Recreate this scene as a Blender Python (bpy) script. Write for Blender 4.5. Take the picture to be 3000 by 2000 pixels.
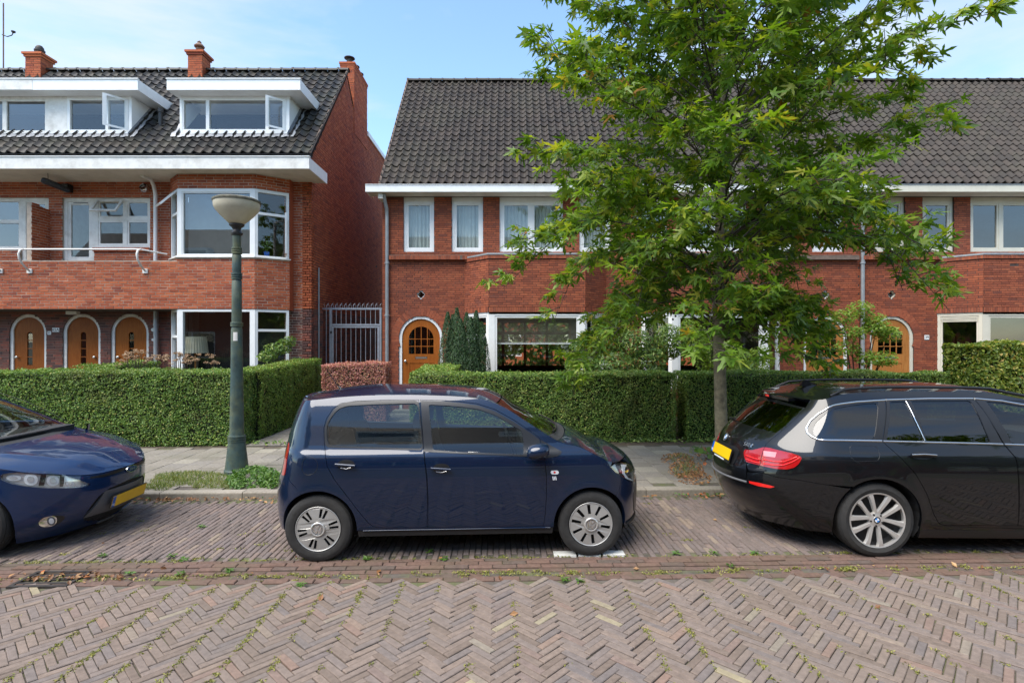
import bpy, bmesh, math, random
import numpy as np
from mathutils import Vector, Matrix
from mathutils import geometry as GEO

R = math.radians
rng = np.random.default_rng(7)
random.seed(7)
SC = bpy.context.scene
COL = SC.collection
for _o in list(bpy.data.objects):
    bpy.data.objects.remove(_o)

# ------------------------------------------------------------------ camera
F, CH = 1600.0, 1.93            # focal length in photo pixels (3000 wide), camera height
cd = bpy.data.cameras.new('camera')
cam = bpy.data.objects.new('camera', cd)
COL.objects.link(cam)
cam.location = (0, 0, CH)
cam.rotation_euler = (R(90), 0, 0)
cd.sensor_width = 36
cd.lens = 36 * F / 3000
cd.clip_start = 0.05
cd.clip_end = 3000
SC.camera = cam

# ------------------------------------------------------------------ sky, sun, exposure
SUN_EL, SUN_AZ = 60.0, 228.0    # azimuth clockwise from +Y (over the camera's left shoulder, veiled by thin cloud)
w = bpy.data.worlds.new('World')
SC.world = w
w.use_nodes = True
nt = w.node_tree
nt.nodes.clear()
wo = nt.nodes.new('ShaderNodeOutputWorld')
bg = nt.nodes.new('ShaderNodeBackground')
sky = nt.nodes.new('ShaderNodeTexSky')
sky.sky_type = 'NISHITA'
sky.sun_disc = False
sky.sun_elevation = R(SUN_EL)
sky.sun_rotation = R(SUN_AZ)
sky.air_density = 1.0
sky.dust_density = 0.2
sky.ozone_density = 0.35
bg.inputs['Strength'].default_value = 0.11
tc = nt.nodes.new('ShaderNodeTexCoord')
mp = nt.nodes.new('ShaderNodeMapping')
mp.inputs['Scale'].default_value = (1.0, 1.6, 3.4)
mp.inputs['Location'].default_value = (0.4, 2.2, 1.0)
mp.inputs['Rotation'].default_value = (0, R(14), R(20))
n1 = nt.nodes.new('ShaderNodeTexNoise')
n1.inputs['Scale'].default_value = 1.5
n1.inputs['Detail'].default_value = 9
n1.inputs['Roughness'].default_value = 0.56
n1.inputs['Distortion'].default_value = 0.5
cr = nt.nodes.new('ShaderNodeValToRGB')
cr.color_ramp.elements[0].position = 0.44
cr.color_ramp.elements[0].color = (0, 0, 0, 1)
cr.color_ramp.elements[1].position = 0.76
cr.color_ramp.elements[1].color = (1, 1, 1, 1)
mx = nt.nodes.new('ShaderNodeMix')
mx.data_type = 'RGBA'
mx.inputs['B'].default_value = (2.7, 2.78, 2.82, 1)
nt.links.new(tc.outputs['Generated'], mp.inputs['Vector'])
nt.links.new(mp.outputs['Vector'], n1.inputs['Vector'])
nt.links.new(n1.outputs['Fac'], cr.inputs['Fac'])
nt.links.new(cr.outputs['Color'], mx.inputs['Factor'])
tn = nt.nodes.new('ShaderNodeMix')          # white balance of the blue
tn.data_type = 'RGBA'
tn.blend_type = 'MULTIPLY'
tn.inputs['Factor'].default_value = 1.0
tn.inputs['B'].default_value = (.90, .98, 1.0, 1)
nt.links.new(sky.outputs['Color'], tn.inputs['A'])
nt.links.new(tn.outputs['Result'], mx.inputs['A'])
nt.links.new(mx.outputs['Result'], bg.inputs['Color'])
nt.links.new(bg.outputs['Background'], wo.inputs['Surface'])

sl = bpy.data.lights.new('sun', 'SUN')
sl.energy = 2.1
sl.angle = R(50)
sl.color = (1.0, 0.94, 0.85)
sun = bpy.data.objects.new('sun', sl)
COL.objects.link(sun)
sun.location = (20, 20, 30)
_d = Vector((math.sin(R(SUN_AZ)) * math.cos(R(SUN_EL)), math.cos(R(SUN_AZ)) * math.cos(R(SUN_EL)), math.sin(R(SUN_EL))))
sun.rotation_euler = _d.to_track_quat('Z', 'Y').to_euler()

vs = SC.view_settings
vs.view_transform = 'Standard'
vs.look = 'None'
vs.gamma = 1
vs.use_curve_mapping = False
vs.exposure = 1.72
SC.render.engine = 'CYCLES'
SC.cycles.max_bounces = 8
SC.cycles.transparent_max_bounces = 16
SC.cycles.use_denoising = True
SC.cycles.sample_clamp_indirect = 6

# ------------------------------------------------------------------ helpers
def P(x, y, Y):
    """photo pixel -> world point at depth Y"""
    return ((x - 1500) * Y / F, Y, CH - (y - 1000) * Y / F)

def PX(x, Y):
    return (x - 1500) * Y / F

def PZ(y, Y):
    return CH - (y - 1000) * Y / F

def tag(o, label=None, cat=None, group=None, kind=None):
    if label: o['label'] = label
    if cat: o['category'] = cat
    if group: o['group'] = group
    if kind: o['kind'] = kind
    return o

def empty(name, loc=(0, 0, 0), rz=0.0, label=None, cat=None, group=None):
    o = bpy.data.objects.new(name, None)
    COL.objects.link(o)
    o.location = loc
    o.rotation_euler = (0, 0, rz)
    o.empty_display_size = 0.2
    return tag(o, label, cat, group)

def obj(name, me, mat=None, parent=None, loc=None, rot=None, world=True):
    """link a mesh; world=True means the mesh is in world coordinates although its parent may be moved"""
    if mat is not None and len(me.materials) == 0:
        me.materials.append(mat)
    o = bpy.data.objects.new(name, me)
    COL.objects.link(o)
    if parent is not None:
        o.parent = parent
        if world:
            if parent.parent is None:
                M = Matrix.LocRotScale(parent.location, parent.rotation_euler, parent.scale)
                if parent.type == 'EMPTY':
                    o.matrix_parent_inverse = M.inverted()
    if loc is not None: o.location = loc
    if rot is not None: o.rotation_euler = rot
    return o

def np_mesh(name, V, Fc, smooth=False):
    V = np.asarray(V, dtype=np.float32)
    Fc = np.asarray(Fc, dtype=np.int32)
    me = bpy.data.meshes.new(name)
    m, k = Fc.shape
    me.vertices.add(len(V))
    me.vertices.foreach_set('co', V.ravel())
    me.loops.add(m * k)
    me.loops.foreach_set('vertex_index', Fc.ravel())
    me.polygons.add(m)
    me.polygons.foreach_set('loop_start', np.arange(0, m * k, k, dtype=np.int32))
    me.update(calc_edges=True)
    me.polygons.foreach_set('use_smooth', np.full(m, bool(smooth)))
    return me

def set_smooth(me, ang=None):
    me.polygons.foreach_set('use_smooth', np.ones(len(me.polygons), dtype=bool))
    if ang is not None:
        me.set_sharp_from_angle(angle=R(ang))
    return me

class MB:
    """collects geometry for ONE mesh"""
    def __init__(s):
        s.v, s.f = [], []
    def add(s, V, Fc):
        b = len(s.v)
        s.v += [tuple(p) for p in V]
        s.f += [tuple(b + i for i in f) for f in Fc]
        return s
    def box(s, x0, x1, y0, y1, z0, z1):
        return s.add([(x0, y0, z0), (x1, y0, z0), (x1, y1, z0), (x0, y1, z0), (x0, y0, z1), (x1, y0, z1), (x1, y1, z1), (x0, y1, z1)],
                     [(0, 3, 2, 1), (4, 5, 6, 7), (0, 1, 5, 4), (1, 2, 6, 5), (2, 3, 7, 6), (3, 0, 4, 7)])
    def obox(s, pt, u0, u1, v0, v1, n0, n1):
        """box in a wall frame pt(u, v, n)"""
        V = [pt(u, v, n) for n in (n0, n1) for v in (v0, v1) for u in (u0, u1)]
        return s.add(V, [(0, 1, 3, 2), (4, 6, 7, 5), (0, 4, 5, 1), (2, 3, 7, 6), (0, 2, 6, 4), (1, 5, 7, 3)])
    def tube(s, pts, r, n=10, caps=True):
        pts = [Vector(p) for p in pts]
        rr = r if hasattr(r, '__len__') else [r] * len(pts)
        rings = []
        prev = None
        for i, p in enumerate(pts):
            t = (pts[min(i + 1, len(pts) - 1)] - pts[max(i - 1, 0)]).normalized()
            if prev is None:
                a = Vector((0, 0, 1)) if abs(t.z) < 0.9 else Vector((1, 0, 0))
                x = t.cross(a).normalized()
            else:
                x = (prev - t * prev.dot(t)).normalized()
            prev = x
            y = t.cross(x)
            rings.append([p + (x * math.cos(2 * math.pi * k / n) + y * math.sin(2 * math.pi * k / n)) * rr[i] for k in range(n)])
        V = [q for rg in rings for q in rg]
        Fc = [(i * n + k, i * n + (k + 1) % n, (i + 1) * n + (k + 1) % n, (i + 1) * n + k) for i in range(len(pts) - 1) for k in range(n)]
        if caps:
            Fc += [tuple(range(n - 1, -1, -1)), tuple((len(pts) - 1) * n + k for k in range(n))]
        return s.add(V, Fc)
    def lathe(s, prof, n=32, c=(0, 0, 0), axis='Z', caps=False):
        V, Fc = [], []
        for (r, h) in prof:
            for k in range(n):
                a = 2 * math.pi * k / n
                if axis == 'Z': V.append((c[0] + r * math.cos(a), c[1] + r * math.sin(a), c[2] + h))
                elif axis == 'Y': V.append((c[0] + r * math.cos(a), c[1] + h, c[2] + r * math.sin(a)))
                else: V.append((c[0] + h, c[1] + r * math.cos(a), c[2] + r * math.sin(a)))
        for i in range(len(prof) - 1):
            for k in range(n):
                Fc.append((i * n + k, i * n + (k + 1) % n, (i + 1) * n + (k + 1) % n, (i + 1) * n + k))
        if caps:
            Fc += [tuple(range(n - 1, -1, -1)), tuple((len(prof) - 1) * n + k for k in range(n))]
        return s.add(V, Fc)
    def plate(s, pt, outer, holes=(), n0=0.0, n1=-0.1, sides=True, back=True):
        """flat plate with holes: polygons in (u, v), front at n0, back at n1"""
        polys = [[Vector((u, v, 0)) for u, v in outer]] + [[Vector((u, v, 0)) for u, v in h] for h in holes]
        tris = GEO.tessellate_polygon(polys)
        flat = [(p.x, p.y) for pl in polys for p in pl]
        N = len(flat)
        V = [pt(u, v, n0) for u, v in flat]
        Fc = [tuple(t) for t in tris]
        if back:
            V += [pt(u, v, n1) for u, v in flat]
            Fc += [tuple(N + i for i in reversed(t)) for t in tris]
            if sides:
                b = 0
                for pl in polys:
                    m = len(pl)
                    for i in range(m):
                        j = (i + 1) % m
                        Fc.append((b + i, b + j, N + b + j, N + b + i))
                    b += m
        return s.add(V, Fc)
    def mesh(s, name, smooth=None):
        me = bpy.data.meshes.new(name)
        me.from_pydata(s.v, [], s.f)
        me.update()
        if smooth is not None:
            set_smooth(me, smooth)
        return me
    def build(s, name, mat, parent=None, smooth=None, **k):
        return obj(name, s.mesh(name, smooth), mat, parent, **k)

def frame(ox, oy, ux, uy, nx, ny):
    def pt(u, v, n=0.0):
        return (ox + ux * u + nx * n, oy + uy * u + ny * n, v)
    pt.rz = math.atan2(uy, ux)
    pt.o = (ox, oy)
    pt.u = (ux, uy)
    pt.n = (nx, ny)
    return pt

def seg_frame(p, q):
    """frame along p->q (plan), outward normal to the right of the direction (towards -Y when going +X)"""
    d = Vector((q[0] - p[0], q[1] - p[1]))
    L = d.length
    d /= L
    f = frame(p[0], p[1], d.x, d.y, d.y, -d.x)
    f.L = L
    return f

def rect(u0, u1, v0, v1):
    return [(u0, v0), (u1, v0), (u1, v1), (u0, v1)]

def arch(uc, r, v0, vs_, n=20):
    """arched opening: rectangle from v0 to spring line vs_, half circle above"""
    return [(uc - r, v0), (uc + r, v0)] + [(uc + r * math.cos(math.pi * k / n), vs_ + r * math.sin(math.pi * k / n)) for k in range(n + 1)]

# ------------------------------------------------------------------ materials
def new_mat(name):
    m = bpy.data.materials.new(name)
    m.use_nodes = True
    nt = m.node_tree
    b = nt.nodes['Principled BSDF']
    return m, nt, b

def _n(nt, t, **k):
    n = nt.nodes.new(t)
    for a, v in k.items():
        setattr(n, a, v)
    return n

def rnd_value(nt):
    """one random number per piece, whether the piece is its own object or an island of a mesh"""
    oi = _n(nt, 'ShaderNodeObjectInfo')
    g = _n(nt, 'ShaderNodeNewGeometry')
    a = _n(nt, 'ShaderNodeMath', operation='ADD')
    fr = _n(nt, 'ShaderNodeMath', operation='FRACT')
    nt.links.new(oi.outputs['Random'], a.inputs[0])
    nt.links.new(g.outputs['Random Per Island'], a.inputs[1])
    nt.links.new(a.outputs[0], fr.inputs[0])
    return fr.outputs[0]

def ramp(nt, fac, stops, interp='LINEAR'):
    r = _n(nt, 'ShaderNodeValToRGB')
    r.color_ramp.interpolation = interp
    e = r.color_ramp.elements
    while len(e) < len(stops):
        e.new(0.5)
    for i, (p, c) in enumerate(stops):
        e[i].position = p
        e[i].color = (*c, 1) if len(c) == 3 else c
    nt.links.new(fac, r.inputs['Fac'])
    return r.outputs['Color']

def noise(nt, scale, detail=4, rough=0.55, coord='Object', sc=None):
    t = _n(nt, 'ShaderNodeTexCoord')
    n = _n(nt, 'ShaderNodeTexNoise')
    n.inputs['Scale'].default_value = scale
    n.inputs['Detail'].default_value = detail
    n.inputs['Roughness'].default_value = rough
    src = t.outputs[coord]
    if coord == 'World':
        g = _n(nt, 'ShaderNodeNewGeometry')
        src = g.outputs['Position']
    if sc is not None:
        mpn = _n(nt, 'ShaderNodeMapping')
        mpn.inputs['Scale'].default_value = sc
        nt.links.new(src, mpn.inputs['Vector'])
        src = mpn.outputs['Vector']
    nt.links.new(src, n.inputs['Vector'])
    return n.outputs['Fac']

def wpos_noise(nt, scale, detail=4, rough=0.55, sc=None):
    g = _n(nt, 'ShaderNodeNewGeometry')
    n = _n(nt, 'ShaderNodeTexNoise')
    n.inputs['Scale'].default_value = scale
    n.inputs['Detail'].default_value = detail
    n.inputs['Roughness'].default_value = rough
    src = g.outputs['Position']
    if sc is not None:
        mpn = _n(nt, 'ShaderNodeMapping')
        mpn.inputs['Scale'].default_value = sc
        nt.links.new(src, mpn.inputs['Vector'])
        src = mpn.outputs['Vector']
    nt.links.new(src, n.inputs['Vector'])
    return n.outputs['Fac']

def mixc(nt, fac, a, b, mode='MIX'):
    m = _n(nt, 'ShaderNodeMix', data_type='RGBA', blend_type=mode)
    for sock, v in ((m.inputs['Factor'], fac), (m.inputs['A'], a), (m.inputs['B'], b)):
        if hasattr(v, 'default_value') or hasattr(v, 'is_linked'):
            nt.links.new(v, sock)
        else:
            sock.default_value = (*v, 1) if isinstance(v, tuple) and len(v) == 3 else v
    return m.outputs['Result']

def bump(nt, b, h, strength=0.3, dist=0.01):
    n = _n(nt, 'ShaderNodeBump')
    n.inputs['Strength'].default_value = strength
    n.inputs['Distance'].default_value = dist
    nt.links.new(h, n.inputs['Height'])
    nt.links.new(n.outputs['Normal'], b.inputs['Normal'])

def M_plain(name, col, rough=0.5, metal=0.0, var=0.12, nscale=6.0, coat=0.0, bmp=0.0, spec=0.5, dirt=None, dirt_amt=0.4):
    """plain colour with a little mottling, optional dirt patches"""
    m, nt, b = new_mat(name)
    n = wpos_noise(nt, nscale, 5)
    lo = tuple(c * (1 - var) for c in col)
    hi = tuple(min(1, c * (1 + var)) for c in col)
    c = ramp(nt, n, [(0.3, lo), (0.7, hi)])
    if dirt is not None:
        d = wpos_noise(nt, 2.3, 8, 0.7)
        f = ramp(nt, d, [(0.48, (0, 0, 0)), (0.72, (dirt_amt,) * 3)])
        c = mixc(nt, f, c, dirt)
    nt.links.new(c, b.inputs['Base Color'])
    b.inputs['Roughness'].default_value = rough
    b.inputs['Metallic'].default_value = metal
    b.inputs['Specular IOR Level'].default_value = spec
    if coat:
        b.inputs['Coat Weight'].default_value = coat
        b.inputs['Coat Roughness'].default_value = 0.03
    if bmp:
        bump(nt, b, wpos_noise(nt, 60, 4), bmp, 0.004)
    return m

def M_pieces(name, stops, rough=0.85, grain=14.0, grain_amt=0.25, stain=None, stain_scale=0.8, stain_amt=0.5, bmp=0.35, spec=0.3, bscale=55):
    """bricks, tiles, pavers: a colour per piece from a ramp, grain and large stains on top"""
    m, nt, b = new_mat(name)
    c = ramp(nt, rnd_value(nt), stops)
    g = wpos_noise(nt, grain, 6, 0.65)
    gc = ramp(nt, g, [(0.25, (1 - grain_amt,) * 3), (0.75, (1 + grain_amt * 0.6,) * 3)])
    c = mixc(nt, 1.0, c, gc, 'MULTIPLY')
    if stain is not None:
        s_ = wpos_noise(nt, stain_scale, 8, 0.65)
        f = ramp(nt, s_, [(0.46, (0, 0, 0)), (0.75, (stain_amt,) * 3)])
        c = mixc(nt, f, c, stain)
    nt.links.new(c, b.inputs['Base Color'])
    b.inputs['Roughness'].default_value = rough
    b.inputs['Specular IOR Level'].default_value = spec
    if bmp:
        bump(nt, b, wpos_noise(nt, bscale, 5, 0.6), bmp, 0.006)
    return m

def M_leaf(name, stops, rough=0.45, trans=0.35, spec=0.4, tcol=None, patch=None, patch_amt=.4):
    m, nt, b = new_mat(name)
    c = ramp(nt, rnd_value(nt), stops)
    if patch is not None:                 # browned or paler patches of foliage
        f = ramp(nt, wpos_noise(nt, 1.9, 7, .7), [(.50, (0, 0, 0)), (.72, (patch_amt,) * 3)])
        c = mixc(nt, f, c, patch)
    nt.links.new(c, b.inputs['Base Color'])
    b.inputs['Roughness'].default_value = rough
    b.inputs['Specular IOR Level'].default_value = spec
    tr = _n(nt, 'ShaderNodeBsdfTranslucent')
    t2 = mixc(nt, 1.0, c, tcol or (1.5, 1.55, 0.7), 'MULTIPLY')
    nt.links.new(t2, tr.inputs['Color'])
    ms = _n(nt, 'ShaderNodeMixShader')
    ms.inputs[0].default_value = trans
    out = nt.nodes['Material Output']
    nt.links.new(b.outputs[0], ms.inputs[1])
    nt.links.new(tr.outputs[0], ms.inputs[2])
    nt.links.new(ms.outputs[0], out.inputs['Surface'])
    return m

def M_glass(name, tint=(0.9, 0.93, 0.92), base=0.075, gain=1.0, rough=0.0, gcol=(1, 1, 1)):
    """one sheet of window glass: see-through plus a Fresnel reflection"""
    m, nt, b = new_mat(name)
    nt.nodes.remove(b)
    out = nt.nodes['Material Output']
    t = _n(nt, 'ShaderNodeBsdfTransparent')
    t.inputs['Color'].default_value = (*tint, 1)
    g = _n(nt, 'ShaderNodeBsdfGlossy')
    g.inputs['Roughness'].default_value = rough
    g.inputs['Color'].default_value = (*gcol, 1)
    lw = _n(nt, 'ShaderNodeLayerWeight')
    lw.inputs['Blend'].default_value = 0.5
    pw = _n(nt, 'ShaderNodeMath', operation='POWER')
    pw.inputs[1].default_value = 4.0
    nt.links.new(lw.outputs['Facing'], pw.inputs[0])
    mu = _n(nt, 'ShaderNodeMath', operation='MULTIPLY_ADD', use_clamp=True)
    mu.inputs[1].default_value = gain * 0.8
    mu.inputs[2].default_value = base
    nt.links.new(pw.outputs[0], mu.inputs[0])
    ms = _n(nt, 'ShaderNodeMixShader')
    nt.links.new(mu.outputs[0], ms.inputs[0])
    nt.links.new(t.outputs[0], ms.inputs[1])
    nt.links.new(g.outputs[0], ms.inputs[2])
    nt.links.new(ms.outputs[0], out.inputs['Surface'])
    return m

def M_wood(name, c0, c1, scale=(14, 14, 1.2), rough=0.35):
    m, nt, b = new_mat(name)
    n = wpos_noise(nt, 3.0, 7, 0.6, sc=scale)
    c = ramp(nt, n, [(0.3, c0), (0.7, c1)])
    n2 = wpos_noise(nt, 1.4, 4)
    c = mixc(nt, ramp(nt, n2, [(0.4, (0, 0, 0)), (0.75, (0.45,) * 3)]), c, tuple(x * 0.45 for x in c0))
    nt.links.new(c, b.inputs['Base Color'])
    b.inputs['Roughness'].default_value = rough
    b.inputs['Specular IOR Level'].default_value = 0.12
    return m

MT = {}
MT['brick_left'] = M_pieces('brick_red', [(0, (0.2905, 0.0631, 0.0245)), (.3, (0.3844, 0.0889, 0.0335)), (.6, (0.4248, 0.1055, 0.0402)), (.85, (0.4673, 0.1264, 0.0469)), (1, (0.2282, 0.0506, 0.0275))], rough=.8, stain=(.20, .05, .035), stain_amt=.35)
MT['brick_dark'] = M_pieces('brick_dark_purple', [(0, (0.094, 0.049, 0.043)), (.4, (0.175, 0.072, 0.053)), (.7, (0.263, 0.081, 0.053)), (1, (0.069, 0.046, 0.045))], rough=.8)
MT['brick_mid'] = M_pieces('brick_brown_red', [(0, (0.2152, 0.0589, 0.0312)), (.35, (0.2967, 0.0791, 0.0374)), (.7, (0.3375, 0.0910, 0.0420)), (.9, (0.3687, 0.1062, 0.0476)), (1, (0.1839, 0.0564, 0.0367))], rough=.8, stain=(.12, .045, .035), stain_amt=.45)
MT['mortar_light'] = M_plain('mortar_light', (.42, .34, .27), .95, var=.25, nscale=8, bmp=.3)
MT['mortar_dark'] = M_plain('mortar_dark', (.055, .040, .034), .95, var=.3, nscale=8, bmp=.3)
MT['mortar_mid'] = M_plain('mortar_mid', (.16, .115, .09), .95, var=.3, nscale=8, bmp=.3)
MT['white'] = M_plain('white_paint', (.80, .80, .78), .35, var=.03, dirt=(.55, .53, .48), dirt_amt=.22)
MT['white_old'] = M_plain('white_paint_weathered', (.74, .72, .67), .55, var=.08, dirt=(.28, .24, .18), dirt_amt=.45, bmp=.2)
MT['cream'] = M_plain('cream_paint', (.62, .58, .47), .4, var=.04, dirt=(.42, .38, .30), dirt_amt=.3)
MT['soffit'] = M_plain('soffit_paint', (.66, .62, .53), .6, var=.06, dirt=(.35, .30, .22), dirt_amt=.35)
MT['tile_dark'] = M_pieces('roof_tile_dark', [(0, (0.0116, 0.0116, 0.0122)), (.4, (0.0174, 0.0168, 0.0168)), (.75, (0.0227, 0.0195, 0.0184)), (.92, (0.0290, 0.0211, 0.0158)), (1, (0.0158, 0.0148, 0.0142))], rough=.5, stain=(.05, .053, .028), stain_amt=.5, stain_scale=1.6, spec=.3)
MT['tile_brown'] = M_pieces('roof_tile_brown', [(0, (0.0273, 0.0219, 0.0185)), (.45, (0.0380, 0.0301, 0.0248)), (.8, (0.0476, 0.0362, 0.0290)), (1, (0.0312, 0.0236, 0.0190))], rough=.6, stain=(.075, .072, .048), stain_amt=.4, stain_scale=1.2, spec=.25)
MT['lead'] = M_plain('lead_flashing', (.27, .28, .30), .45, .3, var=.25, nscale=12, dirt=(.2, .2, .2))
MT['zinc'] = M_plain('zinc_grey', (.34, .36, .37), .5, .4, var=.12, dirt=(.25, .24, .22))
MT['galv'] = M_plain('galvanised_steel', (.38, .39, .42), .45, .55, var=.18, nscale=14, dirt=(.30, .27, .22))
MT['black'] = M_plain('black_plastic', (.018, .018, .019), .45)
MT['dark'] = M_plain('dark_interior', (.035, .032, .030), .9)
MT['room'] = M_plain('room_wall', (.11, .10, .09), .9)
MT['glass'] = M_glass('window_glass')
MT['glass_dark'] = M_glass('window_glass_dark', tint=(.55, .58, .58), base=.12)
MT['wood_door'] = M_wood('door_wood_orange', (.27, .074, .014), (.40, .132, .026))
MT['wood_dark'] = M_wood('door_wood_brown', (.23, .064, .013), (.33, .105, .022))
MT['wood_light'] = M_wood('door_wood_light', (.36, .135, .034), (.46, .20, .055))
MT['curtain'] = M_plain('sheer_curtain', (.46, .50, .47), .9, var=.08)
MT['brass'] = M_plain('brass_metal', (.55, .52, .46), .3, .9)
MT['chrome'] = M_plain('chrome', (.72, .73, .75), .12, 1.0, var=.02)

def unit(a):
    return a / np.maximum(np.linalg.norm(a, axis=-1, keepdims=True), 1e-9)
# ------------------------------------------------------------------ ground, street, pavement
TH = R(1.65)                      # the street runs a little askew to the house fronts
def ST(s, t, z=0.0):
    return (s * math.cos(TH) - t * math.sin(TH), s * math.sin(TH) + t * math.cos(TH), z)
def INV(X, Y):
    return (X * math.cos(TH) + Y * math.sin(TH), -X * math.sin(TH) + Y * math.cos(TH))

def in_view(X, Y, Z=0.0, m=0):
    if Y < 0.2: return False
    x = 1500 + X * F / Y
    y = 1000 - (Z - CH) * F / Y
    return -m < x < 3000 + m and -m < y < 2000 + m

MT['soil'] = M_plain('garden_soil', (.075, .055, .038), .95, var=.45, nscale=14, bmp=.6, dirt=(.05, .07, .025), dirt_amt=.6)
MT['earth'] = M_plain('ground_earth', (.09, .085, .05), .95, var=.3, nscale=.6)
def M_joint():
    m, nt, b = new_mat('joint_sand')
    c = ramp(nt, wpos_noise(nt, 9, 8, .7), [(.3, (.055, .046, .038)), (.7, (.12, .10, .082))])
    f = ramp(nt, wpos_noise(nt, 2.2, 8, .7), [(.46, (0, 0, 0)), (.62, (.8,) * 3)])
    c = mixc(nt, f, c, (.10, .115, .03))
    nt.links.new(c, b.inputs['Base Color'])
    b.inputs['Roughness'].default_value = .95
    bump(nt, b, wpos_noise(nt, 80, 4), .5, .006)
    return m
MT['joint'] = M_joint()
MT['paver'] = M_pieces('street_brick', [(0, (0.1523, 0.1151, 0.0918)), (.25, (0.1891, 0.1446, 0.1184)), (.5, (0.1711, 0.1384, 0.1221)), (.7, (0.2079, 0.1572, 0.1257)), (.88, (0.1463, 0.1241, 0.1157)), (.955, (0.2173, 0.1438, 0.1102)), (.985, (0.2216, 0.1893, 0.1497)), (1, (0.2867, 0.2411, 0.1497))], rough=.85, grain=22, grain_amt=.3, stain=(.13, .108, .086), stain_amt=.45, stain_scale=.7)
MT['bay'] = M_pieces('bay_brick', [(0, (0.1360, 0.1080, 0.0960)), (.35, (0.1720, 0.1320, 0.1160)), (.65, (0.1520, 0.1240, 0.1160)), (.9, (0.2000, 0.1480, 0.1240)), (1, (0.2400, 0.1920, 0.1440))], rough=.8, grain=22, grain_amt=.3, stain=(.115, .10, .085), stain_amt=.55, stain_scale=.9)
MT['gutter'] = M_pieces('gutter_brick', [(0, (0.1152, 0.0741, 0.0560)), (.4, (0.1476, 0.0897, 0.0680)), (.75, (0.1332, 0.0858, 0.0688)), (1, (0.1008, 0.0764, 0.0624))], rough=.85, grain=20, grain_amt=.35, stain=(.10, .085, .050), stain_amt=.65, stain_scale=2.2)
MT['flag'] = M_pieces('pavement_tile', [(0, (.185, .165, .135)), (.4, (.225, .20, .165)), (.8, (.205, .185, .16)), (.95, (.26, .235, .19)), (1, (.30, .27, .215))], rough=.9, grain=26, grain_amt=.28, stain=(.12, .115, .07), stain_amt=.6, stain_scale=.9)
MT['kerb'] = M_pieces('kerb_stone', [(0, (.25, .22, .18)), (1, (.32, .285, .235))], rough=.9, grain=30, grain_amt=.3, stain=(.15, .14, .09), stain_amt=.5)
MT['mark'] = M_plain('marking_white', (.72, .71, .66), .6, var=.1, nscale=30, dirt=(.4, .37, .3))
MT['iron'] = M_plain('cast_iron', (.045, .038, .034), .6, .3, var=.35, nscale=20)

def sheet(name, s0, s1, t0, t1, z, mat, n=1, kind='structure', rz=TH):
    V = [(s0 + (s1 - s0) * i / n, t0 + (t1 - t0) * j / n, z) for j in range(n + 1) for i in range(n + 1)]
    Fc = [(j * (n + 1) + i, j * (n + 1) + i + 1, (j + 1) * (n + 1) + i + 1, (j + 1) * (n + 1) + i) for j in range(n) for i in range(n)]
    o = obj(name, np_mesh(name, V, Fc), mat)
    o.rotation_euler = (0, 0, rz)
    return tag(o, kind=kind)

ground = sheet('ground', -1500, 1500, -1500, 1500, -.14, MT['earth'])
road = sheet('road', -60, 60, -7.5, 4.86, -.013, MT['joint'])
bayb = sheet('parking_bay', -60, 60, 4.861, 6.80, -.012, MT['joint'])
pave = sheet('pavement', -60, 60, 6.81, 9.70, .066, MT['joint'])

def paver_mesh(name, L, W, H=.05, ch=.006):
    l, w = L / 2, W / 2
    V = [(-l, -w, -H), (l, -w, -H), (l, w, -H), (-l, w, -H),
         (-l, -w, -ch), (l, -w, -ch), (l, w, -ch), (-l, w, -ch),
         (-l + ch, -w + ch, 0), (l - ch, -w + ch, 0), (l - ch, w - ch, 0), (-l + ch, w - ch, 0)]
    Fc = [(8, 9, 10, 11)]
    for a in (0, 4):
        for i in range(4):
            j = (i + 1) % 4
            Fc.append((a + i, a + j, a + 4 + j, a + 4 + i))
    return np.array(V), np.array(Fc)

def lay(parent, name, stuff_name, places, V0, F0, mat, limit, stuff_parent=True):
    """places: (s, t, z, rot, key, tilt) ; the `limit` with the largest key become objects, the rest one mesh"""
    places = sorted(places, key=lambda p: -p[4])
    me = np_mesh(name, V0, F0)
    me.materials.append(mat)
    for p in places[:limit]:
        if p[4] <= 0: break
        o = bpy.data.objects.new(name, me)
        COL.objects.link(o)
        o.parent = parent
        o.location = (p[0], p[1], p[2])
        o.rotation_euler = (p[5][0], p[5][1], p[3])
    k = sum(1 for p in places[:limit] if p[4] > 0)
    rest = places[k:]
    if rest:
        A = np.array([(p[0], p[1], p[2], p[3]) for p in rest])
        T = np.array([p[5] for p in rest])
        c, s = np.cos(A[:, 3])[:, None], np.sin(A[:, 3])[:, None]
        X = V0[None, :, 0] * c - V0[None, :, 1] * s + A[:, 0:1]
        Y = V0[None, :, 0] * s + V0[None, :, 1] * c + A[:, 1:2]
        Z = V0[None, :, 2] + A[:, 2:3] + V0[None, :, 1] * T[:, 0:1] - V0[None, :, 0] * T[:, 1:2]
        V = np.stack([X, Y, Z], -1).reshape(-1, 3)
        Fc = (F0[None] + (np.arange(len(rest)) * len(V0))[:, None, None]).reshape(-1, F0.shape[1])
        o = obj(stuff_name, np_mesh(stuff_name, V, Fc), mat, parent, world=False)
        o['kind'] = 'stuff'
        return o

def view_key(s, t, z=0.0):
    X, Y, _ = ST(s, t)
    if not in_view(X, Y, z, 15): return 0.0
    return 1.0 / Y

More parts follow.
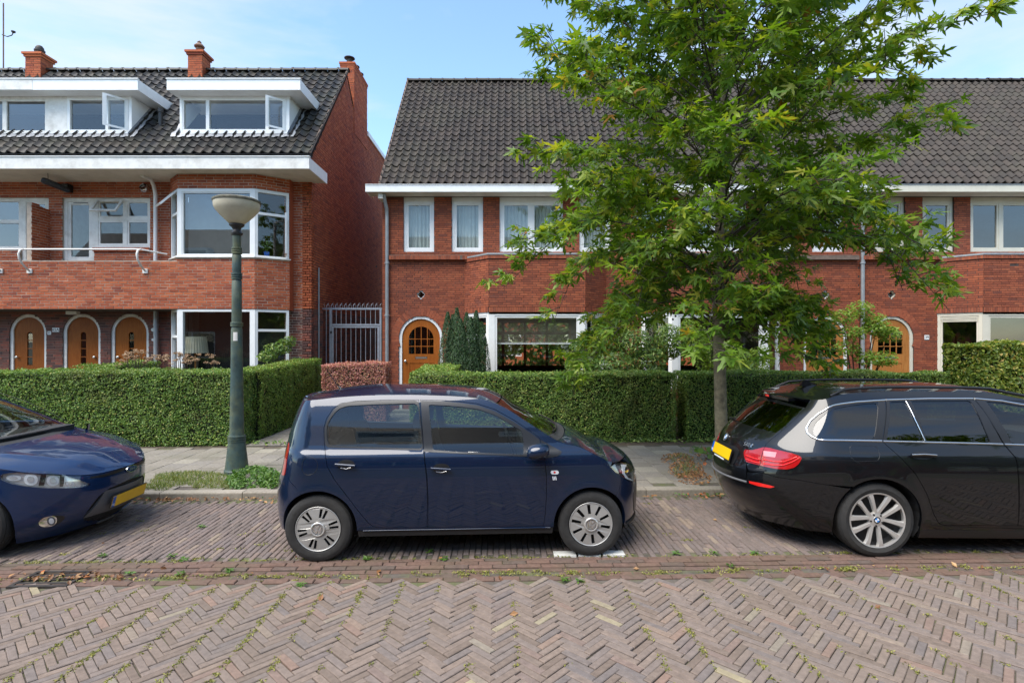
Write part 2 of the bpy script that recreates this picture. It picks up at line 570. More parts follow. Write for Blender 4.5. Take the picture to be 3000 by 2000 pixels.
# herringbone carriageway
L_, W_ = .206, .0515
pl = []
weed_spots = []
c45 = math.sqrt(.5)
for i in range(-200, 200):
    for j in range(-60, 60):
        ax, ay = i * W_ + j * L_, i * W_ - j * L_
        for (cx, cy, ro) in ((ax + L_ / 2, ay + W_ / 2, 0.0), (ax + L_ + W_ / 2, ay + W_ - L_ / 2, math.pi / 2)):
            s, t = (cx - cy) * c45, (cx + cy) * c45
            if -6.2 < s < 6.2 and 1.2 < t < 4.42:
                tt = t - .0
                pl.append((s + rng.normal(0, .0015), tt + rng.normal(0, .0015), rng.normal(0, .0022), ro + math.pi / 4 + rng.normal(0, .012), view_key(s, t), (rng.normal(0, .006), rng.normal(0, .006))))
                e = (L_ / 2) * (1 if ro == 0 else 1)
                weed_spots.append((s + e * math.cos(ro + math.pi / 4), t + e * math.sin(ro + math.pi / 4)))
V0, F0 = paver_mesh('brick', .2015, .0470, ch=.004)
lay(road, 'brick', 'road_bricks', pl, V0, F0, MT['paver'], 300)

# gutter: rows of red bricks laid lengthwise, one sunken row
pl, plg = [], []
for (t, z, wd) in ((4.46, .0, .078), (4.625, -.004, .068), (4.70, .003, .068), (4.775, .006, .068), (4.84, .004, .055)):
    off = rng.uniform(0, .2)
    for k in range(-40, 40):
        s = k * .208 + off
        if abs(s) < 7.2:
            pl.append((s, t, z + rng.normal(0, .002), rng.normal(0, .012), view_key(s, t), (rng.normal(0, .015), rng.normal(0, .006)), wd))
for wd in (.078, .068, .055):
    V0, F0 = paver_mesh('gutter_brick', .202, wd - .006)
    lay(road, 'gutter_brick', 'gutter_bricks', [p[:6] for p in pl if p[6] == wd], V0, F0, MT['gutter'], 100)
V0, F0 = paver_mesh('channel_brick', .202, .09)
lay(road, 'channel_brick', 'channel_bricks', [(k * .208, 4.545, -.012 + rng.normal(0, .002), rng.normal(0, .01), view_key(k * .208, 4.54), (rng.normal(0, .015), 0)) for k in range(-34, 34) if not -3.95 < k * .208 < -3.35], V0, F0, MT['gutter'], 100)

# parking bay: narrow bricks on edge pointing at the kerb
pl = []
for k in range(-135, 150):
    s = k * .0545
    for j in range(-1, 11):
        t = 4.87 + .1 + j * .206 + (.103 if k % 2 else 0)
        if 4.87 + .02 < t < 6.79 - .08:
            pl.append((s + rng.normal(0, .001), t + rng.normal(0, .002), rng.normal(0, .0025), math.pi / 2 + rng.normal(0, .012), view_key(s, t) * (1.0 if (-4.6 < s < -2.2 or 1.2 < s < 2.7) else .0 if -2.2 <= s < 1.2 and t > 5.0 else .5), (rng.normal(0, .012), rng.normal(0, .012))))
V0, F0 = paver_mesh('bay_brick', .2, .049)
lay(bayb, 'bay_brick', 'bay_bricks', pl, V0, F0, MT['bay'], 300)
for k in range(3):
    MB().box(.52 + k * .222, .72 + k * .222, 4.895, 5.0, -.01, .009).build('white_stone', MT['mark'], bayb, world=False)

# kerb stones
for k in range(-14, 14):
    s = k * 1.0 - .12
    b = MB()
    b.plate(lambda u, v, n: (s + .004 + n, 6.80 + u, v), [(0, -.1), (.135, -.1), (.135, .078), (.014, .078), (.004, .072), (0, .06)], n0=0, n1=.992)
    b.build('kerb_stone', MT['kerb'], pave, world=False)

# pavement tiles
pl = []
for k in range(-40, 36):
    s = k * .303 + .05
    for j in range(0, 10):
        t = 6.94 + .15 + j * .303 - (.15 if k % 2 else 0)
        if t > 9.62 or t < 7.0: continue
        pl.append((s, t, .080 + rng.normal(0, .0025), rng.normal(0, .006), view_key(s, t, .08), (rng.normal(0, .007), rng.normal(0, .007))))
V0, F0 = paver_mesh('pavement_tile', .297, .297, .03, .004)
lay(pave, 'pavement_tile', 'pavement_tiles', pl, V0, F0, MT['flag'], 300)
V0, F0 = paver_mesh('pavement_tile', .297, .145, .03, .004)
lay(pave, 'pavement_tile', 'pavement_half_tiles', [(k * .303 + .05, 7.015, .08, 0, view_key(k * .303, 7.0, .08), (0, 0)) for k in range(-40, 36) if k % 2 == 0], V0, F0, MT['flag'], 40)

# front gardens and paths
garden = tag(obj('garden', np_mesh('garden', [(-30, 9.6, .055), (40, 9.6, .055), (40, 30, .055), (-30, 30, .055)], [(0, 1, 2, 3)]), MT['soil']), kind='structure')
def path(name, x0, x1, y0, y1, step=.303):
    o = obj(name, np_mesh(name, [(x0, y0, .068), (x1, y0, .068), (x1, y1, .068), (x0, y1, .068)], [(0, 1, 2, 3)]), MT['joint'])
    tag(o, kind='structure')
    V0, F0 = paver_mesh('path_tile', .297, .297, .03, .004)
    me = np_mesh('path_tile', V0, F0)
    me.materials.append(MT['flag'])
    nx, ny = int((x1 - x0) / step), int((y1 - y0) / step)
    for a in range(nx):
        for b in range(ny):
            q = bpy.data.objects.new('path_tile', me)
            COL.objects.link(q)
            q.parent = o
            q.location = (x0 + (a + .5) * step, y0 + (b + .5) * step, .082 + rng.normal(0, .003))
            q.rotation_euler = (rng.normal(0, .01), rng.normal(0, .01), rng.normal(0, .008))
path('alley_path', -4.75, -3.52, 9.75, 14.6)
path('door_path', -3.3, -1.95, 9.9, 14.3)

# gully grate in the gutter
gr = empty('drain_grate', ST(-3.62, 4.55), TH, 'dark cast iron drain grate littered with dry leaves in the gutter', 'drain grate')
b = MB()
b.box(-.23, .23, -.15, -.12, -.03, .006).box(-.23, .23, .12, .15, -.03, .006).box(-.23, -.20, -.119, .119, -.03, .006).box(.20, .23, -.119, .119, -.03, .006)
b.build('grate_frame', MT['iron'], gr, world=False)
for k in range(3):
    MB().box(-.199, .199, -.075 + k * .075 - .014, -.075 + k * .075 + .014, -.026, .002).build('grate_bar', MT['iron'], gr, world=False)
MB().box(-.014, .014, -.119, .119, -.028, -.001).build('grate_bar', MT['iron'], gr, world=False)
MB().box(-.199, .199, -.119, .119, -.09, -.06).build('grate_pit', MT['dark'], gr, world=False)
# ------------------------------------------------------------------ masonry, windows, roofs
def spans(polys, v):
    """even-odd intervals of the polygons at height v"""
    xs = []
    for pl in polys:
        n = len(pl)
        for i in range(n):
            (u0, v0), (u1, v1) = pl[i], pl[(i + 1) % n]
            if (v0 <= v < v1) or (v1 <= v < v0):
                xs.append(u0 + (u1 - u0) * (v - v0) / (v1 - v0))
    xs.sort()
    return [(xs[i], xs[i + 1]) for i in range(0, len(xs) - 1, 2)]

def brick_pieces(polys, L=.22, H=.065, j=.010, off=0.0, v_from=None):
    vs_ = [p[1] for p in polys[0]]
    v0, v1 = min(vs_), max(vs_)
    if v_from is None: v_from = v0
    k = int(math.floor((v0 - v_from) / H))
    out = []
    while True:
        a, b = v_from + k * H + j / 2, v_from + (k + 1) * H - j / 2
        if a > v1 - .015: break
        b = min(b, v1)
        if b > v0 + .01:
            a = max(a, v0)
            sh = off + (L / 2 if k % 2 else 0) + (L * .25 if k % 4 == 3 else 0)
            for (ua, ub) in spans(polys, (a + b) / 2):
                i0 = math.floor((ua - sh) / L)
                u = sh + i0 * L
                while u < ub:
                    p, q = max(u + j / 2, ua), min(u + L - j / 2, ub)
                    if q - p > .02:
                        out.append((p, q, a, b))
                    u += L
        k += 1
    return out

def brick_mesh_arrays(pt, pieces, n0=-.012, n1=.006, jit=.0018):
    if not pieces: return None
    A = np.array(pieces)
    N = len(A)
    nf = n1 + rng.normal(0, jit, N)
    o = np.array([pt.o[0], pt.o[1]])
    U, Nn = np.array(pt.u), np.array(pt.n)
    cor = []
    for (nn) in (np.full(N, n0), nf):
        for (uu, vv) in ((A[:, 0], A[:, 2]), (A[:, 1], A[:, 2]), (A[:, 1], A[:, 3]), (A[:, 0], A[:, 3])):
            xy = o[None] + uu[:, None] * U[None] + nn[:, None] * Nn[None]
            cor.append(np.concatenate([xy, vv[:, None]], 1))
    V = np.stack(cor, 1).reshape(-1, 3)
    F1 = np.array([(4, 5, 6, 7), (0, 1, 5, 4), (1, 2, 6, 5), (2, 3, 7, 6), (3, 0, 4, 7)])
    Fc = (F1[None] + (np.arange(N) * 8)[:, None, None]).reshape(-1, 4)
    return V, Fc

def brick_wall(house, name, pt, outer, holes, mat, mortar, L=.22, H=.065, j=.010, th=.12, single=0, off=0.0, v_from=0.0, pick=None, stuff='bricks', plate=True):
    """mortar plate as the part, bricks on it: `single` of them as objects, the rest as one stuff mesh"""
    w_ = MB().plate(pt, outer, holes, 0, -th).build(name, mortar, house) if plate else None
    pcs = brick_pieces([outer] + list(holes), L, H, j, off, v_from)
    full = [p for p in pcs if p[1] - p[0] > L - j - .002 and p[3] - p[2] > H - j - .002]
    full.sort(key=pick or (lambda p: p[2]))
    if single and full:
        idx = range(min(single, len(full)))
        chosen = set(full[i] for i in idx)
        me = MB().obox(lambda u, v, n: (u, -n, v), -(L - j) / 2, (L - j) / 2, -(H - j) / 2, (H - j) / 2, -.012, .006).mesh('brick')
        me.materials.append(mat)
        for p in chosen:
            q = bpy.data.objects.new('brick', me)
            COL.objects.link(q)
            q.parent = w_
            q.location = pt((p[0] + p[1]) / 2, (p[2] + p[3]) / 2, rng.normal(0, .0018))
            q.rotation_euler = (rng.normal(0, .01), 0, pt.rz + rng.normal(0, .004))
        pcs = [p for p in pcs if p not in chosen]
    VF = brick_mesh_arrays(pt, pcs)
    if VF:
        o = obj(stuff, np_mesh(stuff, *VF), mat, w_ if w_ is not None else house)
        o['kind'] = 'stuff'
    return w_

def soldier_row(house, name, pt, u0, u1, v0, v1, mat, mortar, wd=.062, proud=.006, n_back=-.02, single=True):
    """upright bricks side by side"""
    n = max(1, int(round((u1 - u0) / wd)))
    wd = (u1 - u0) / n
    w_ = MB().obox(pt, u0, u1, v0 + .003, v1 - .003, n_back, proud - .006).build(name, mortar, house)
    me = MB().obox(lambda u, v, k: (u, -k, v), -(wd - .008) / 2, (wd - .008) / 2, -(v1 - v0 - .004) / 2, (v1 - v0 - .004) / 2, n_back, proud).mesh('soldier_brick')
    me.materials.append(mat)
    for k in range(n):
        q = bpy.data.objects.new('soldier_brick', me)
        COL.objects.link(q)
        q.parent = w_
        q.location = pt(u0 + (k + .5) * wd, (v0 + v1) / 2, rng.normal(0, .002))
        q.rotation_euler = (0, rng.normal(0, .006), pt.rz)
    return w_

def arch_ring(house, pt, uc, vs_, r0, r1, mat, mortar, n=34, a0=-22, proud=.010):
    """ring of brick wedges over a round-headed door"""
    def poly(a, b, ra, rb):
        return [(uc + ra * math.cos(a), vs_ + ra * math.sin(a)), (uc + rb * math.cos(a), vs_ + rb * math.sin(a)), (uc + rb * math.cos(b), vs_ + rb * math.sin(b)), (uc + ra * math.cos(b), vs_ + ra * math.sin(b))]
    A0, A1 = R(a0), R(180 - a0)
    m = MB()
    for k in range(24):
        m.plate(pt, poly(A0 + (A1 - A0) * k / 24, A0 + (A1 - A0) * (k + 1) / 24, r0, r1), n0=.0035, n1=-.02, sides=True)
    w_ = m.build('door_arch', mortar, house)
    for k in range(n):
        a, b = A0 + (A1 - A0) * k / n, A0 + (A1 - A0) * (k + 1) / n
        e = (b - a) * .06
        MB().plate(pt, poly(a + e, b - e, r0 + .003, r1 - .003), n0=proud + rng.normal(0, .0015), n1=-.01).build('wedge_brick', mat, w_)
    return w_

def window(house, pt, u0, u1, v0, v1, mat, fw=.06, mull=(), trans=(), n=-.07, dep=.07, glass=None, name='window', sash=0.0, bottom=None, top=None):
    """frame with posts and rails; one pane per opening, each with its sash if sash > 0"""
    m = MB()
    bt = bottom if bottom is not None else fw
    tp = top if top is not None else fw
    m.obox(pt, u0, u1, v0, v0 + bt, n - dep, n)
    m.obox(pt, u0, u1, v1 - tp, v1, n - dep, n)
    us = [u0] + [x for x in mull] + [u1]
    vs_ = [v0 + bt] + [x for x in trans] + [v1 - tp]
    m.obox(pt, u0, u0 + fw, v0 + bt, v1 - tp, n - dep, n)
    m.obox(pt, u1 - fw, u1, v0 + bt, v1 - tp, n - dep, n)
    for x in mull:
        m.obox(pt, x - fw / 2, x + fw / 2, v0 + bt, v1 - tp, n - dep, n - .002)
    ue = [(us[i] + (fw if i == 0 else fw / 2), us[i + 1] - (fw if i == len(us) - 2 else fw / 2)) for i in range(len(us) - 1)]
    for y in trans:
        for (a, b) in ue:
            m.obox(pt, a, b, y - fw / 2, y + fw / 2, n - dep, n - .003)
    fr = m.build(name, mat, house)
    ve = [(vs_[i] + (0 if i == 0 else fw / 2), vs_[i + 1] - (0 if i == len(vs_) - 2 else fw / 2)) for i in range(len(vs_) - 1)]
    for (a, b) in ue:
        for (c, d) in ve:
            if sash:
                s_ = MB()
                s_.obox(pt, a, b, c, c + sash, n - dep + .005, n - .014).obox(pt, a, b, d - sash, d, n - dep + .005, n - .014)
                s_.obox(pt, a, a + sash, c + sash, d - sash, n - dep + .005, n - .014).obox(pt, b - sash, b, c + sash, d - sash, n - dep + .005, n - .014)
                s_.build('sash', mat, fr)
            pane = MB()
            q = sash
            pane.add([pt(a + q, c + q, n - dep * .6), pt(b - q, c + q, n - dep * .6), pt(b - q, d - q, n - dep * .6), pt(a + q, d - q, n - dep * .6)], [(0, 1, 2, 3)])
            pane.build('pane', glass or MT['glass'], fr)
    return fr

def open_sash(house, pt, hinge, size, axis, ang, mat, bar=.05, th=.04, n=-.05, glass=None):
    """a casement standing open. hinge=(u,v) of the hinged corner (lower), axis 'v' swings about the upright at u, 'u' about the top rail"""
    (u0, v0), (w_, h_) = hinge, size
    ca, sa = math.cos(R(ang)), math.sin(R(ang))
    def q(a, b, c):
        if axis == 'v':      # a along width from hinge, b up
            return pt(u0 + a * ca - c * sa, v0 + b, n + abs(a) * sa + c * ca)
        return pt(u0 + a, v0 - b * ca + c * sa, n + b * sa + c * ca)   # b runs down from the hinge
    m = MB()
    A, B = (0, w_) if w_ > 0 else (w_, 0)
    m.obox(q, A, B, 0, bar, 0, th).obox(q, A, B, h_ - bar, h_, 0, th).obox(q, A, A + bar, bar, h_ - bar, 0, th).obox(q, B - bar, B, bar, h_ - bar, 0, th)
    s_ = m.build('open_sash', mat, house)
    MB().add([q(A + bar, bar, th / 2), q(B - bar, bar, th / 2), q(B - bar, h_ - bar, th / 2), q(A + bar, h_ - bar, th / 2)], [(0, 1, 2, 3)]).build('pane', glass or MT['glass'], s_)
    return s_

def curtain(house, pt, u0, u1, v0, v1, n, mat, waves=9, amp=.025, name='curtain'):
    k = max(24, waves * 8)
    V, Fc = [], []
    ph = rng.uniform(0, 6)
    for i in range(k + 1):
        u = u0 + (u1 - u0) * i / k
        a = amp * math.sin(i / k * waves * 2 * math.pi + ph) + amp * .5 * math.sin(i / k * waves * 5.3 + ph * 2)
        V += [pt(u, v0, n + a), pt(u, v1, n + a * .6)]
        if i: Fc.append((2 * i - 2, 2 * i, 2 * i + 1, 2 * i - 1))
    o = MB().add(V, Fc).build(name, mat, house, smooth=60)
    return o

# ---- pantiles
def tile_arrays(pitch, expo, amp=.030, n=8, roll=True):
    """one pantile in roof coordinates: u across, v up the slope, h above the battens"""
    L = expo + .06
    V, Fc = [], []
    lip = .032
    for (v, dh) in ((0, lip), (L, 0.0)):
        for i in range(n + 1):
            a = i / n
            h = amp * math.cos(2 * math.pi * a) + amp * .32 * math.cos(4 * math.pi * a + .6)
            sag = 0.018 * (1 - math.cos(2 * math.pi * a)) * .5 if v == 0 else 0.0
            V.append((a * pitch * 1.02, v - sag, dh + h))
    for i in range(n):
        Fc.append((i, i + 1, n + 2 + i, n + 1 + i))
    b = len(V)
    for i in range(n + 1):
        x, v, h = V[i]
        V.append((x, v + .004, h - lip))
    for i in range(n):
        Fc.append((b + i, b + i + 1, i + 1, i))
    return np.array(V), np.array(Fc)

def tiled_slope(house, name, x0, x1, Y0, z0, Y1, z1, pitch, expo, mat, single, cut=None, mirror=False, seen=True):
    """a roof slope facing -Y (front) from eave (Y0,z0) to ridge (Y1,z1); cut(x, v) True removes a tile"""
    dy, dz = Y1 - Y0, z1 - z0
    S = math.hypot(dy, dz)
    cy, cz = dy / S, dz / S
    base = MB().add([(x0, Y0, z0 - .05), (x1, Y0, z0 - .05), (x1, Y1, z1 - .05), (x0, Y1, z1 - .05)], [(0, 1, 2, 3)])
    if cut is None:
        bo = base.build(name, MT['dark'], house)
    else:
        bo = MB()
        nx, nv = 60, 24
        for a in range(nx):
            for c in range(nv):
                xa, xb = x0 + (x1 - x0) * a / nx, x0 + (x1 - x0) * (a + 1) / nx
                va, vb = S * c / nv, S * (c + 1) / nv
                if cut((xa + xb) / 2, (va + vb) / 2): continue
                bo.add([(xa, Y0 + cy * va, z0 + cz * va - .05), (xb, Y0 + cy * va, z0 + cz * va - .05), (xb, Y0 + cy * vb, z0 + cz * vb - .05), (xa, Y0 + cy * vb, z0 + cz * vb - .05)], [(0, 1, 2, 3)])
        bo = bo.build(name, MT['dark'], house)
    V0, F0 = tile_arrays(pitch, expo)
    nc, nr = int(round((x1 - x0) / pitch)), int(S / expo)
    pit = (x1 - x0) / nc
    pl = []
    for r_ in range(nr + 1):
        for c in range(nc):
            x, v = x0 + c * pit, r_ * expo
            if v + expo * .6 > S: continue
            if cut and cut(x + pit / 2, v + expo / 2): continue
            Yc, zc = Y0 + cy * v, z0 + cz * v
            vis = in_view(x, Yc, zc, 0)
            pl.append((x, v, (1 / Yc + .001 * rng.random()) if vis else 0))
    pl.sort(key=lambda p: -p[2])
    def w3(V, x, v, h, tw):
        X = V[:, 0] + x
        vv = V[:, 1] + v
        hh = V[:, 2] + h + (V[:, 0] - pitch / 2) * tw
        return np.stack([X, Y0 + cy * vv - cz * hh, z0 + cz * vv + cy * hh], 1)
    # shared mesh for singles: local axes u, v(slope), h
    Vl = np.stack([V0[:, 0], cy * V0[:, 1] - cz * V0[:, 2], cz * V0[:, 1] + cy * V0[:, 2]], 1)
    me = np_mesh('roof_tile', Vl, F0, smooth=True)
    me.set_sharp_from_angle(angle=R(50))
    me.materials.append(mat)
    k = 0
    for (x, v, key) in pl[:single]:
        if key <= 0: break
        q = bpy.data.objects.new('roof_tile', me)
        COL.objects.link(q)
        q.parent = bo
        h = rng.normal(0, .003)
        q.location = (x, Y0 + cy * v - cz * h, z0 + cz * v + cy * h)
        q.rotation_euler = (0, rng.normal(0, .012), 0)
        k += 1
    VV, FF = [], []
    for i, (x, v, key) in enumerate(pl[k:]):
        VV.append(w3(V0, x, v, rng.normal(0, .003), rng.normal(0, .012)))
        FF.append(F0 + i * len(V0))
    if VV:
        me2 = np_mesh('roof_tiles', np.concatenate(VV), np.concatenate(FF), smooth=True)
        me2.set_sharp_from_angle(angle=R(50))
        o = obj('roof_tiles', me2, mat, bo)
        o['kind'] = 'stuff'
    return bo

def ridge(house, x0, x1, Y, z, mat, n, r=.11):
    step = (x1 - x0) / n
    m = MB()
    k = 10
    V, Fc = [], []
    for (dx, rr) in ((0, r + .012), (.05, r + .012), (.051, r), (step, r - .004)):
        for i in range(k + 1):
            a = math.pi * i / k
            V.append((dx, -rr * math.cos(a), rr * math.sin(a) * .9 - .03))
    for a in range(3):
        for i in range(k):
            Fc.append((a * (k + 1) + i, a * (k + 1) + i + 1, (a + 1) * (k + 1) + i + 1, (a + 1) * (k + 1) + i))
    me = m.add(V, Fc).mesh('ridge_tile', 50)
    me.materials.append(mat)
    for i in range(n):
        q = bpy.data.objects.new('ridge_tile', me)
        COL.objects.link(q)
        q.parent = house
        q.matrix_parent_inverse = Matrix.Translation(-house.location)
        q.location = (x0 + i * step, Y, z + rng.normal(0, .004))
        q.rotation_euler = (0, rng.normal(0, .008), rng.normal(0, .01))

def text_mesh(txt, size, depth=.002, shear=0.0):
    cu = bpy.data.curves.new('txt', 'FONT')
    cu.body = txt
    cu.size = size
    cu.extrude = depth
    cu.shear = shear
    cu.align_x = 'CENTER'
    cu.align_y = 'CENTER'
    cu.resolution_u = 3
    o = bpy.data.objects.new('txt', cu)
    COL.objects.link(o)
    dg = bpy.context.evaluated_depsgraph_get()
    me = bpy.data.meshes.new_from_object(o.evaluated_get(dg))
    bpy.data.objects.remove(o)
    return me

def wall_text(parent, txt, size, pt, u, v, n, mat, name='lettering', shear=0.0):
    me = text_mesh(txt, size, .0015, shear)
    co = np.zeros(len(me.vertices) * 3, dtype=np.float32)
    me.vertices.foreach_get('co', co)
    co = co.reshape(-1, 3)
    V = np.array([pt(u + c[0], v + c[1], n + c[2]) for c in co], dtype=np.float32)
    me.vertices.foreach_set('co', V.ravel())
    me.materials.clear()
    return obj(name, me, mat, parent)
# ------------------------------------------------------------------ the terrace on the right: three houses
YF, YB = 14.5, 13.8            # front wall, bay front
ZSOF, ZE = 5.77, 5.94          # soffit, top of the fascia

def round_door(house, pt, uc, r, vs_, v0, wood, paint, n, flip=1, style='grid', hinge_plate=True):
    """round-headed front door: painted arched frame, leaf, twelve small panes or a slit of panes"""
    fr = MB().plate(pt, arch(uc, r, v0, vs_), [arch(uc, r - .075, v0 + .001, vs_)], n, n - .10).build('door_frame', paint, house)
    ri = r - .08
    nl = n - .03
    if style == 'grid':
        rw = ri * .66                      # glazed part: four columns, three rows, round head
        vb = vs_ - .43
        head = arch(uc, rw, vb, vs_ - .03)
        leaf = MB().plate(pt, arch(uc, ri, v0, vs_), [head, rect(uc - .16, uc + .16, vb - .13, vb - .07)], nl, nl - .045).build('door_leaf', wood, house)
        # glazing bars and panes
        bw = .018
        m = MB()
        cols = [uc - rw, uc - rw / 2, uc, uc + rw / 2, uc + rw]
        vm = [vb, vb + .205, vs_ - .03]
        top = lambda u: vs_ - .03 + math.sqrt(max(0, rw * rw - (u - uc) ** 2))
        for x in cols[1:4]:
            m.obox(pt, x - bw / 2, x + bw / 2, vb, top(x), nl - .03, nl - .004)
        for y in vm[1:]:
            for i in range(4):
                m.obox(pt, cols[i] + (0 if i == 0 else bw / 2), cols[i + 1] - (0 if i == 3 else bw / 2), y - bw / 2, y + bw / 2, nl - .03, nl - .005)
        m.build('glazing_bar', wood, leaf)
        for i in range(4):
            for k in range(3):
                a, b = cols[i] + bw / 2, cols[i + 1] - bw / 2
                c = vm[k] + bw / 2
                d = vm[k + 1] - bw / 2 if k < 2 else None
                if d is not None:
                    poly = rect(a, b, c, d)
                else:
                    poly = [(a, c), (b, c)] + [(b + (a - b) * t / 4, max(c + .02, top(b + (a - b) * t / 4) - .004)) for t in range(5)]
                MB().plate(pt, poly, n0=nl - .018, n1=0, back=False).build('door_pane', MT['glass_dark'], leaf)
        MB().obox(pt, uc - .15, uc + .15, vb - .125, vb - .075, nl - .03, nl + .004).build('letter_box', MT['brass'], leaf)
        # lower panel moulding
        m = MB()
        for (a, b, c, d) in ((uc - rw, uc + rw, vb - .24, vb - .215), (uc - rw, uc + rw, .32, .345), (uc - rw, uc - rw + .025, .345, vb - .24), (uc + rw - .025, uc + rw, .345, vb - .24)):
            m.obox(pt, a, b, c, d, nl - .01, nl + .012)
        m.build('door_panel', wood, leaf)
    else:
        sw = .068
        vt, vb = vs_ + .02, vs_ - .82
        nrow = 4 if style == 'slit4' else 4
        leaf = MB().plate(pt, arch(uc, ri, v0, vs_), [arch(uc, sw, vb, vt - sw, 10)], nl, nl - .045).build('door_leaf', wood, house)
        m = MB()
        for k in range(1, 4):
            y = vb + (vt - vb) * k / 4
            m.obox(pt, uc - sw, uc + sw, y - .011, y + .011, nl - .04, nl + .002)
        m.build('glazing_bar', wood, leaf)
        for k in range(4):
            c, d = vb + (vt - vb) * k / 4 + .011, vb + (vt - vb) * (k + 1) / 4 - .011
            MB().plate(pt, rect(uc - sw + .002, uc + sw - .002, c, d if k < 3 else d - .03), n0=nl - .02, n1=0, back=False).build('door_pane', MT['glass_dark'], leaf)
    kx = uc - flip * (ri - .09)
    c = pt(kx, vs_ - .62, nl)
    m = MB()
    nn = Vector((pt.n[0], pt.n[1], 0))
    m.tube([Vector(c), Vector(c) + nn * .03, Vector(c) + nn * .035, Vector(c) + nn * .065, Vector(c) + nn * .075], [.018, .015, .03, .034, .018], 12)
    m.build('door_knob', MT['brass'], leaf, smooth=40)
    return leaf

def pipe(house, pts, r, mat, name='downpipe', collars=()):
    o = MB().tube(pts, r, 14).build(name, mat, house, smooth=40)
    for (p, rr) in collars:
        MB().lathe([(rr - .012, -.025), (rr, -.022), (rr, .022), (rr - .012, .025)], 14, p).build('pipe_collar', mat, o, smooth=40)
    return o

def fix(A):                       # house-local X to world X
    return A

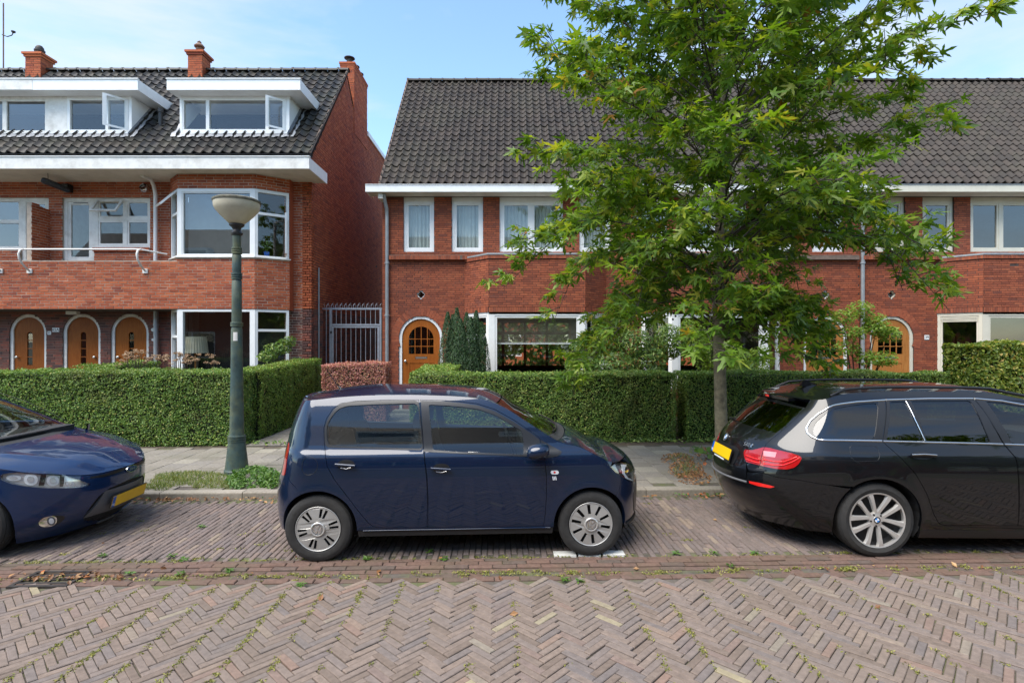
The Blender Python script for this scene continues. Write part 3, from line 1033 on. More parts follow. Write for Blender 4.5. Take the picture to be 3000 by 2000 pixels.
def terrace_house(mapx, xl, xr, paint, wood, sofmat, label, pipe_at=None, seen=1.0, number=None, winglass=None, curtains=True, blinds=True, frame_mat=None):
    flip = 1 if mapx(1) > mapx(0) else -1
    base = (mapx((xl + xr) / 2), YF, 0)
    H = empty('terraced_house', base, 0, label, 'house', 'terraced houses under one tiled roof')
    if flip == 1:
        pf = frame(mapx(0), YF, 1, 0, 0, -1)
    else:
        pf = frame(mapx(0), YF, -1, 0, 0, -1)
    G = winglass or MT['glass']
    br, mo = MT['brick_mid'], MT['mortar_dark']
    wins = [(-2.88, -2.07, ()), (-1.60, -.77, ()), (-.33, 1.35, (.51,)), (1.79, 2.62, ())]
    dc, dr, dsp = -2.42, .58, 2.026
    holes = [rect(a, b, 4.295, 5.765) for a, b, _ in wins]
    holes.append(arch(dc, dr, .0, dsp))
    hd = .125
    holes.append([(dc - hd, 3.17), (dc, 3.17 - hd), (dc + hd, 3.17), (dc, 3.17 + hd)])
    # wall openings only reach the plate edge at the bottom: the door starts a hair above it
    holes[4] = arch(dc, dr, .02, dsp)
    # opening behind the bay
    holes.append(rect(-1.15, 2.42, .75, 2.66))
    wl = brick_wall(H, 'front_wall', pf, rect(xl, xr, 0, 5.77), holes, br, mo, L=.2155, H=.0575, j=.0105, th=.25, single=300, pick=lambda p: abs(p[2] - 3.3) + (3 if not in_view(pf(p[0], 0)[0], YF, p[2]) else 0))
    # party / side walls, rear and floors (plain plates behind the front)
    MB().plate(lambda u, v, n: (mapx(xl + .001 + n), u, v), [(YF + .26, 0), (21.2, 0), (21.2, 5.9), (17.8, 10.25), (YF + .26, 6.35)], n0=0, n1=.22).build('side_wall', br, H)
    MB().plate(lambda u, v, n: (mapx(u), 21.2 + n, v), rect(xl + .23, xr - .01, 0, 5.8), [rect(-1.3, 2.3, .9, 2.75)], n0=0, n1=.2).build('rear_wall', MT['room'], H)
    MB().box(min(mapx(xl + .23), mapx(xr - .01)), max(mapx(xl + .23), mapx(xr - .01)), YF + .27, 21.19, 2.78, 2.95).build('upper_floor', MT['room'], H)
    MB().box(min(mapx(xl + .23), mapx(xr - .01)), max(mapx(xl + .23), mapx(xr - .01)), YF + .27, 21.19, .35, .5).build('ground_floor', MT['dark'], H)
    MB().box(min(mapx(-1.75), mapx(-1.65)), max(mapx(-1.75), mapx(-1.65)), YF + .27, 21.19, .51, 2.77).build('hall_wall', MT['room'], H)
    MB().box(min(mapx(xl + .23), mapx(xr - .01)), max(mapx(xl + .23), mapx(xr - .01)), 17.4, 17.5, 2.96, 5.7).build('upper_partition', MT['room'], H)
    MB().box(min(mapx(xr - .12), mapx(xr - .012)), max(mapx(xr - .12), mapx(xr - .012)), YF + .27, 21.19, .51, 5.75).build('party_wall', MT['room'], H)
    # french doors in the rear wall, seen through the front room
    pr = frame(mapx(0), 21.2, flip, 0, 0, -1)
    window(H, pr, -1.3, 2.3, .9, 2.75, MT['wood_dark'], fw=.10, mull=(-.35, .5, 1.35), trans=(2.25,), n=.02, dep=.08, name='rear_window')
    # first-floor windows
    for (a, b, mu) in wins:
        wn = window(H, pf, a, b, 4.295, 5.765, paint, fw=.075, mull=mu, n=-.045, dep=.075, glass=G, sash=.05, bottom=.085, top=.16)
        if curtains:
            curtain(wn, pf, a + .05, b - .05, 4.34, 5.7, -.22, MT['curtain'], waves=int((b - a) * 9))
    # brick sill ledge on edge, reaching to the bay
    soldier_row(H, 'sill_ledge', pf, -3.24 if xl < -3.35 else xl + .05, -1.12, 4.085, 4.19, br, MT['mortar_mid'], wd=.062, proud=.13, n_back=.004)
    MB().obox(pf, -3.22 if xl < -3.35 else xl + .07, -1.14, 4.191, 4.205, .004, .125).build('sill_cap', MT['mortar_mid'], H)
    soldier_row(H, 'sill_ledge', pf, 2.42, min(2.93, xr - .02), 4.085, 4.19, br, MT['mortar_mid'], wd=.062, proud=.13, n_back=.004)
    # diamond window
    m = MB()
    m.plate(pf, [(dc - hd, 3.17), (dc, 3.17 - hd), (dc + hd, 3.17), (dc, 3.17 + hd)], [[(dc - hd + .025, 3.17), (dc, 3.17 - hd + .025), (dc + hd - .025, 3.17), (dc, 3.17 + hd - .025)]], n0=-.02, n1=-.08)
    dm = m.build('diamond_window', paint, H)
    MB().plate(pf, [(dc - hd, 3.17), (dc, 3.17 - hd), (dc + hd, 3.17), (dc, 3.17 + hd)], n0=-.06, n1=0, back=False).build('pane', MT['glass_dark'], dm)
    # door
    round_door(H, pf, dc, dr, dsp, .02, wood, paint, -.02, flip=1)
    arch_ring(H, pf, dc, dsp, dr + .004, dr + .21, br, MT['mortar_mid'])
    MB().obox(pf, dc - dr - .1, dc + dr + .1, 0, .14, .0, .42).build('door_step', MT['kerb'], H)
    # bay: brick belt between two storeys, splayed sides
    P0, P1, P2, P3 = (-1.24, YF), (-.595, YB), (1.85, YB), (2.5, YF)
    W = lambda p: (mapx(p[0]), p[1])
    segs = [(P0, P1), (P1, P2), (P2, P3)]
    for si, (p, q) in enumerate(segs):
        f = seg_frame(W(p), W(q)) if flip == 1 else None
        if f is None:                 # mirrored: build the frame by hand so that u still runs p -> q
            d = Vector((W(q)[0] - W(p)[0], W(q)[1] - W(p)[1]))
            L = d.length
            d /= L
            f = frame(W(p)[0], W(p)[1], d.x, d.y, -d.y, d.x)
            f.L = L
        L = f.L
        brick_wall(H, 'bay_wall', f, rect(0, L, 2.80, 4.02), [], br, mo, L=.2155, H=.0575, j=.0105, th=.1, single=60 if si == 1 else 20, v_from=2.80, off=.03 * si)
        brick_wall(H, 'bay_base', f, rect(0, L, 0, .72), [], br, mo, L=.2155, H=.0575, j=.0105, th=.1)
        soldier_row(H, 'soldier_course', f, 0.004, L - .004, 2.672, 2.798, br, mo, wd=.058, proud=.008)
        soldier_row(H, 'cornice_course', f, -.01, L + .01, 4.022, 4.115, br, MT['mortar_mid'], wd=.062, proud=.034)
        # window of this side
        pw = .17 if si == 1 else .10
        if si == 1:
            wn = window(H, f, .0, L, .72, 2.67, paint, fw=.16, n=-.02, dep=.1, glass=G, sash=.055, bottom=.1, top=.085, name='bay_window')
            if blinds:
                bl = MB().obox(f, .2, L - .2, 2.50, 2.56, -.20, -.15).build('blind', MT['white'], wn)
                b2 = MB()
                k = 0
                y = 1.90
                while y < 2.5:
                    b2.add([f(.21, y, -.19), f(L - .21, y, -.19), f(L - .21, y + .011, -.172), f(.21, y + .011, -.172)], [(0, 1, 2, 3)])
                    y += .0225
                q_ = b2.build('blind_slats', MT['white_old'], bl)
                q_['kind'] = 'stuff'
                MB().obox(f, .2, L - .2, 1.862, 1.892, -.195, -.165).build('blind_rail', MT['white'], bl)
        else:
            window(H, f, .012, L - .012, .72, 2.67, paint, fw=.075, n=-.02, dep=.09, glass=G, sash=.045, bottom=.1, top=.085, trans=(2.05,) if si == 0 and blinds else (), name='bay_window')
            if number and si == 0:
                for k in range(4):
                    MB().obox(f, .10, L - .10, 2.44 + k * .032, 2.462 + k * .032, -.05, -.025).build('louvre', paint, H)
    def loop(off, z):
        k = off
        return [(mapx(x), y, z) for x, y in ((-1.24 - k * 1.2, YF + .0), (-.595 - k * .42, YB - k), (1.85 + k * .42, YB - k), (2.5 + k * 1.2, YF + .0))]
    for (zz0, zz1, k, mat, nm) in ((4.118, 4.16, .045, MT['zinc'], 'bay_roof'), (2.62, 2.668, -.02, paint, 'bay_head')):
        a, b = loop(k, zz0), loop(k, zz1)
        MB().add(a + b, [(0, 1, 2, 3), (4, 5, 6, 7), (0, 1, 5, 4), (1, 2, 6, 5), (2, 3, 7, 6), (3, 0, 4, 7)]).build(nm, mat, H)
    MB().obox(pf, -.62, 1.86, .45, .6, -.2, .66).build('bay_floor', MT['dark'], H)
    # eaves
    m = MB()
    e0 = xl - .32 if xl < -3.35 else xl
    xa, xb = sorted((mapx(e0), mapx(xr)))
    MB().box(xa, xb, 14.0, 14.03, 5.765, ZE).build('fascia', paint, H)
    MB().box(xa, xb, 13.985, 14.06, ZE + .002, ZE + .018).build('gutter_edge', MT['zinc'] if paint is MT['cream'] else paint, H)
    MB().box(xa, xb, 14.032, YF - .003, 5.772, 5.80).build('soffit', sofmat, H)
    MB().box(xa, xb, 14.06, 14.6, 5.86, 5.90).build('gutter_bed', MT['zinc'], H)
    if xl < -3.35:
        MB().box(mapx(e0) - .002, mapx(e0) + .028, 14.031, 14.75, 5.767, ZE - .002).build('fascia_return', paint, H)
        MB().box(mapx(xl) - .02, mapx(xl) + .10, 14.1, 14.49, 5.62, 5.768).build('eave_corbel', MT['soffit'], H)
    # roof
    ra, rb = sorted((mapx(xl + .03 if xl < -3.35 else xl), mapx(xr)))
    RF = tiled_slope(H, 'roof', ra, rb, 14.05, 6.0, 17.8, 10.40, .212, .262, MT['tile_brown'], 300)
    MB().add([(ra, 17.8, 10.38), (rb, 17.8, 10.38), (rb, 21.6, 5.9), (ra, 21.6, 5.9)], [(0, 1, 2, 3)]).build('rear_roof', MT['tile_brown'], H)
    ridge(H, ra, rb, 17.8, 10.42, MT['tile_brown'], 17)
    if xl < -3.35:
        MB().add([(ra - .0, 14.05, 5.9), (ra, 17.8, 10.36), (ra, 21.5, 5.9)], [(0, 1, 2)]).build('gable', br, H)
        MB().tube([(ra + .01, 14.02, 5.98), (ra + .01, 17.8, 10.43)], .035, 8).build('verge', MT['mortar_mid'], H)
    if pipe_at is not None:
        x = pipe_at
        pipe(H, [(x + .0, 14.2, 5.76), (x, 14.22, 5.62), (x + .02, 14.38, 5.42), (x + .02, 14.42, 5.2), (x + .02, 14.42, .1)], .048, MT['zinc'], collars=[((x + .02, 14.42, 4.0), .066), ((x + .02, 14.42, 2.62), .066), ((x + .02, 14.42, 1.2), .066)])
    if number:
        pl_ = MB().obox(pf, -1.56, -1.44, 1.98, 2.10, .012, .022).build('number_plate', MT['white'], H)
        wall_text(pl_, number, .10, pf, -1.50, 2.04, .0235, MT['black'])
    return H

HA = terrace_house(lambda x: x, -3.44, 2.95, MT['white'], MT['wood_door'], MT['soffit'], 'brown brick end house with arched orange door beside the tall gate', pipe_at=-3.32)
HB = terrace_house(lambda x: 5.9 - x, -3.30, 2.95, MT['white'], MT['wood_light'], MT['soffit'], 'brown brick middle house behind the street tree with white window frames', blinds=False)
HC = terrace_house(lambda x: x + 12.5, -3.30, 2.95, MT['cream'], MT['wood_light'], MT['soffit'], 'brown brick house with cream window frames and number 39 by its door', pipe_at=9.24, number='39', winglass=MT['glass_dark'], curtains=False, blinds=False)
HD = terrace_house(lambda x: 18.4 - x, -3.30, 2.95, MT['cream'], MT['wood_light'], MT['soffit'], 'brown brick house past the cream framed one, only its tiled roof end showing', curtains=False, blinds=False)
# ------------------------------------------------------------------ the house on the left with bay, balcony and dormers
YW, YBAY, YFA = 13.8, 13.1, 12.65        # wall, bay/balcony front, fascia
XG = -5.07                                # gable wall
XL0 = -17.5                               # where the building is cut off outside the frame
HL = empty('corner_house', (-9.5, YW, 0), 0, 'red brick corner house with white dormers, balcony and three arched doors', 'house')
bl, bd, ml = MT['brick_left'], MT['brick_dark'], MT['mortar_light']
pw = frame(0, YW, 1, 0, 0, -1)
ZS = 5.95
# wall beside the bay and behind the balcony
up_holes = [rect(-11.36, -9.14, 2.95, 5.56), rect(-14.6, -11.70, 2.95, 5.56)]
brick_wall(HL, 'upper_wall', pw, rect(XL0, -8.3, 2.75, ZS), up_holes, bl, ml, L=.222, H=.067, j=.014, th=.2, single=0)
brick_wall(HL, 'corner_wall', pw, rect(-5.75, XG, 2.755, ZS), [], bl, ml, L=.222, H=.067, j=.014, th=.2, v_from=2.755)
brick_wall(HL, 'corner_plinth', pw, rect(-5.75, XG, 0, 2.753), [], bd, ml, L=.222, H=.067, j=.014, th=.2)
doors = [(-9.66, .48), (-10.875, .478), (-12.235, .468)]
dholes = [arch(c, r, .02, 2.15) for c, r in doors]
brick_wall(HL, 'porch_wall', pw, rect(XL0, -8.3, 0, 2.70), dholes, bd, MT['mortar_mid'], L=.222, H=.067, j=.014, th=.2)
for (c, r), wd, st in zip(doors, (MT['wood_door'], MT['wood_dark'], MT['wood_dark']), ('slit', 'slit', 'slit')):
    round_door(HL, pw, c, r, 2.15, .02, wd, MT['white_old'], -.03, flip=1 if c != -10.875 else -1, style='slit4')
MB().box(XL0, -5.3, YW + .5, YW + .6, .0, 2.7).build('hall_partition', MT['dark'], HL)
# gable side wall: dark brick below, red above; courses follow the slope of the roof at the top
ps = frame(XG, 0, 0, 1, 1, 0)
gab = [(YW, 2.755), (YW, 6.55), (16.77, 10.05), (17.49, 9.25), (19.05, 9.1), (23, 9.1), (23, 2.755)]
brick_wall(HL, 'gable_wall', ps, gab, [], bl, MT['mortar_dark'], L=.222, H=.067, j=.018, th=.22, v_from=2.755)
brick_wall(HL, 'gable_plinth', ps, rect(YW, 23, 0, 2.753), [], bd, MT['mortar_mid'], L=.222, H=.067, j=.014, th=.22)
MB().box(XG - .05, XG + .05, 19.1, 23, 9.11, 9.27).build('rear_fascia', MT['white'], HL)
MB().box(-16, XG - .05, 19.1, 23, 9.11, 9.2).build('rear_flat_roof', MT['lead'], HL)
MB().tube([(XG + .03, 14.25, .1), (XG + .03, 14.25, 3.85)], .02, 8).build('wall_conduit', MT['zinc'], HL, smooth=40)
# balcony / bay parapet: one continuous brick band
pp = frame(0, YBAY, 1, 0, 0, -1)
brick_wall(HL, 'parapet', pp, [(XL0, 2.708), (-6.17, 2.708), (-6.17, 3.935), (-8.03, 3.935), (-8.03, 3.87), (XL0, 3.87)], [], bl, ml, L=.222, H=.067, j=.014, th=.16, single=300, v_from=2.708,
           pick=lambda p: 0 if -12.2 < p[0] < -8 else 1)
MB().box(XL0, -8.05, YBAY + .161, YW - .002, 2.70, 2.90).build('balcony_floor', MT['room'], HL)
cR = seg_frame((-6.17, YBAY), (-5.52, 13.55))
cL = seg_frame((-8.44, 13.5), (-8.03, YBAY))
for f, nm in ((cR, 'bay_cant'), (cL, 'bay_cant')):
    brick_wall(HL, nm, f, rect(0, f.L, 2.708, 3.935), [], bl, ml, L=.222, H=.067, j=.014, th=.1, v_from=2.708, off=.06)
MB().add([(-5.52, 13.55, 2.7), (-5.52, YW, 2.7), (-5.52, YW, ZS), (-5.52, 13.55, ZS)], [(0, 1, 2, 3)]).build('bay_return', bl, HL)
MB().add([(-8.44, 13.5, 0), (-8.44, YW, 0), (-8.44, YW, ZS), (-8.44, 13.5, ZS)], [(0, 1, 2, 3)]).build('bay_return', MT['brick_mid'], HL)
# band over the first-floor bay window
pb = frame(-8.03, YBAY, 1, 0, 0, -1)
for f, L in ((pb, 1.86), (cR, cR.L), (cL, cL.L)):
    brick_wall(HL, 'bay_band', f, rect(0, L, 5.60, ZS - .004), [], bl, ml, L=.222, H=.067, j=.014, th=.1, v_from=5.6, off=.04)
# bay windows: first floor
window(HL, pb, .0, 1.86, 3.945, 5.595, MT['white'], fw=.10, n=-.01, dep=.09, glass=MT['glass_dark'], sash=.03, bottom=.06, top=.07, name='bay_window')
window(HL, cR, .01, cR.L - .01, 3.945, 5.595, MT['white'], fw=.06, trans=(5.02,), n=-.01, dep=.08, glass=MT['glass'], bottom=.06, top=.07, name='bay_window')
open_sash(HL, cR, (cR.L - .07, 4.02), (-.6, .96), 'v', 78, MT['white'], n=.0)
window(HL, cL, .01, cL.L - .01, 3.945, 5.595, MT['white'], fw=.06, trans=(5.02,), n=-.01, dep=.08, bottom=.06, top=.07, name='bay_window')
open_sash(HL, cL, (.07, 5.53), (cL.L - .14, .48), 'u', 42, MT['white'], n=.0)
for f, L in ((pb, 1.86), (cR, cR.L), (cL, cL.L)):
    MB().obox(f, -.02, L + .02, 3.938, 3.965, -.06, .045).build('window_sill', MT['white_old'], HL)
# curtain behind the big pane, plant pot on the sill
MB().obox(pb, .1, 1.76, 4.0, 5.5, -.30, -.29).build('roller_blind', M_plain('blind_slate', (.16, .19, .20), .8, var=.1), HL)
pot = empty('potted_plant', (-6.03, 13.42, 4.0), 0, 'small leafy plant in a bright blue pot on the open bay window sill', 'plant')
MB().lathe([(.0, .0), (.05, .0), (.07, .13), (.062, .13), (.05, .02)], 16).build('pot', M_plain('blue_glaze', (.02, .12, .55), .25), pot, smooth=40, world=False)
# bay windows: ground floor
window(HL, pb, .0, 1.86, .62, 2.70, MT['white'], fw=.125, n=-.01, dep=.09, glass=MT['glass'], bottom=.09, top=.055, name='bay_window')
window(HL, cR, .01, cR.L - .01, .62, 2.70, MT['white'], fw=.06, trans=(2.20,), n=-.01, dep=.08, glass=MT['glass'], bottom=.09, top=.055, name='bay_window')
window(HL, cL, .01, cL.L - .01, .62, 2.70, MT['white'], fw=.06, trans=(2.05,), n=-.01, dep=.08, bottom=.09, top=.055, name='bay_window')
for f, L in ((pb, 1.86), (cR, cR.L), (cL, cL.L)):
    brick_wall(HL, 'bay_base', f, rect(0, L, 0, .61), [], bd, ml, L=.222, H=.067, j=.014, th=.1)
MB().box(-8.3, -5.5, YW - .02, YW + .0, .3, .55).build('room_floor', MT['dark'], HL)
for (z0, z1) in ((.30, .45), (2.715, 2.9), (5.62, 5.7)):
    MB().add([(-8.3, 13.6, z0), (-7.95, 13.22, z0), (-6.2, 13.22, z0), (-5.6, 13.62, z0), (-5.6, 18.5, z0), (-8.3, 18.5, z0), (-8.3, 13.6, z1), (-7.95, 13.22, z1), (-6.2, 13.22, z1), (-5.6, 13.62, z1), (-5.6, 18.5, z1), (-8.3, 18.5, z1)],
             [tuple(range(6)), tuple(range(6, 12))] + [(i, (i + 1) % 6, 6 + (i + 1) % 6, 6 + i) for i in range(6)]).build('room_floor', MT['dark'], HL)
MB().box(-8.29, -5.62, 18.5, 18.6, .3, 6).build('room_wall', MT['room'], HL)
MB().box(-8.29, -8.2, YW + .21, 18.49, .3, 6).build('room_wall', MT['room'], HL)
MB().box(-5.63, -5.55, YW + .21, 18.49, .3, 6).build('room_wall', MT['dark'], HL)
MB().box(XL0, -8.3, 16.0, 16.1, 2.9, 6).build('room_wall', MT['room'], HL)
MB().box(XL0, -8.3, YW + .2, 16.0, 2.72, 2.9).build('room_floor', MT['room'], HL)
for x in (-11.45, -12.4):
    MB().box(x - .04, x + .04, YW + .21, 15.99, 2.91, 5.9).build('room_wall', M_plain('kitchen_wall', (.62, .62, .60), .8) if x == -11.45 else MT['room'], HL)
# standing lamp in the ground-floor bay
lp = empty('standing_lamp', (PX(572, 13.9), 13.9, .45), 0, 'cream pleated shade lamp standing behind the ground floor bay window', 'lamp')
m = MB()
k = 60
V, Fc = [], []
for i in range(k):
    a = 2 * math.pi * i / k
    q = 1 + .02 * math.sin(i * math.pi)
    q = 1.025 if i % 2 else .985
    V += [(.30 * q * math.cos(a), .30 * q * math.sin(a), 1.19), (.245 * q * math.cos(a), .245 * q * math.sin(a), 1.60)]
Fc = [(2 * i, 2 * ((i + 1) % k), 2 * ((i + 1) % k) + 1, 2 * i + 1) for i in range(k)]
m.add(V, Fc).build('lamp_shade', M_plain('lamp_shade_cream', (.62, .57, .42), .8), lp, world=False)
MB().lathe([(.0, 0), (.16, 0), (.16, .02), (.03, .04), (.022, .6), (.03, 1.15), (.022, 1.3), (0, 1.3)], 16).build('lamp_foot', MT['wood_light'], lp, smooth=50, world=False)
# kitchen door and windows behind the balcony
window(HL, pw, -11.36, -10.57, 2.95, 5.56, MT['white_old'], fw=.09, trans=(3.95,), n=-.05, dep=.06, glass=MT['glass'], sash=.08, top=.09, name='balcony_door')
MB().obox(pw, -11.12, -10.75, 5.43, 5.445, -.049, -.044).build('vent_slot', MT['black'], HL)
wk = window(HL, pw, -10.57, -9.14, 4.30, 5.56, MT['white_old'], fw=.07, mull=(-9.80,), trans=(5.03,), n=-.05, dep=.06, glass=MT['glass'], sash=.045, name='kitchen_window')
open_sash(HL, pw, (-10.49, 5.49), (.66, .43), 'u', 38, MT['white_old'], n=-.03)
brick_wall(HL, 'sill_wall', pw, rect(-10.56, -9.14, 2.95, 4.20), [], bl, ml, L=.222, H=.067, j=.014, th=.19, v_from=2.95)
soldier_row(HL, 'brick_sill', pw, -10.56, -9.14, 4.20, 4.295, bl, ml, wd=.066, proud=.06)
MB().obox(pw, -11.36, -10.58, 2.96, 3.9, -.10, -.06).build('door_panel', MT['white_old'], HL)
# neighbour's door and window at the far left
window(HL, pw, -12.42, -11.71, 2.95, 5.56, MT['white_old'], fw=.09, trans=(3.95,), n=-.05, dep=.06, sash=.06, glass=MT['glass_dark'], name='balcony_door')
window(HL, pw, -14.6, -12.42, 4.25, 5.56, MT['white_old'], fw=.09, mull=(-13.6,), trans=(4.97,), n=-.05, dep=.06, glass=MT['glass_dark'], name='kitchen_window')
brick_wall(HL, 'sill_wall', pw, rect(-14.6, -12.43, 2.95, 4.24), [], bl, ml, L=.222, H=.067, j=.014, th=.19, v_from=2.95)
# brick screen between the balconies
pfin = frame(-11.67, 13.27, 0, 1, 1, 0)
brick_wall(HL, 'balcony_screen', pfin, [(0, 2.9), (.53, 2.9), (.53, 5.22), (.10, 5.31), (0, 5.31)], [], bl, ml, L=.222, H=.067, j=.014, th=.12, v_from=2.708)
# eaves over balcony and bay
XE = -4.70
MB().box(XL0, XE, YFA, YFA + .03, ZS - .02, 6.20).build('fascia', MT['white_old'], HL)
MB().box(XL0 + 4.9, XE + .015, YFA - .02, YFA + .06, 6.203, 6.222).build('gutter_edge', MT['white'], HL)
MB().box(XE - .03, XE - .002, YFA + .031, YW + .1, ZS - .018, 6.198).build('fascia_return', MT['white'], HL)
MB().box(XL0, XE - .031, YFA + .031, YW - .002, ZS, ZS + .03).build('soffit', MT['soffit'], HL)
MB().box(XG + .01, XE - .031, YW - .001, YW + .1, ZS + .001, ZS + .031).build('soffit_end', MT['soffit'], HL)
MB().add([(XL0, YFA + .03, 6.15), (XE - .03, YFA + .03, 6.15), (XE - .03, 13.75, 6.5), (XL0, 13.75, 6.5)], [(0, 1, 2, 3)]).build('eave_flat', MT['lead'], HL)
# roof
SL = 1.157
RY0, RZ0, RY1 = 13.69, 6.66, 16.77
RZ1 = RZ0 + SL * (RY1 - RY0)
Sl = math.hypot(1, SL)
DY, DZ0 = 14.3, 7.36                      # dormer face
d_lo = (DY - RY0) * Sl                    # slope distance where the dormers start
d_hi = (15.55 - RY0) * Sl
dorm = [(-16.9, -9.96), (-8.70, -5.83)]
def cut(x, v):
    return any(a < x < b for a, b in dorm) and d_lo + .12 < v < d_hi
RL = tiled_slope(HL, 'roof', XL0, -5.03, RY0, RZ0, RY1, RZ1, .243, .272, MT['tile_dark'], 300, cut)
ridge(HL, XL0, -5.0, RY1, RZ1 + .02, MT['tile_dark'], 36)
MB().add([(XL0, RY1, RZ1 - .02), (-5.07, RY1, RZ1 - .02), (-5.07, 18.6, 8.3), (XL0, 18.6, 8.3)], [(0, 1, 2, 3)]).build('rear_roof', MT['tile_dark'], HL)
MB().tube([(-5.05, RY0 - .02, RZ0), (-5.05, RY1, RZ1 + .02)], .03, 8).build('verge', MT['mortar_mid'], HL)
# dormers
pd = frame(0, DY, 1, 0, 0, -1)
def dormer(x0, x1, s0, s1, units, name='dormer'):
    zt = 8.36
    D = MB().box(s0, s1, 13.95, 13.98, 8.35, 8.62).build(name, MT['white'], HL)
    MB().box(s0 - .012, s1 + .012, 13.925, 14.0, 8.623, 8.645).build('roof_trim', MT['white'], D)
    MB().box(s0 + .001, s1 - .031, 13.981, 15.5, 8.352, 8.40).build('dormer_soffit', MT['white'], D)
    MB().box(s0 + .001, s1 - .031, 13.981, 15.75, 8.56, 8.60).build('dormer_roof', MT['lead'], D)
    MB().add([(s1 - .03, 13.981, 8.35), (s1, 13.981, 8.35), (s1, 15.25, 8.35), (s1 - .03, 15.25, 8.35), (s1 - .03, 13.981, 8.62), (s1, 13.981, 8.62), (s1, 15.42, 8.62), (s1 - .03, 15.42, 8.62)],
             [(0, 3, 2, 1), (4, 5, 6, 7), (0, 1, 5, 4), (1, 2, 6, 5), (2, 3, 7, 6), (3, 0, 4, 7)]).build('roof_trim', MT['white'], D)
    if s0 > -15:
        MB().box(s0, s0 + .03, 13.981, 15.3, 8.35, 8.62).build('roof_trim', MT['white'], D)
    for x, sgn in ((x1, 1), (x0, -1)):
        if x < -16: continue
        MB().add([(x, DY, 7.36), (x, 15.2, 8.35), (x, DY, 8.35), (x - .06 * sgn, DY, 7.36), (x - .06 * sgn, 15.2, 8.35), (x - .06 * sgn, DY, 8.35)], [(0, 1, 2), (3, 5, 4), (0, 2, 5, 3), (0, 3, 4, 1), (1, 4, 5, 2)]).build('dormer_cheek', MT['white'], D)
        # lead flashing down the slope beside the cheek
        V, Fc = [], []
        for i in range(13):
            Yq = 14.15 + i * .1
            zq = RZ0 + SL * (Yq - RY0) + .045
            V += [(x + .004 * sgn, Yq, zq + .10), (x + .02 * sgn, Yq, zq), (x + sgn * (.16 + .03 * math.sin(i * 2.1)), Yq, zq + .012 * math.sin(i * 1.7))]
            if i: Fc += [(3 * i - 3, 3 * i, 3 * i + 1, 3 * i - 2), (3 * i - 2, 3 * i + 1, 3 * i + 2, 3 * i - 1)]
        MB().add(V, Fc).build('lead_flashing', MT['lead'], D, smooth=60)
    # apron of lead at the foot
    V, Fc = [], []
    n = int((x1 - x0) / .06)
    for i in range(n + 1):
        x = max(x0, -16.9) + (x1 - max(x0, -16.9) + .1) * i / n
        wv = .016 * math.cos(2 * math.pi * (x - XL0) / .243)
        V += [(x, DY - .012, 7.33), (x, DY - .05, RZ0 + SL * (DY - .05 - RY0) + .05), (x, DY - .17 + wv * .3, RZ0 + SL * (DY - .17 - RY0) + .055 + wv)]
        if i: Fc += [(3 * i - 3, 3 * i, 3 * i + 1, 3 * i - 2), (3 * i - 2, 3 * i + 1, 3 * i + 2, 3 * i - 1)]
    MB().add(V, Fc).build('lead_flashing', MT['lead'], D, smooth=60)
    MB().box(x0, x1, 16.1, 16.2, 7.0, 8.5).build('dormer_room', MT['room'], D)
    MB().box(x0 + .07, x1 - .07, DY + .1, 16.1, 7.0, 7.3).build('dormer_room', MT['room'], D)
    return D
D2 = dormer(-8.70, -5.83, -8.82, -5.41, None)
MB().obox(pd, -8.70, -5.83, 7.30, 7.40, -.08, .03).build('window_sill', MT['white'], D2)
window(HL, pd, -8.69, -5.84, 7.40, 8.348, MT['white'], fw=.085, mull=(-7.98, -6.42), n=-.01, dep=.08, sash=.0, top=.10, name='dormer_window')
open_sash(HL, pd, (-5.92, 7.44), (-.47, .80), 'v', 40, MT['white'], n=.0)
D1 = dormer(-16.9, -9.96, -16.9, -9.56, None)
MB().obox(pd, -12.2, -9.96, 7.30, 7.40, -.08, .03).build('window_sill', MT['white'], D1)
window(HL, pd, -11.66, -9.97, 7.40, 8.348, MT['white'], fw=.075, mull=(-10.62,), n=-.01, dep=.08, top=.10, name='dormer_window')
open_sash(HL, pd, (-10.04, 7.44), (-.52, .82), 'v', 48, MT['white'], n=.0)
MB().obox(pd, -12.14, -11.665, 7.40, 8.348, -.09, -.012).build('dormer_panel', MT['white_old'], D1)
window(HL, pd, -14.6, -12.145, 7.40, 8.348, MT['white_old'], fw=.11, mull=(-13.32,), n=-.03, dep=.07, glass=MT['glass_dark'], bottom=.06, top=.12, name='dormer_window')
MB().obox(pd, -16.9, -12.21, 7.28, 7.40, -.08, .02).build('window_sill', MT['white_old'], D1)
MB().box(-16.9, -12.25, 13.945, 13.949, 8.36, 8.61).build('old_fascia', MT['white_old'], D1)
# small flue between the dormers
MB().lathe([(.055, -.1), (.055, .42), (.075, .42), (.075, .52), (.05, .53), (.0, .53)], 16, (PX(470, 14.6), 14.6, 7.62)).build('flue_pipe', MT['black'], HL, smooth=40)
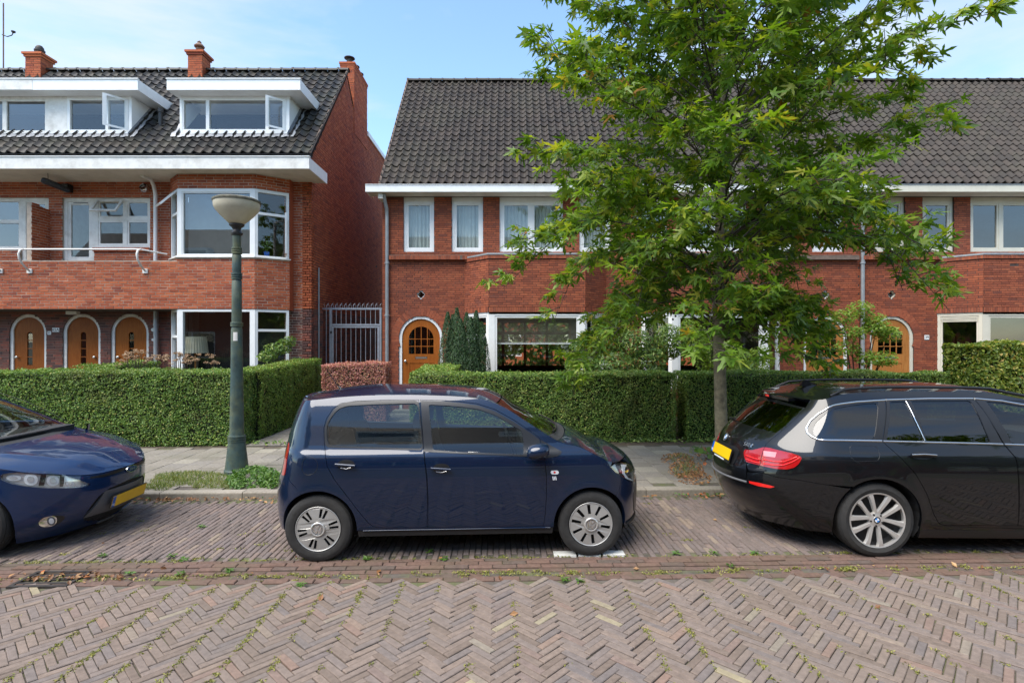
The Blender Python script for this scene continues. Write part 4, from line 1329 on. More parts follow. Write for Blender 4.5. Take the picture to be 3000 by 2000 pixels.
# chimneys
def chimney(x0, x1, y0, y1, z0, z1, cap=.07, pots=()):
    C = MB().box(x0, x1, y0, y1, z0, z1).build('chimney', MT['mortar_mid'], HL)
    fA = frame(x0, y0, 1, 0, 0, -1)
    fB = frame(x1, y0, 0, 1, 1, 0)
    for f, L in ((fA, x1 - x0), (fB, y1 - y0)):
        VF = brick_mesh_arrays(f, brick_pieces([rect(0, L, z0, z1 - .14)], .222, .067, .012, .03, z0), n0=-.004)
        o = obj('chimney_bricks', np_mesh('chimney_bricks', *VF), bl, C)
        o['kind'] = 'stuff'
    for k in range(2):
        e = cap * (k + 1) / 2
        MB().box(x0 - e, x1 + e, y0 - e, y1 + e, z1 - .139 + k * .067, z1 - .076 + k * .067).build('chimney_cap', bl, C)
    for (px_, py_, prof, mt) in pots:
        MB().lathe(prof, 16, (px_, py_, z1)).build('chimney_pot', mt, C, smooth=45)
    return C
pot_mush = [(.0, -.02), (.085, -.02), (.085, .10), (.10, .11), (.10, .14), (.075, .15), (.075, .19), (.14, .20), (.15, .23), (.10, .29), (.05, .33), (.06, .36), (.02, .40), (.0, .42)]
pot_round = [(.0, -.02), (.11, -.02), (.12, .12), (.14, .13), (.14, .17), (.11, .18), (.11, .24), (.07, .30), (.0, .31)]
terra = M_plain('terracotta_pot', (.16, .085, .055), .7, var=.3)
chimney(-9.79, -9.36, 16.5, 16.95, 9.3, 10.72, pots=[(-9.57, 16.72, pot_mush, terra)])
chimney(-14.70, -14.24, 16.5, 16.95, 9.3, 10.66, pots=[(-14.46, 16.72, pot_round, MT['iron'])])
cowl = [(.0, -.02), (.09, -.02), (.09, .16), (.07, .17), (.07, .22), (.17, .23), (.17, .25), (.05, .30), (.0, .31)]
chimney(-5.50, -5.055, 17.49, 19.05, 8.6, 10.88, cap=.03, pots=[(-5.28, 17.75, cowl, MT['iron']), (-5.28, 18.3, cowl, MT['iron']), (-5.28, 18.8, cowl, MT['iron'])])
# downpipes and fittings
pipe(HL, [(-8.95, 13.2, 5.94), (-8.93, 13.5, 5.93), (-8.93, 13.62, 5.8), (-8.93, 13.68, 5.6), (-8.93, 13.68, 2.92)], .045, MT['white'])
pipe(HL, [(-8.93, 13.7, 2.69), (-8.93, 13.7, .1)], .055, MT['zinc'], collars=[((-8.93, 13.7, 2.35), .066)])
v_ = MB().lathe([(.0, 0), (.10, 0), (.115, .03), (.115, .08), (.09, .13), (.08, .1), (.08, .02)], 20, (0, 0, 0), 'Y').mesh('vent_hood', 45)
q = obj('vent_hood', v_, MT['chrome'], HL)
q.location = (PX(421, 13.7), 13.79, 5.76)
q.rotation_euler = (R(20), 0, R(180))
# balcony rail: white tube on bent brackets
rl = empty('balcony_rail', (-10.5, YBAY, 3.87), 0, 'white tubular rail on curved brackets along the brick balcony', 'railing')
MB().tube([(-17.4, 12.92, 4.11), (-8.95, 12.92, 4.11), (-8.80, 12.97, 4.11), (-8.55, 13.35, 4.08), (-8.50, 13.45, 4.08)], .020, 10).build('handrail', MT['white'], rl, smooth=50)
for x in (-8.78, -11.55, -12.25):
    pts = [(x, 13.07, 3.62), (x, 12.99, 3.67), (x, 12.88, 3.76), (x, 12.80, 3.87), (x, 12.78, 3.98), (x, 12.82, 4.07), (x, 12.92, 4.11)]
    br_ = MB().tube(pts, .024, 10).build('bracket', MT['white_old'], rl, smooth=50)
    MB().box(x - .06, x + .06, 13.062, 13.088, 3.56, 3.67).build('bracket_plate', MT['white_old'], br_)
# tubular heater hung under the eaves
ht = empty('awning_tube', (-11.3, 13.5, 5.7), 0, 'dark metal tube hung slanting under the eaves above the balcony', 'heater')
MB().tube([P(122, 527, 13.0), P(128, 529, 13.02), P(198, 556, 13.62)], [.055, .075, .075], 14).build('tube_body', M_plain('gunmetal', (.055, .06, .07), .35, .6, var=.3, nscale=20), ht, smooth=50)
MB().tube([P(140, 500, 13.06), P(141, 534, 13.08)], .006, 6).build('hanger', MT['iron'], ht)
MB().box(PX(190, 13.7), PX(206, 13.7), 13.60, 13.79, PZ(562, 13.7), PZ(541, 13.7)).build('wall_bracket', MT['black'], ht)
# antenna mast
an = empty('antenna_mast', (PX(10, 16.9), 16.9, 10.1), 0, 'thin rusty antenna mast rising above the roof ridge', 'antenna')
x = PX(10, 16.9)
MB().tube([(x, 16.9, 9.6), (x, 16.9, PZ(10, 16.9))], .018, 8).build('mast', terra, an)
MB().tube([(x - .04, 16.9, PZ(102, 16.9)), (x + .12, 16.9, PZ(108, 16.9)), (x + .26, 16.9, PZ(104, 16.9)), (x + .30, 16.9, PZ(97, 16.9))], .014, 8).build('antenna_arm', MT['iron'], an, smooth=50)
MB().lathe([(0, 0), (.05, .01), (.06, .05), (0, .06)], 10, (x + .31, 16.9, PZ(97, 16.9))).build('antenna_cup', MT['iron'], an)
# house numbers and plates in the porch
for (x0, y0, x1, y1, t, sz) in ((153, 960, 173, 972, '65A', .10), (139, 970, 149, 980, '67', .06), (449, 974, 461, 984, '63', .07)):
    a, b = PX(x0, YW - .02), PX(x1, YW - .02)
    c, d = PZ(y1, YW - .02), PZ(y0, YW - .02)
    s_ = empty('house_number', ((a + b) / 2, YW, c), 0, {'65A': 'white house number plate 65A between two arched doors', '67': 'small white number plate 67 beside the brown arched door', '63': 'white number plate 63 between an oval and a flat plate'}[t], 'number plate')
    MB().obox(pw, a, b, c, d, .010, .02).build('plate', MT['white'], s_)
    wall_text(s_, t, sz, pw, (a + b) / 2, (c + d) / 2, .0215, MT['black'])
for (xc, yc, rx, ry, lb) in ((454, 966, 9.5, 6, 'oval pale ceramic name plate above number 63'), (454, 995, 8.5, 4.5, 'flat oval name plate below number 63')):
    X, Z = PX(xc, YW), PZ(yc, YW)
    k = YW / F
    s_ = tag(MB().plate(pw, [(X + rx * k * math.cos(a * math.pi / 12), Z + ry * k * math.sin(a * math.pi / 12)) for a in range(24)], n0=.03, n1=.008).build('name_plate', MT['white_old']), lb, 'name plate')
tag(MB().box(PX(197, 13.6), PX(229, 13.6), 13.55, 13.66, PZ(921, 13.6), PZ(911.5, 13.6)).build('porch_light', MT['white_old']), 'flat white unlit porch light under the balcony', 'light')

# ------------------------------------------------------------------ steel gate across the alley
YGT = 14.62
GT = empty('steel_gate', (-4.3, YGT, 0), 0, 'tall galvanised steel bar gate with curved spikes across the alley', 'gate')
gx = lambda x: PX(900 + x / 7.84, YGT)
gz = lambda y: PZ(880 + y / 7.84, YGT)
MB().box(gx(320), gx(1722), YGT - .03, YGT + .03, gz(212), gz(170)).build('top_rail', MT['galv'], GT)
MB().box(gx(518), gx(572), YGT - .03, YGT + .03, .06, gz(213)).build('gate_post', MT['galv'], GT)
MB().box(gx(1668), gx(1712), YGT - .03, YGT + .03, .06, gz(213)).build('gate_post', MT['galv'], GT)
MB().box(gx(573), gx(1667), YGT - .03, YGT + .03, gz(578), gz(538)).build('middle_rail', MT['galv'], GT)
leaf = MB().box(gx(576), gx(1662), YGT - .028, YGT + .028, gz(628), gz(588)).box(gx(576), gx(612), YGT - .028, YGT + .028, .12, gz(629)).box(gx(1618), gx(1662), YGT - .028, YGT + .028, .12, gz(629)).box(gx(613), gx(1617), YGT - .028, YGT + .028, .12, .20).build('gate_leaf', MT['galv'], GT)
for k in range(9):
    x = gx(668 + k * 112.5)
    MB().tube([(x, YGT, .18), (x, YGT, gz(625))], .0095, 8).build('gate_bar', MT['galv'], leaf)
    MB().tube([(x, YGT, gz(540)), (x, YGT, gz(210))], .0095, 8).build('gate_bar', MT['galv'], GT)
MB().tube([(gx(438), YGT, .06), (gx(438), YGT, gz(210))], .011, 8).build('gate_bar', MT['galv'], GT)
for k in range(26):
    x = gx(400 + k * 51)
    s_ = 1 if k % 2 else -1
    b_ = .10 if k % 2 == 0 else .055
    pts = [(x, YGT, gz(171)), (x - s_ * .012, YGT + s_ * .02, gz(130)), (x, YGT + s_ * b_ * .55, gz(100)), (x + .02, YGT + s_ * b_, gz(66))]
    MB().tube(pts, [.009, .009, .009, .005], 6).build('spike', MT['galv'], GT, smooth=60)
MB().box(gx(540), gx(575), YGT - .05, YGT - .031, gz(760), gz(705)).build('gate_lock', MT['iron'], GT)
# ------------------------------------------------------------------ houses across the street (behind the camera, seen in paint and glass)
def far_house(x0, wdt, label, group='houses across the street'):
    Yo = -11.0
    H = empty('opposite_house', (x0 + wdt / 2, Yo, 0), 0, label, 'house', group)
    po = frame(x0, Yo, 1, 0, 0, 1)
    wins = [(.5, 1.3, 3.9, 5.4), (1.9, 4.1, 3.9, 5.4), (4.8, 5.6, 3.9, 5.4), (2.4, 5.6, .8, 2.6)]
    dr = rect(.5, 1.5, .02, 2.5)
    MB().plate(po, rect(0, wdt, 0, 5.9), [rect(a, b, c, d) for a, b, c, d in wins] + [dr], 0, -.3).build('front_wall', MT['brick_mid'], H)
    for (a, b, c, d) in wins:
        window(H, po, a, b, c, d, MT['white'], fw=.10, mull=((a + b) / 2,) if b - a > 1 else (), n=-.06, dep=.08, glass=MT['glass_dark'])
    MB().obox(po, .5, 1.5, .02, 2.5, -.12, -.08).build('door_leaf', MT['wood_dark'], H)
    MB().box(x0, x0 + wdt, Yo - .2, Yo + .55, 5.9, 6.12).build('fascia', MT['white'], H)
    MB().add([(x0, Yo + .45, 6.13), (x0 + wdt, Yo + .45, 6.13), (x0 + wdt, Yo - 3.6, 10.3), (x0, Yo - 3.6, 10.3), (x0, Yo - 7.5, 6.1), (x0 + wdt, Yo - 7.5, 6.1)], [(0, 1, 2, 3), (3, 2, 5, 4)]).build('roof', MT['tile_dark'], H)
    MB().box(x0 + .02, x0 + wdt - .02, Yo - 1.4, Yo - 1.3, 0, 5.8).build('room_wall', MT['dark'], H)
    # dormer
    MB().box(x0 + 1.6, x0 + 4.6, Yo - 1.7, Yo - .9, 7.4, 8.5).build('dormer', MT['white'], H)
    MB().box(x0 + 1.75, x0 + 4.45, Yo - .899, Yo - .88, 7.55, 8.3).build('dormer_glass', MT['glass_dark'], H)
for k in range(10):
    far_house(-32.3 + k * 6.4, 6.4, 'brick terraced house across the street, seen only as a reflection')
sheet('far_pavement', -60, 60, -10.9, -4.2, .05, MT['flag'])

# ------------------------------------------------------------------ street lamp
LX, LY = -3.88, 7.7
SL_ = empty('street_lamp', (LX, LY, .08), 0, 'dark green cast lamp post with a wide cream bowl lantern', 'street lamp')
green = M_plain('lamp_green', (.035, .062, .058), .5, .0, var=.35, nscale=9, dirt=(.15, .15, .055), dirt_amt=.75, bmp=.25)
zz = lambda y: PZ(y, LY) - .08
ringp = lambda z, r: [(r - .006, z - .022), (r + .012, z - .016), (r + .012, z + .006), (r - .004, z + .012)]
def rings(z, r, n=3, st=.032):
    out = []
    for k in range(n):
        out += ringp(z + k * st, r)
    return out
prof = [(.0, 0), (.165, .0), (.165, .045), (.156, .055), (.152, .075)]
prof += [(.138, .20), (.122, .34), (.112, .44)] + rings(.46, .104, 3, .03) + [(.094, .56), (.086, 1.1), (.078, 1.6), (.074, 2.02)]
prof += rings(2.08, .070, 2, .03) + [(.067, 2.16), (.066, 2.4), (.065, 2.70)] + rings(2.74, .060, 3, .032) + [(.060, 2.86), (.060, 3.06)] + rings(3.10, .057, 3, .032) + [(.056, 3.22), (.056, 3.34)]
MB().lathe(prof, 36).build('lamp_post', green, SL_, smooth=35, world=False)
MB().lathe([(.056, 3.34), (.075, 3.35), (.08, 3.375), (.064, 3.39), (.05, 3.42), (.06, 3.45), (.098, 3.48), (.10, 3.50)], 28).build('lamp_neck', MT['black'], SL_, smooth=40, world=False)
bowl = M_plain('lamp_bowl_cream', (.56, .50, .37), .5, var=.10, nscale=3, dirt=(.30, .26, .16), dirt_amt=.45)
lb = MB().lathe([(.0, 3.495), (.09, 3.50), (.145, 3.55), (.22, 3.625), (.275, 3.69), (.297, 3.735), (.303, 3.80), (.28, 3.805), (.0, 3.81)], 48).build('lamp_bowl', bowl, SL_, smooth=40, world=False)
MB().lathe([(.309, 3.80), (.315, 3.81), (.313, 3.832), (.28, 3.85), (.15, 3.872), (.0, 3.88)], 48).build('lamp_lid', M_plain('lamp_lid_grey', (.13, .12, .085), .8, var=.45, nscale=16, bmp=.4), lb, smooth=50, world=False)
st_ = MB()
for k in range(-2, 3):
    pass
a0 = R(-78)
V = []
for i in range(5):
    a = a0 + (i - 2) * .18
    for z in (1.86, 1.98):
        V.append((.0775 * math.cos(a), .0775 * math.sin(a), z))
st_.add(V, [(2 * i, 2 * i + 2, 2 * i + 3, 2 * i + 1) for i in range(4)]).build('lamp_sticker', MT['white_old'], SL_, smooth=50, world=False)

# small wall fittings
# ------------------------------------------------------------------ vegetation
def leaf_quads(C, N, size, wid, tang=None, jit=.6):
    """a folded rhomb per leaf: centres C, facing N, length size, width ratio wid"""
    n = len(C)
    N = unit(N + rng.normal(0, jit, (n, 3)))
    T = rng.normal(0, 1, (n, 3)) if tang is None else tang + rng.normal(0, .35, (n, 3))
    T = unit(T - N * (T * N).sum(1, keepdims=True))
    B = np.cross(N, T)
    s = np.asarray(size).reshape(-1, 1) * np.ones((n, 1))
    wd = s * wid
    V = np.stack([C - T * s * .5, C + B * wd * .5 + N * wd * .18, C + T * s * .5, C - B * wd * .5 + N * wd * .18], 1).reshape(-1, 3)
    Fc = np.arange(4 * n).reshape(-1, 4)
    return V, Fc

def lump(Pn, sc, seed):
    r = np.random.default_rng(seed)
    out = np.zeros(len(Pn))
    for k in range(9):
        d = r.normal(0, 1, 3) * sc * (1 + k * .35)
        out += np.sin(Pn @ d + r.uniform(0, 6.28)) / (1 + k * .35)
    return out / 3.2

MT['privet'] = M_leaf('privet_leaf', [(0, (0.087, 0.143, 0.028)), (.35, (0.138, 0.230, 0.037)), (.65, (0.187, 0.300, 0.050)), (.88, (0.274, 0.391, 0.070)), (.96, (0.399, 0.415, 0.092)), (1, (0.350, 0.230, 0.092))], trans=.25, patch=(.16, .115, .045), patch_amt=.55)
MT['box'] = M_leaf('box_leaf', [(0, (0.076, 0.139, 0.029)), (.4, (0.121, 0.221, 0.043)), (.75, (0.189, 0.300, 0.058)), (.94, (0.324, 0.408, 0.084)), (1, (0.432, 0.360, 0.120))], trans=.22, patch=(.16, .115, .045), patch_amt=.55)
MT['berberis'] = M_leaf('purple_leaf', [(0, (0.2787, 0.1275, 0.1075)), (.4, (0.4813, 0.2100, 0.1738)), (.75, (0.6325, 0.3087, 0.2463)), (1, (0.4300, 0.3375, 0.1200))], trans=.25, tcol=(1.4, .9, .7))
MT['beech'] = M_leaf('hornbeam_leaf', [(0, (0.078, 0.127, 0.018)), (.4, (0.132, 0.200, 0.026)), (.75, (0.233, 0.283, 0.042)), (.93, (0.373, 0.356, 0.067)), (1, (0.435, 0.283, 0.075))], trans=.3)
MT['yew'] = M_leaf('yew_needle', [(0, (0.0182, 0.0462, 0.0170)), (.5, (0.0325, 0.0737, 0.0263)), (.85, (0.0546, 0.1111, 0.0357)), (1, (0.0910, 0.1540, 0.0416))], trans=.1, rough=.5)
MT['rhodo'] = M_leaf('shrub_leaf', [(0, (0.0546, 0.1092, 0.0234)), (.5, (0.1008, 0.1820, 0.0338)), (.85, (0.1820, 0.2730, 0.0507)), (1, (0.3094, 0.3458, 0.0845))], trans=.25, rough=.35)
MT['acer'] = M_leaf('acer_leaf', [(0, (.12, .21, .024)), (.5, (.19, .30, .035)), (1, (.28, .36, .06))], trans=.45)
MT['weed'] = M_leaf('weed_leaf', [(0, (.045, .11, .018)), (.5, (.075, .16, .024)), (1, (.13, .22, .04))], trans=.3)
MT['grass'] = M_leaf('grass_blade', [(0, (.08, .12, .02)), (.5, (.13, .18, .035)), (.8, (.20, .22, .06)), (1, (.34, .29, .12))], trans=.3)
MT['moss'] = M_leaf('joint_moss', [(0, (.10, .11, .02)), (.4, (.17, .18, .03)), (.75, (.24, .23, .05)), (1, (.32, .28, .10))], trans=.2)
MT['dry'] = M_leaf('dry_leaf', [(0, (.12, .055, .025)), (.4, (.22, .10, .04)), (.7, (.32, .17, .07)), (.9, (.42, .26, .11)), (1, (.45, .13, .04))], trans=.2, tcol=(1.2, .9, .6))
MT['tan'] = M_leaf('dried_flower', [(0, (.26, .16, .085)), (.5, (.38, .25, .145)), (1, (.50, .36, .22))], trans=.2, tcol=(1.1, .95, .8))
MT['bark'] = M_plain('plane_bark', (.19, .155, .095), .9, var=.45, nscale=16, bmp=.5, dirt=(.28, .25, .15), dirt_amt=.7)
MT['twig'] = M_plain('twig_bark', (.045, .035, .024), .8, var=.3, nscale=20)
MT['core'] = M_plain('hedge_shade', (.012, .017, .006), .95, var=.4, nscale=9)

def box_hedge(parent, x0, y0, x1, y1, dep, z0, z1, mat, dens, size, wid=.55, jit=.75, seed=1, faces='FTLRB', lumpy=.05, name='foliage', zend=None):
    """clipped hedge whose front bottom edge runs (x0,y0)->(x1,y1) and which is `dep` thick behind it"""
    a, b = np.array([x0, y0]), np.array([x1, y1])
    L = np.linalg.norm(b - a)
    d = (b - a) / L
    nrm = np.array([d[1], -d[0]])                       # towards the viewer's side
    zend = z1 if zend is None else zend
    H = (z1 + zend) / 2 - z0
    C, N = [], []
    def put(u, v, w_, n):                               # u along, v depth behind front, w height 0..1
        zt = z1 + (zend - z1) * u / L
        xy = a[None] + u[:, None] * d[None] - v[:, None] * nrm[None]
        C.append(np.concatenate([xy, (z0 + w_ * (zt - z0))[:, None]], 1))
        N.append(np.tile(np.array(n), (len(u), 1)))
    r = rng.random
    n3 = lambda s, z=0.0: (nrm[0] * s, nrm[1] * s, z)
    area = {'F': L * H, 'B': L * H, 'T': L * dep, 'L': dep * H, 'R': dep * H}
    for f in faces:
        n = int(area[f] * dens)
        if f == 'F': put(r(n) * L, np.zeros(n), r(n), n3(1, .25))
        if f == 'B': put(r(n) * L, np.full(n, dep), r(n), n3(-1, .25))
        if f == 'T': put(r(n) * L, r(n) * dep, np.ones(n), (0, 0, 1))
        if f == 'L': put(np.zeros(n), r(n) * dep, r(n), (-d[0], -d[1], .25))
        if f == 'R': put(np.full(n, L), r(n) * dep, r(n), (d[0], d[1], .25))
    C, N = np.concatenate(C), unit(np.concatenate(N))
    dsp = lump(C, 2.6, seed) * lumpy + lump(C, 9, seed + 5) * lumpy * .5 - np.abs(rng.normal(0, .028, len(C)))
    # soften the top edges
    C = C + N * dsp[:, None]
    up = rng.random(len(C)) < .06
    C[up, 2] += rng.random(up.sum()) * .04 * (N[up, 2] > .5)
    V, Fc = leaf_quads(C, N, size * rng.uniform(.7, 1.3, len(C)), wid, jit=jit)
    o = obj(name, np_mesh(name, V, Fc), mat, parent)
    o['kind'] = 'stuff'
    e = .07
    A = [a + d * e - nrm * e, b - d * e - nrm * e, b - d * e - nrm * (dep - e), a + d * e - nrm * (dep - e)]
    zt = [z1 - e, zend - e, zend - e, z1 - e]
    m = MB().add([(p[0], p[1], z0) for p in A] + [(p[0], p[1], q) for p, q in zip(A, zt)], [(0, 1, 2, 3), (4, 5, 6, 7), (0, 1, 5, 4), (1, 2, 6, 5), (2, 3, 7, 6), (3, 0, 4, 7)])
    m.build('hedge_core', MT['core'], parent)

def hedge(label, loc, parts):
    h = empty('hedge', loc, 0, label, 'hedge')
    for p in parts:
        box_hedge(h, **p)
    return h

hedge('long clipped privet hedge turning back along the path by the red corner house', (-7, 9.8, 0), [
    dict(x0=-11.5, y0=9.45, x1=-4.85, y1=9.8, dep=.75, z0=.06, z1=1.40, mat=MT['box'], dens=4200, size=.036, seed=3, faces='FTR'),
    dict(x0=-4.80, y0=10.4, x1=-4.78, y1=13.7, dep=.7, z0=.06, z1=1.40, zend=1.50, mat=MT['privet'], dens=3600, size=.036, seed=4, faces='FTR')])
hedge('low green hedge between the porch path and the bay window garden', (-8.2, 11.5, 0), [
    dict(x0=-8.0, y0=10.6, x1=-7.95, y1=12.4, dep=.55, z0=.06, z1=1.44, zend=1.50, mat=MT['box'], dens=2600, size=.036, seed=8, faces='FTR')])
hedge('russet purple barberry hedge in front of the steel gate', (-3.6, 12.4, 0), [
    dict(x0=-4.30, y0=12.3, x1=-2.86, y1=12.35, dep=.7, z0=.06, z1=1.40, zend=1.46, mat=MT['berberis'], dens=4200, size=.034, seed=12, faces='FTLR', lumpy=.05)])
hedge('clipped green hedge in front of the end house with the orange door', (.5, 10.1, 0), [
    dict(x0=-1.88, y0=10.0, x1=3.06, y1=10.2, dep=.75, z0=.06, z1=1.34, mat=MT['box'], dens=4400, size=.036, seed=21, faces='FTLR'),
    dict(x0=-1.20, y0=10.8, x1=-1.16, y1=12.4, dep=.75, z0=.06, z1=1.36, zend=1.42, mat=MT['privet'], dens=3200, size=.036, seed=22, faces='FTB')])
hedge('clipped green hedge behind the tree trunk and the black estate car', (5.8, 10.3, 0), [
    dict(x0=3.28, y0=10.2, x1=8.35, y1=10.4, dep=.8, z0=.06, z1=1.34, mat=MT['box'], dens=4000, size=.036, seed=31, faces='FTLR')])
hedge('tall yellow green hornbeam hedge by the cream framed bay', (10.5, 10.0, 0), [
    dict(x0=8.42, y0=9.75, x1=13.5, y1=9.95, dep=.9, z0=.06, z1=1.88, zend=1.95, mat=MT['beech'], dens=1500, size=.075, wid=.62, seed=41, faces='FTL', lumpy=.06, jit=.55)])

def blob_cloud(centers, radii, n, shell=.55):
    """points through several ellipsoids, thicker towards the outside; returns points and outward normals"""
    cs, rs = np.array(centers), np.array(radii)
    wts = np.prod(rs, 1) ** (2 / 3)
    k = rng.choice(len(cs), n, p=wts / wts.sum())
    d = unit(rng.normal(0, 1, (n, 3)))
    rad = shell + (1 - shell) * rng.random(n) ** .6
    return cs[k] + d * rs[k] * rad[:, None], d

def shrub(name, label, cat, loc, centers, radii, n, mat, size, wid, jit=.7, group=None, stems=5, tang=None, core=.55):
    S = empty(name, loc, 0, label, cat, group)
    C, N = blob_cloud(centers, radii, n)
    V, Fc = leaf_quads(C, N + np.array([0, -.2, .5]), size * rng.uniform(.65, 1.35, len(C)), wid, jit=jit, tang=tang)
    o = obj('foliage', np_mesh('foliage', V, Fc), mat, S)
    o['kind'] = 'stuff'
    m = MB()
    for k in range(stems):
        c = centers[k % len(centers)]
        m.tube([(loc[0] + rng.normal(0, .05), loc[1] + rng.normal(0, .05), loc[2]), ((loc[0] + c[0]) / 2 + rng.normal(0, .08), (loc[1] + c[1]) / 2, (loc[2] + c[2]) / 2), (c[0] + rng.normal(0, .1), c[1], c[2] + .1)], [.018, .013, .006], 6)
    m.build('stem', MT['twig'], S)
    return S

# yew: tight upright spires
ys = [(-1.50, 12.75, .62), (-1.28, 12.7, .74), (-1.06, 12.75, .60), (-.84, 12.8, .66)]
Y_ = empty('yew_bush', (-1.2, 12.8, .06), 0, 'dark columnar yew with upright spires between door and bay window', 'yew')
VV, FF, b0 = [], [], 0
for (x, y, h) in ys + [(-1.40, 12.95, .55), (-.95, 12.6, .45), (-1.18, 12.55, .40), (-.72, 12.75, .30)]:
    n = 6500
    t = rng.random(n) ** .8
    a = rng.uniform(0, 2 * math.pi, n)
    zt = .3 + 1.85 + h * .75
    rr = .25 * (1 - t ** 3.0) * (.75 + .25 * rng.random(n)) + .02
    C = np.stack([x + rr * np.cos(a), y + rr * np.sin(a), .1 + t * (zt - .1)], 1)
    N = np.stack([np.cos(a), np.sin(a), np.full(n, .2)], 1)
    tg = np.stack([np.cos(a) * .35, np.sin(a) * .35, np.full(n, 1.0)], 1)
    V, Fc = leaf_quads(C, N, .055 * rng.uniform(.6, 1.4, n), .20, tang=tg, jit=.5)
    VV.append(V); FF.append(Fc + b0); b0 += len(V)
o = obj('foliage', np_mesh('foliage', np.concatenate(VV), np.concatenate(FF)), MT['yew'], Y_)
o['kind'] = 'stuff'
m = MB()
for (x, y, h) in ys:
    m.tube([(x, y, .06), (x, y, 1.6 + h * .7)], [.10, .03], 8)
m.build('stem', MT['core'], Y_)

def wp(x, y, Y): return np.array(P(x, y, Y))
shrub('rhododendron_bush', 'broad green shrub growing against the white bay window', 'shrub', (2.0, 12.2, .06),
      [wp(1720, 1030, 12.3), wp(1790, 985, 12.4), wp(1860, 1010, 12.2), wp(1700, 1075, 12.0), wp(1800, 1070, 11.9), wp(1960, 1000, 12.5), wp(1900, 1060, 12.1)],
      [(.42, .4, .38), (.42, .4, .42), (.42, .4, .40), (.35, .35, .3), (.45, .4, .3), (.35, .35, .42), (.4, .4, .35)], 7000, MT['rhodo'], .10, .34, jit=.6, stems=9)
shrub('bushy_shrub', 'loose bright green bush beside the trunk of the street tree', 'shrub', (4.6, 12.2, .06),
      [wp(2030, 990, 12.2), wp(2080, 1040, 12.1), wp(2150, 1050, 12.0), wp(2230, 1050, 12.3)], [(.4, .35, .5), (.4, .35, .4), (.35, .35, .32), (.3, .3, .3)], 3000, MT['acer'], .07, .4, stems=6)
shrub('dark_shrub', 'small dark leafy shrub beneath the right pane of the corner house bay', 'shrub', (-5.6, 12.5, .06),
      [wp(795, 1030, 12.5), wp(830, 1015, 12.6), wp(850, 1000, 12.6), wp(780, 1045, 12.4)], [(.22, .2, .2), (.2, .2, .18), (.14, .14, .14), (.2, .2, .14)], 900, MT['rhodo'], .075, .4, stems=6)
# light green japanese maple
A_ = empty('small_maple', (8.0, 12.6, .06), 0, 'small airy light green maple in front of the downpipe and orange doors', 'tree')
cs = [wp(2470, 930, 12.6), wp(2520, 905, 12.6), wp(2560, 940, 12.6), wp(2500, 975, 12.5), wp(2570, 960, 12.5), wp(2480, 1020, 12.6), wp(2540, 1050, 12.5), wp(2600, 980, 12.6), wp(2590, 1050, 12.5)]
m = MB()
for c in cs:
    m.tube([(8.0, 12.6, .06), (8.0 + (c[0] - 8) * .3, 12.6, .7), (8 + (c[0] - 8) * .75, 12.6, .7 + (c[2] - .7) * .6), tuple(c)], [.03, .022, .012, .005], 7)
m.build('trunk', MT['twig'], A_)
C, N = blob_cloud(cs, [(.30, .3, .20)] * len(cs), 3400, shell=.3)
V, Fc = leaf_quads(C, N * .3 + np.array([0, -.3, 1]), .075 * rng.uniform(.6, 1.3, len(C)), .62, jit=.35)
o = obj('crown', np_mesh('crown', V, Fc), MT['acer'], A_)
o['kind'] = 'stuff'
# dried flower heads in the corner garden
for k, (x, y, rx, ry) in enumerate(((392, 1040, 32, 18), (350, 1066, 16, 8), (430, 1058, 14, 10), (455, 1050, 14, 12), (488, 1050, 18, 12), (528, 1048, 22, 16), (560, 1052, 22, 14), (620, 1052, 15, 14))):
    c = wp(x, y, 11.3)
    s = 11.3 / F
    S = empty('dried_flower_clump', (c[0], c[1], .06), 0, 'clump of tan dried flower heads above the privet hedge', 'dried flowers', 'dried flower heads in the corner garden')
    n = int(rx * ry * 1.6)
    hd = np.array([c + np.array([rng.uniform(-1, 1) * rx * s, rng.uniform(-.15, .15), rng.uniform(-1, 1) * ry * s]) for _ in range(max(5, n // 40))])
    C = hd[rng.integers(0, len(hd), n)] + unit(rng.normal(0, 1, (n, 3))) * rng.random((n, 1)) ** .5 * np.array([.055, .055, .03])
    V, Fc = leaf_quads(C, np.tile([0, -.3, 1.], (n, 1)), .022 * rng.uniform(.6, 1.4, n), .8, jit=.7)
    o = obj('flower_heads', np_mesh('flower_heads', V, Fc), MT['tan'], S)
    o['kind'] = 'stuff'
    m = MB()
    for h in hd:
        m.tube([(c[0] + rng.normal(0, .05), c[1], .06), ((c[0] + h[0]) / 2, c[1], h[2] * .6), tuple(h)], [.005, .004, .003], 5)
    m.build('stem', MT['twig'], S)

# greenery behind the houses, seen through the rear windows and down the alley
shrub('garden_bush', 'leafy green bushes in the back garden seen through the front room', 'shrub', (0.5, 25, 0), [(-2, 24.5, 1.5), (.5, 24.5, 1.8), (2.5, 24.8, 1.6), (5, 24.5, 2), (8, 24.5, 1.8), (11, 24.5, 1.8), (-.5, 25.5, 3.2), (3, 25.5, 3.2), (7, 25.5, 3.2), (11, 25.5, 3)], [(1.9, 1, 2.0)] * 10, 9000, MT['rhodo'], .3, .5, stems=6)

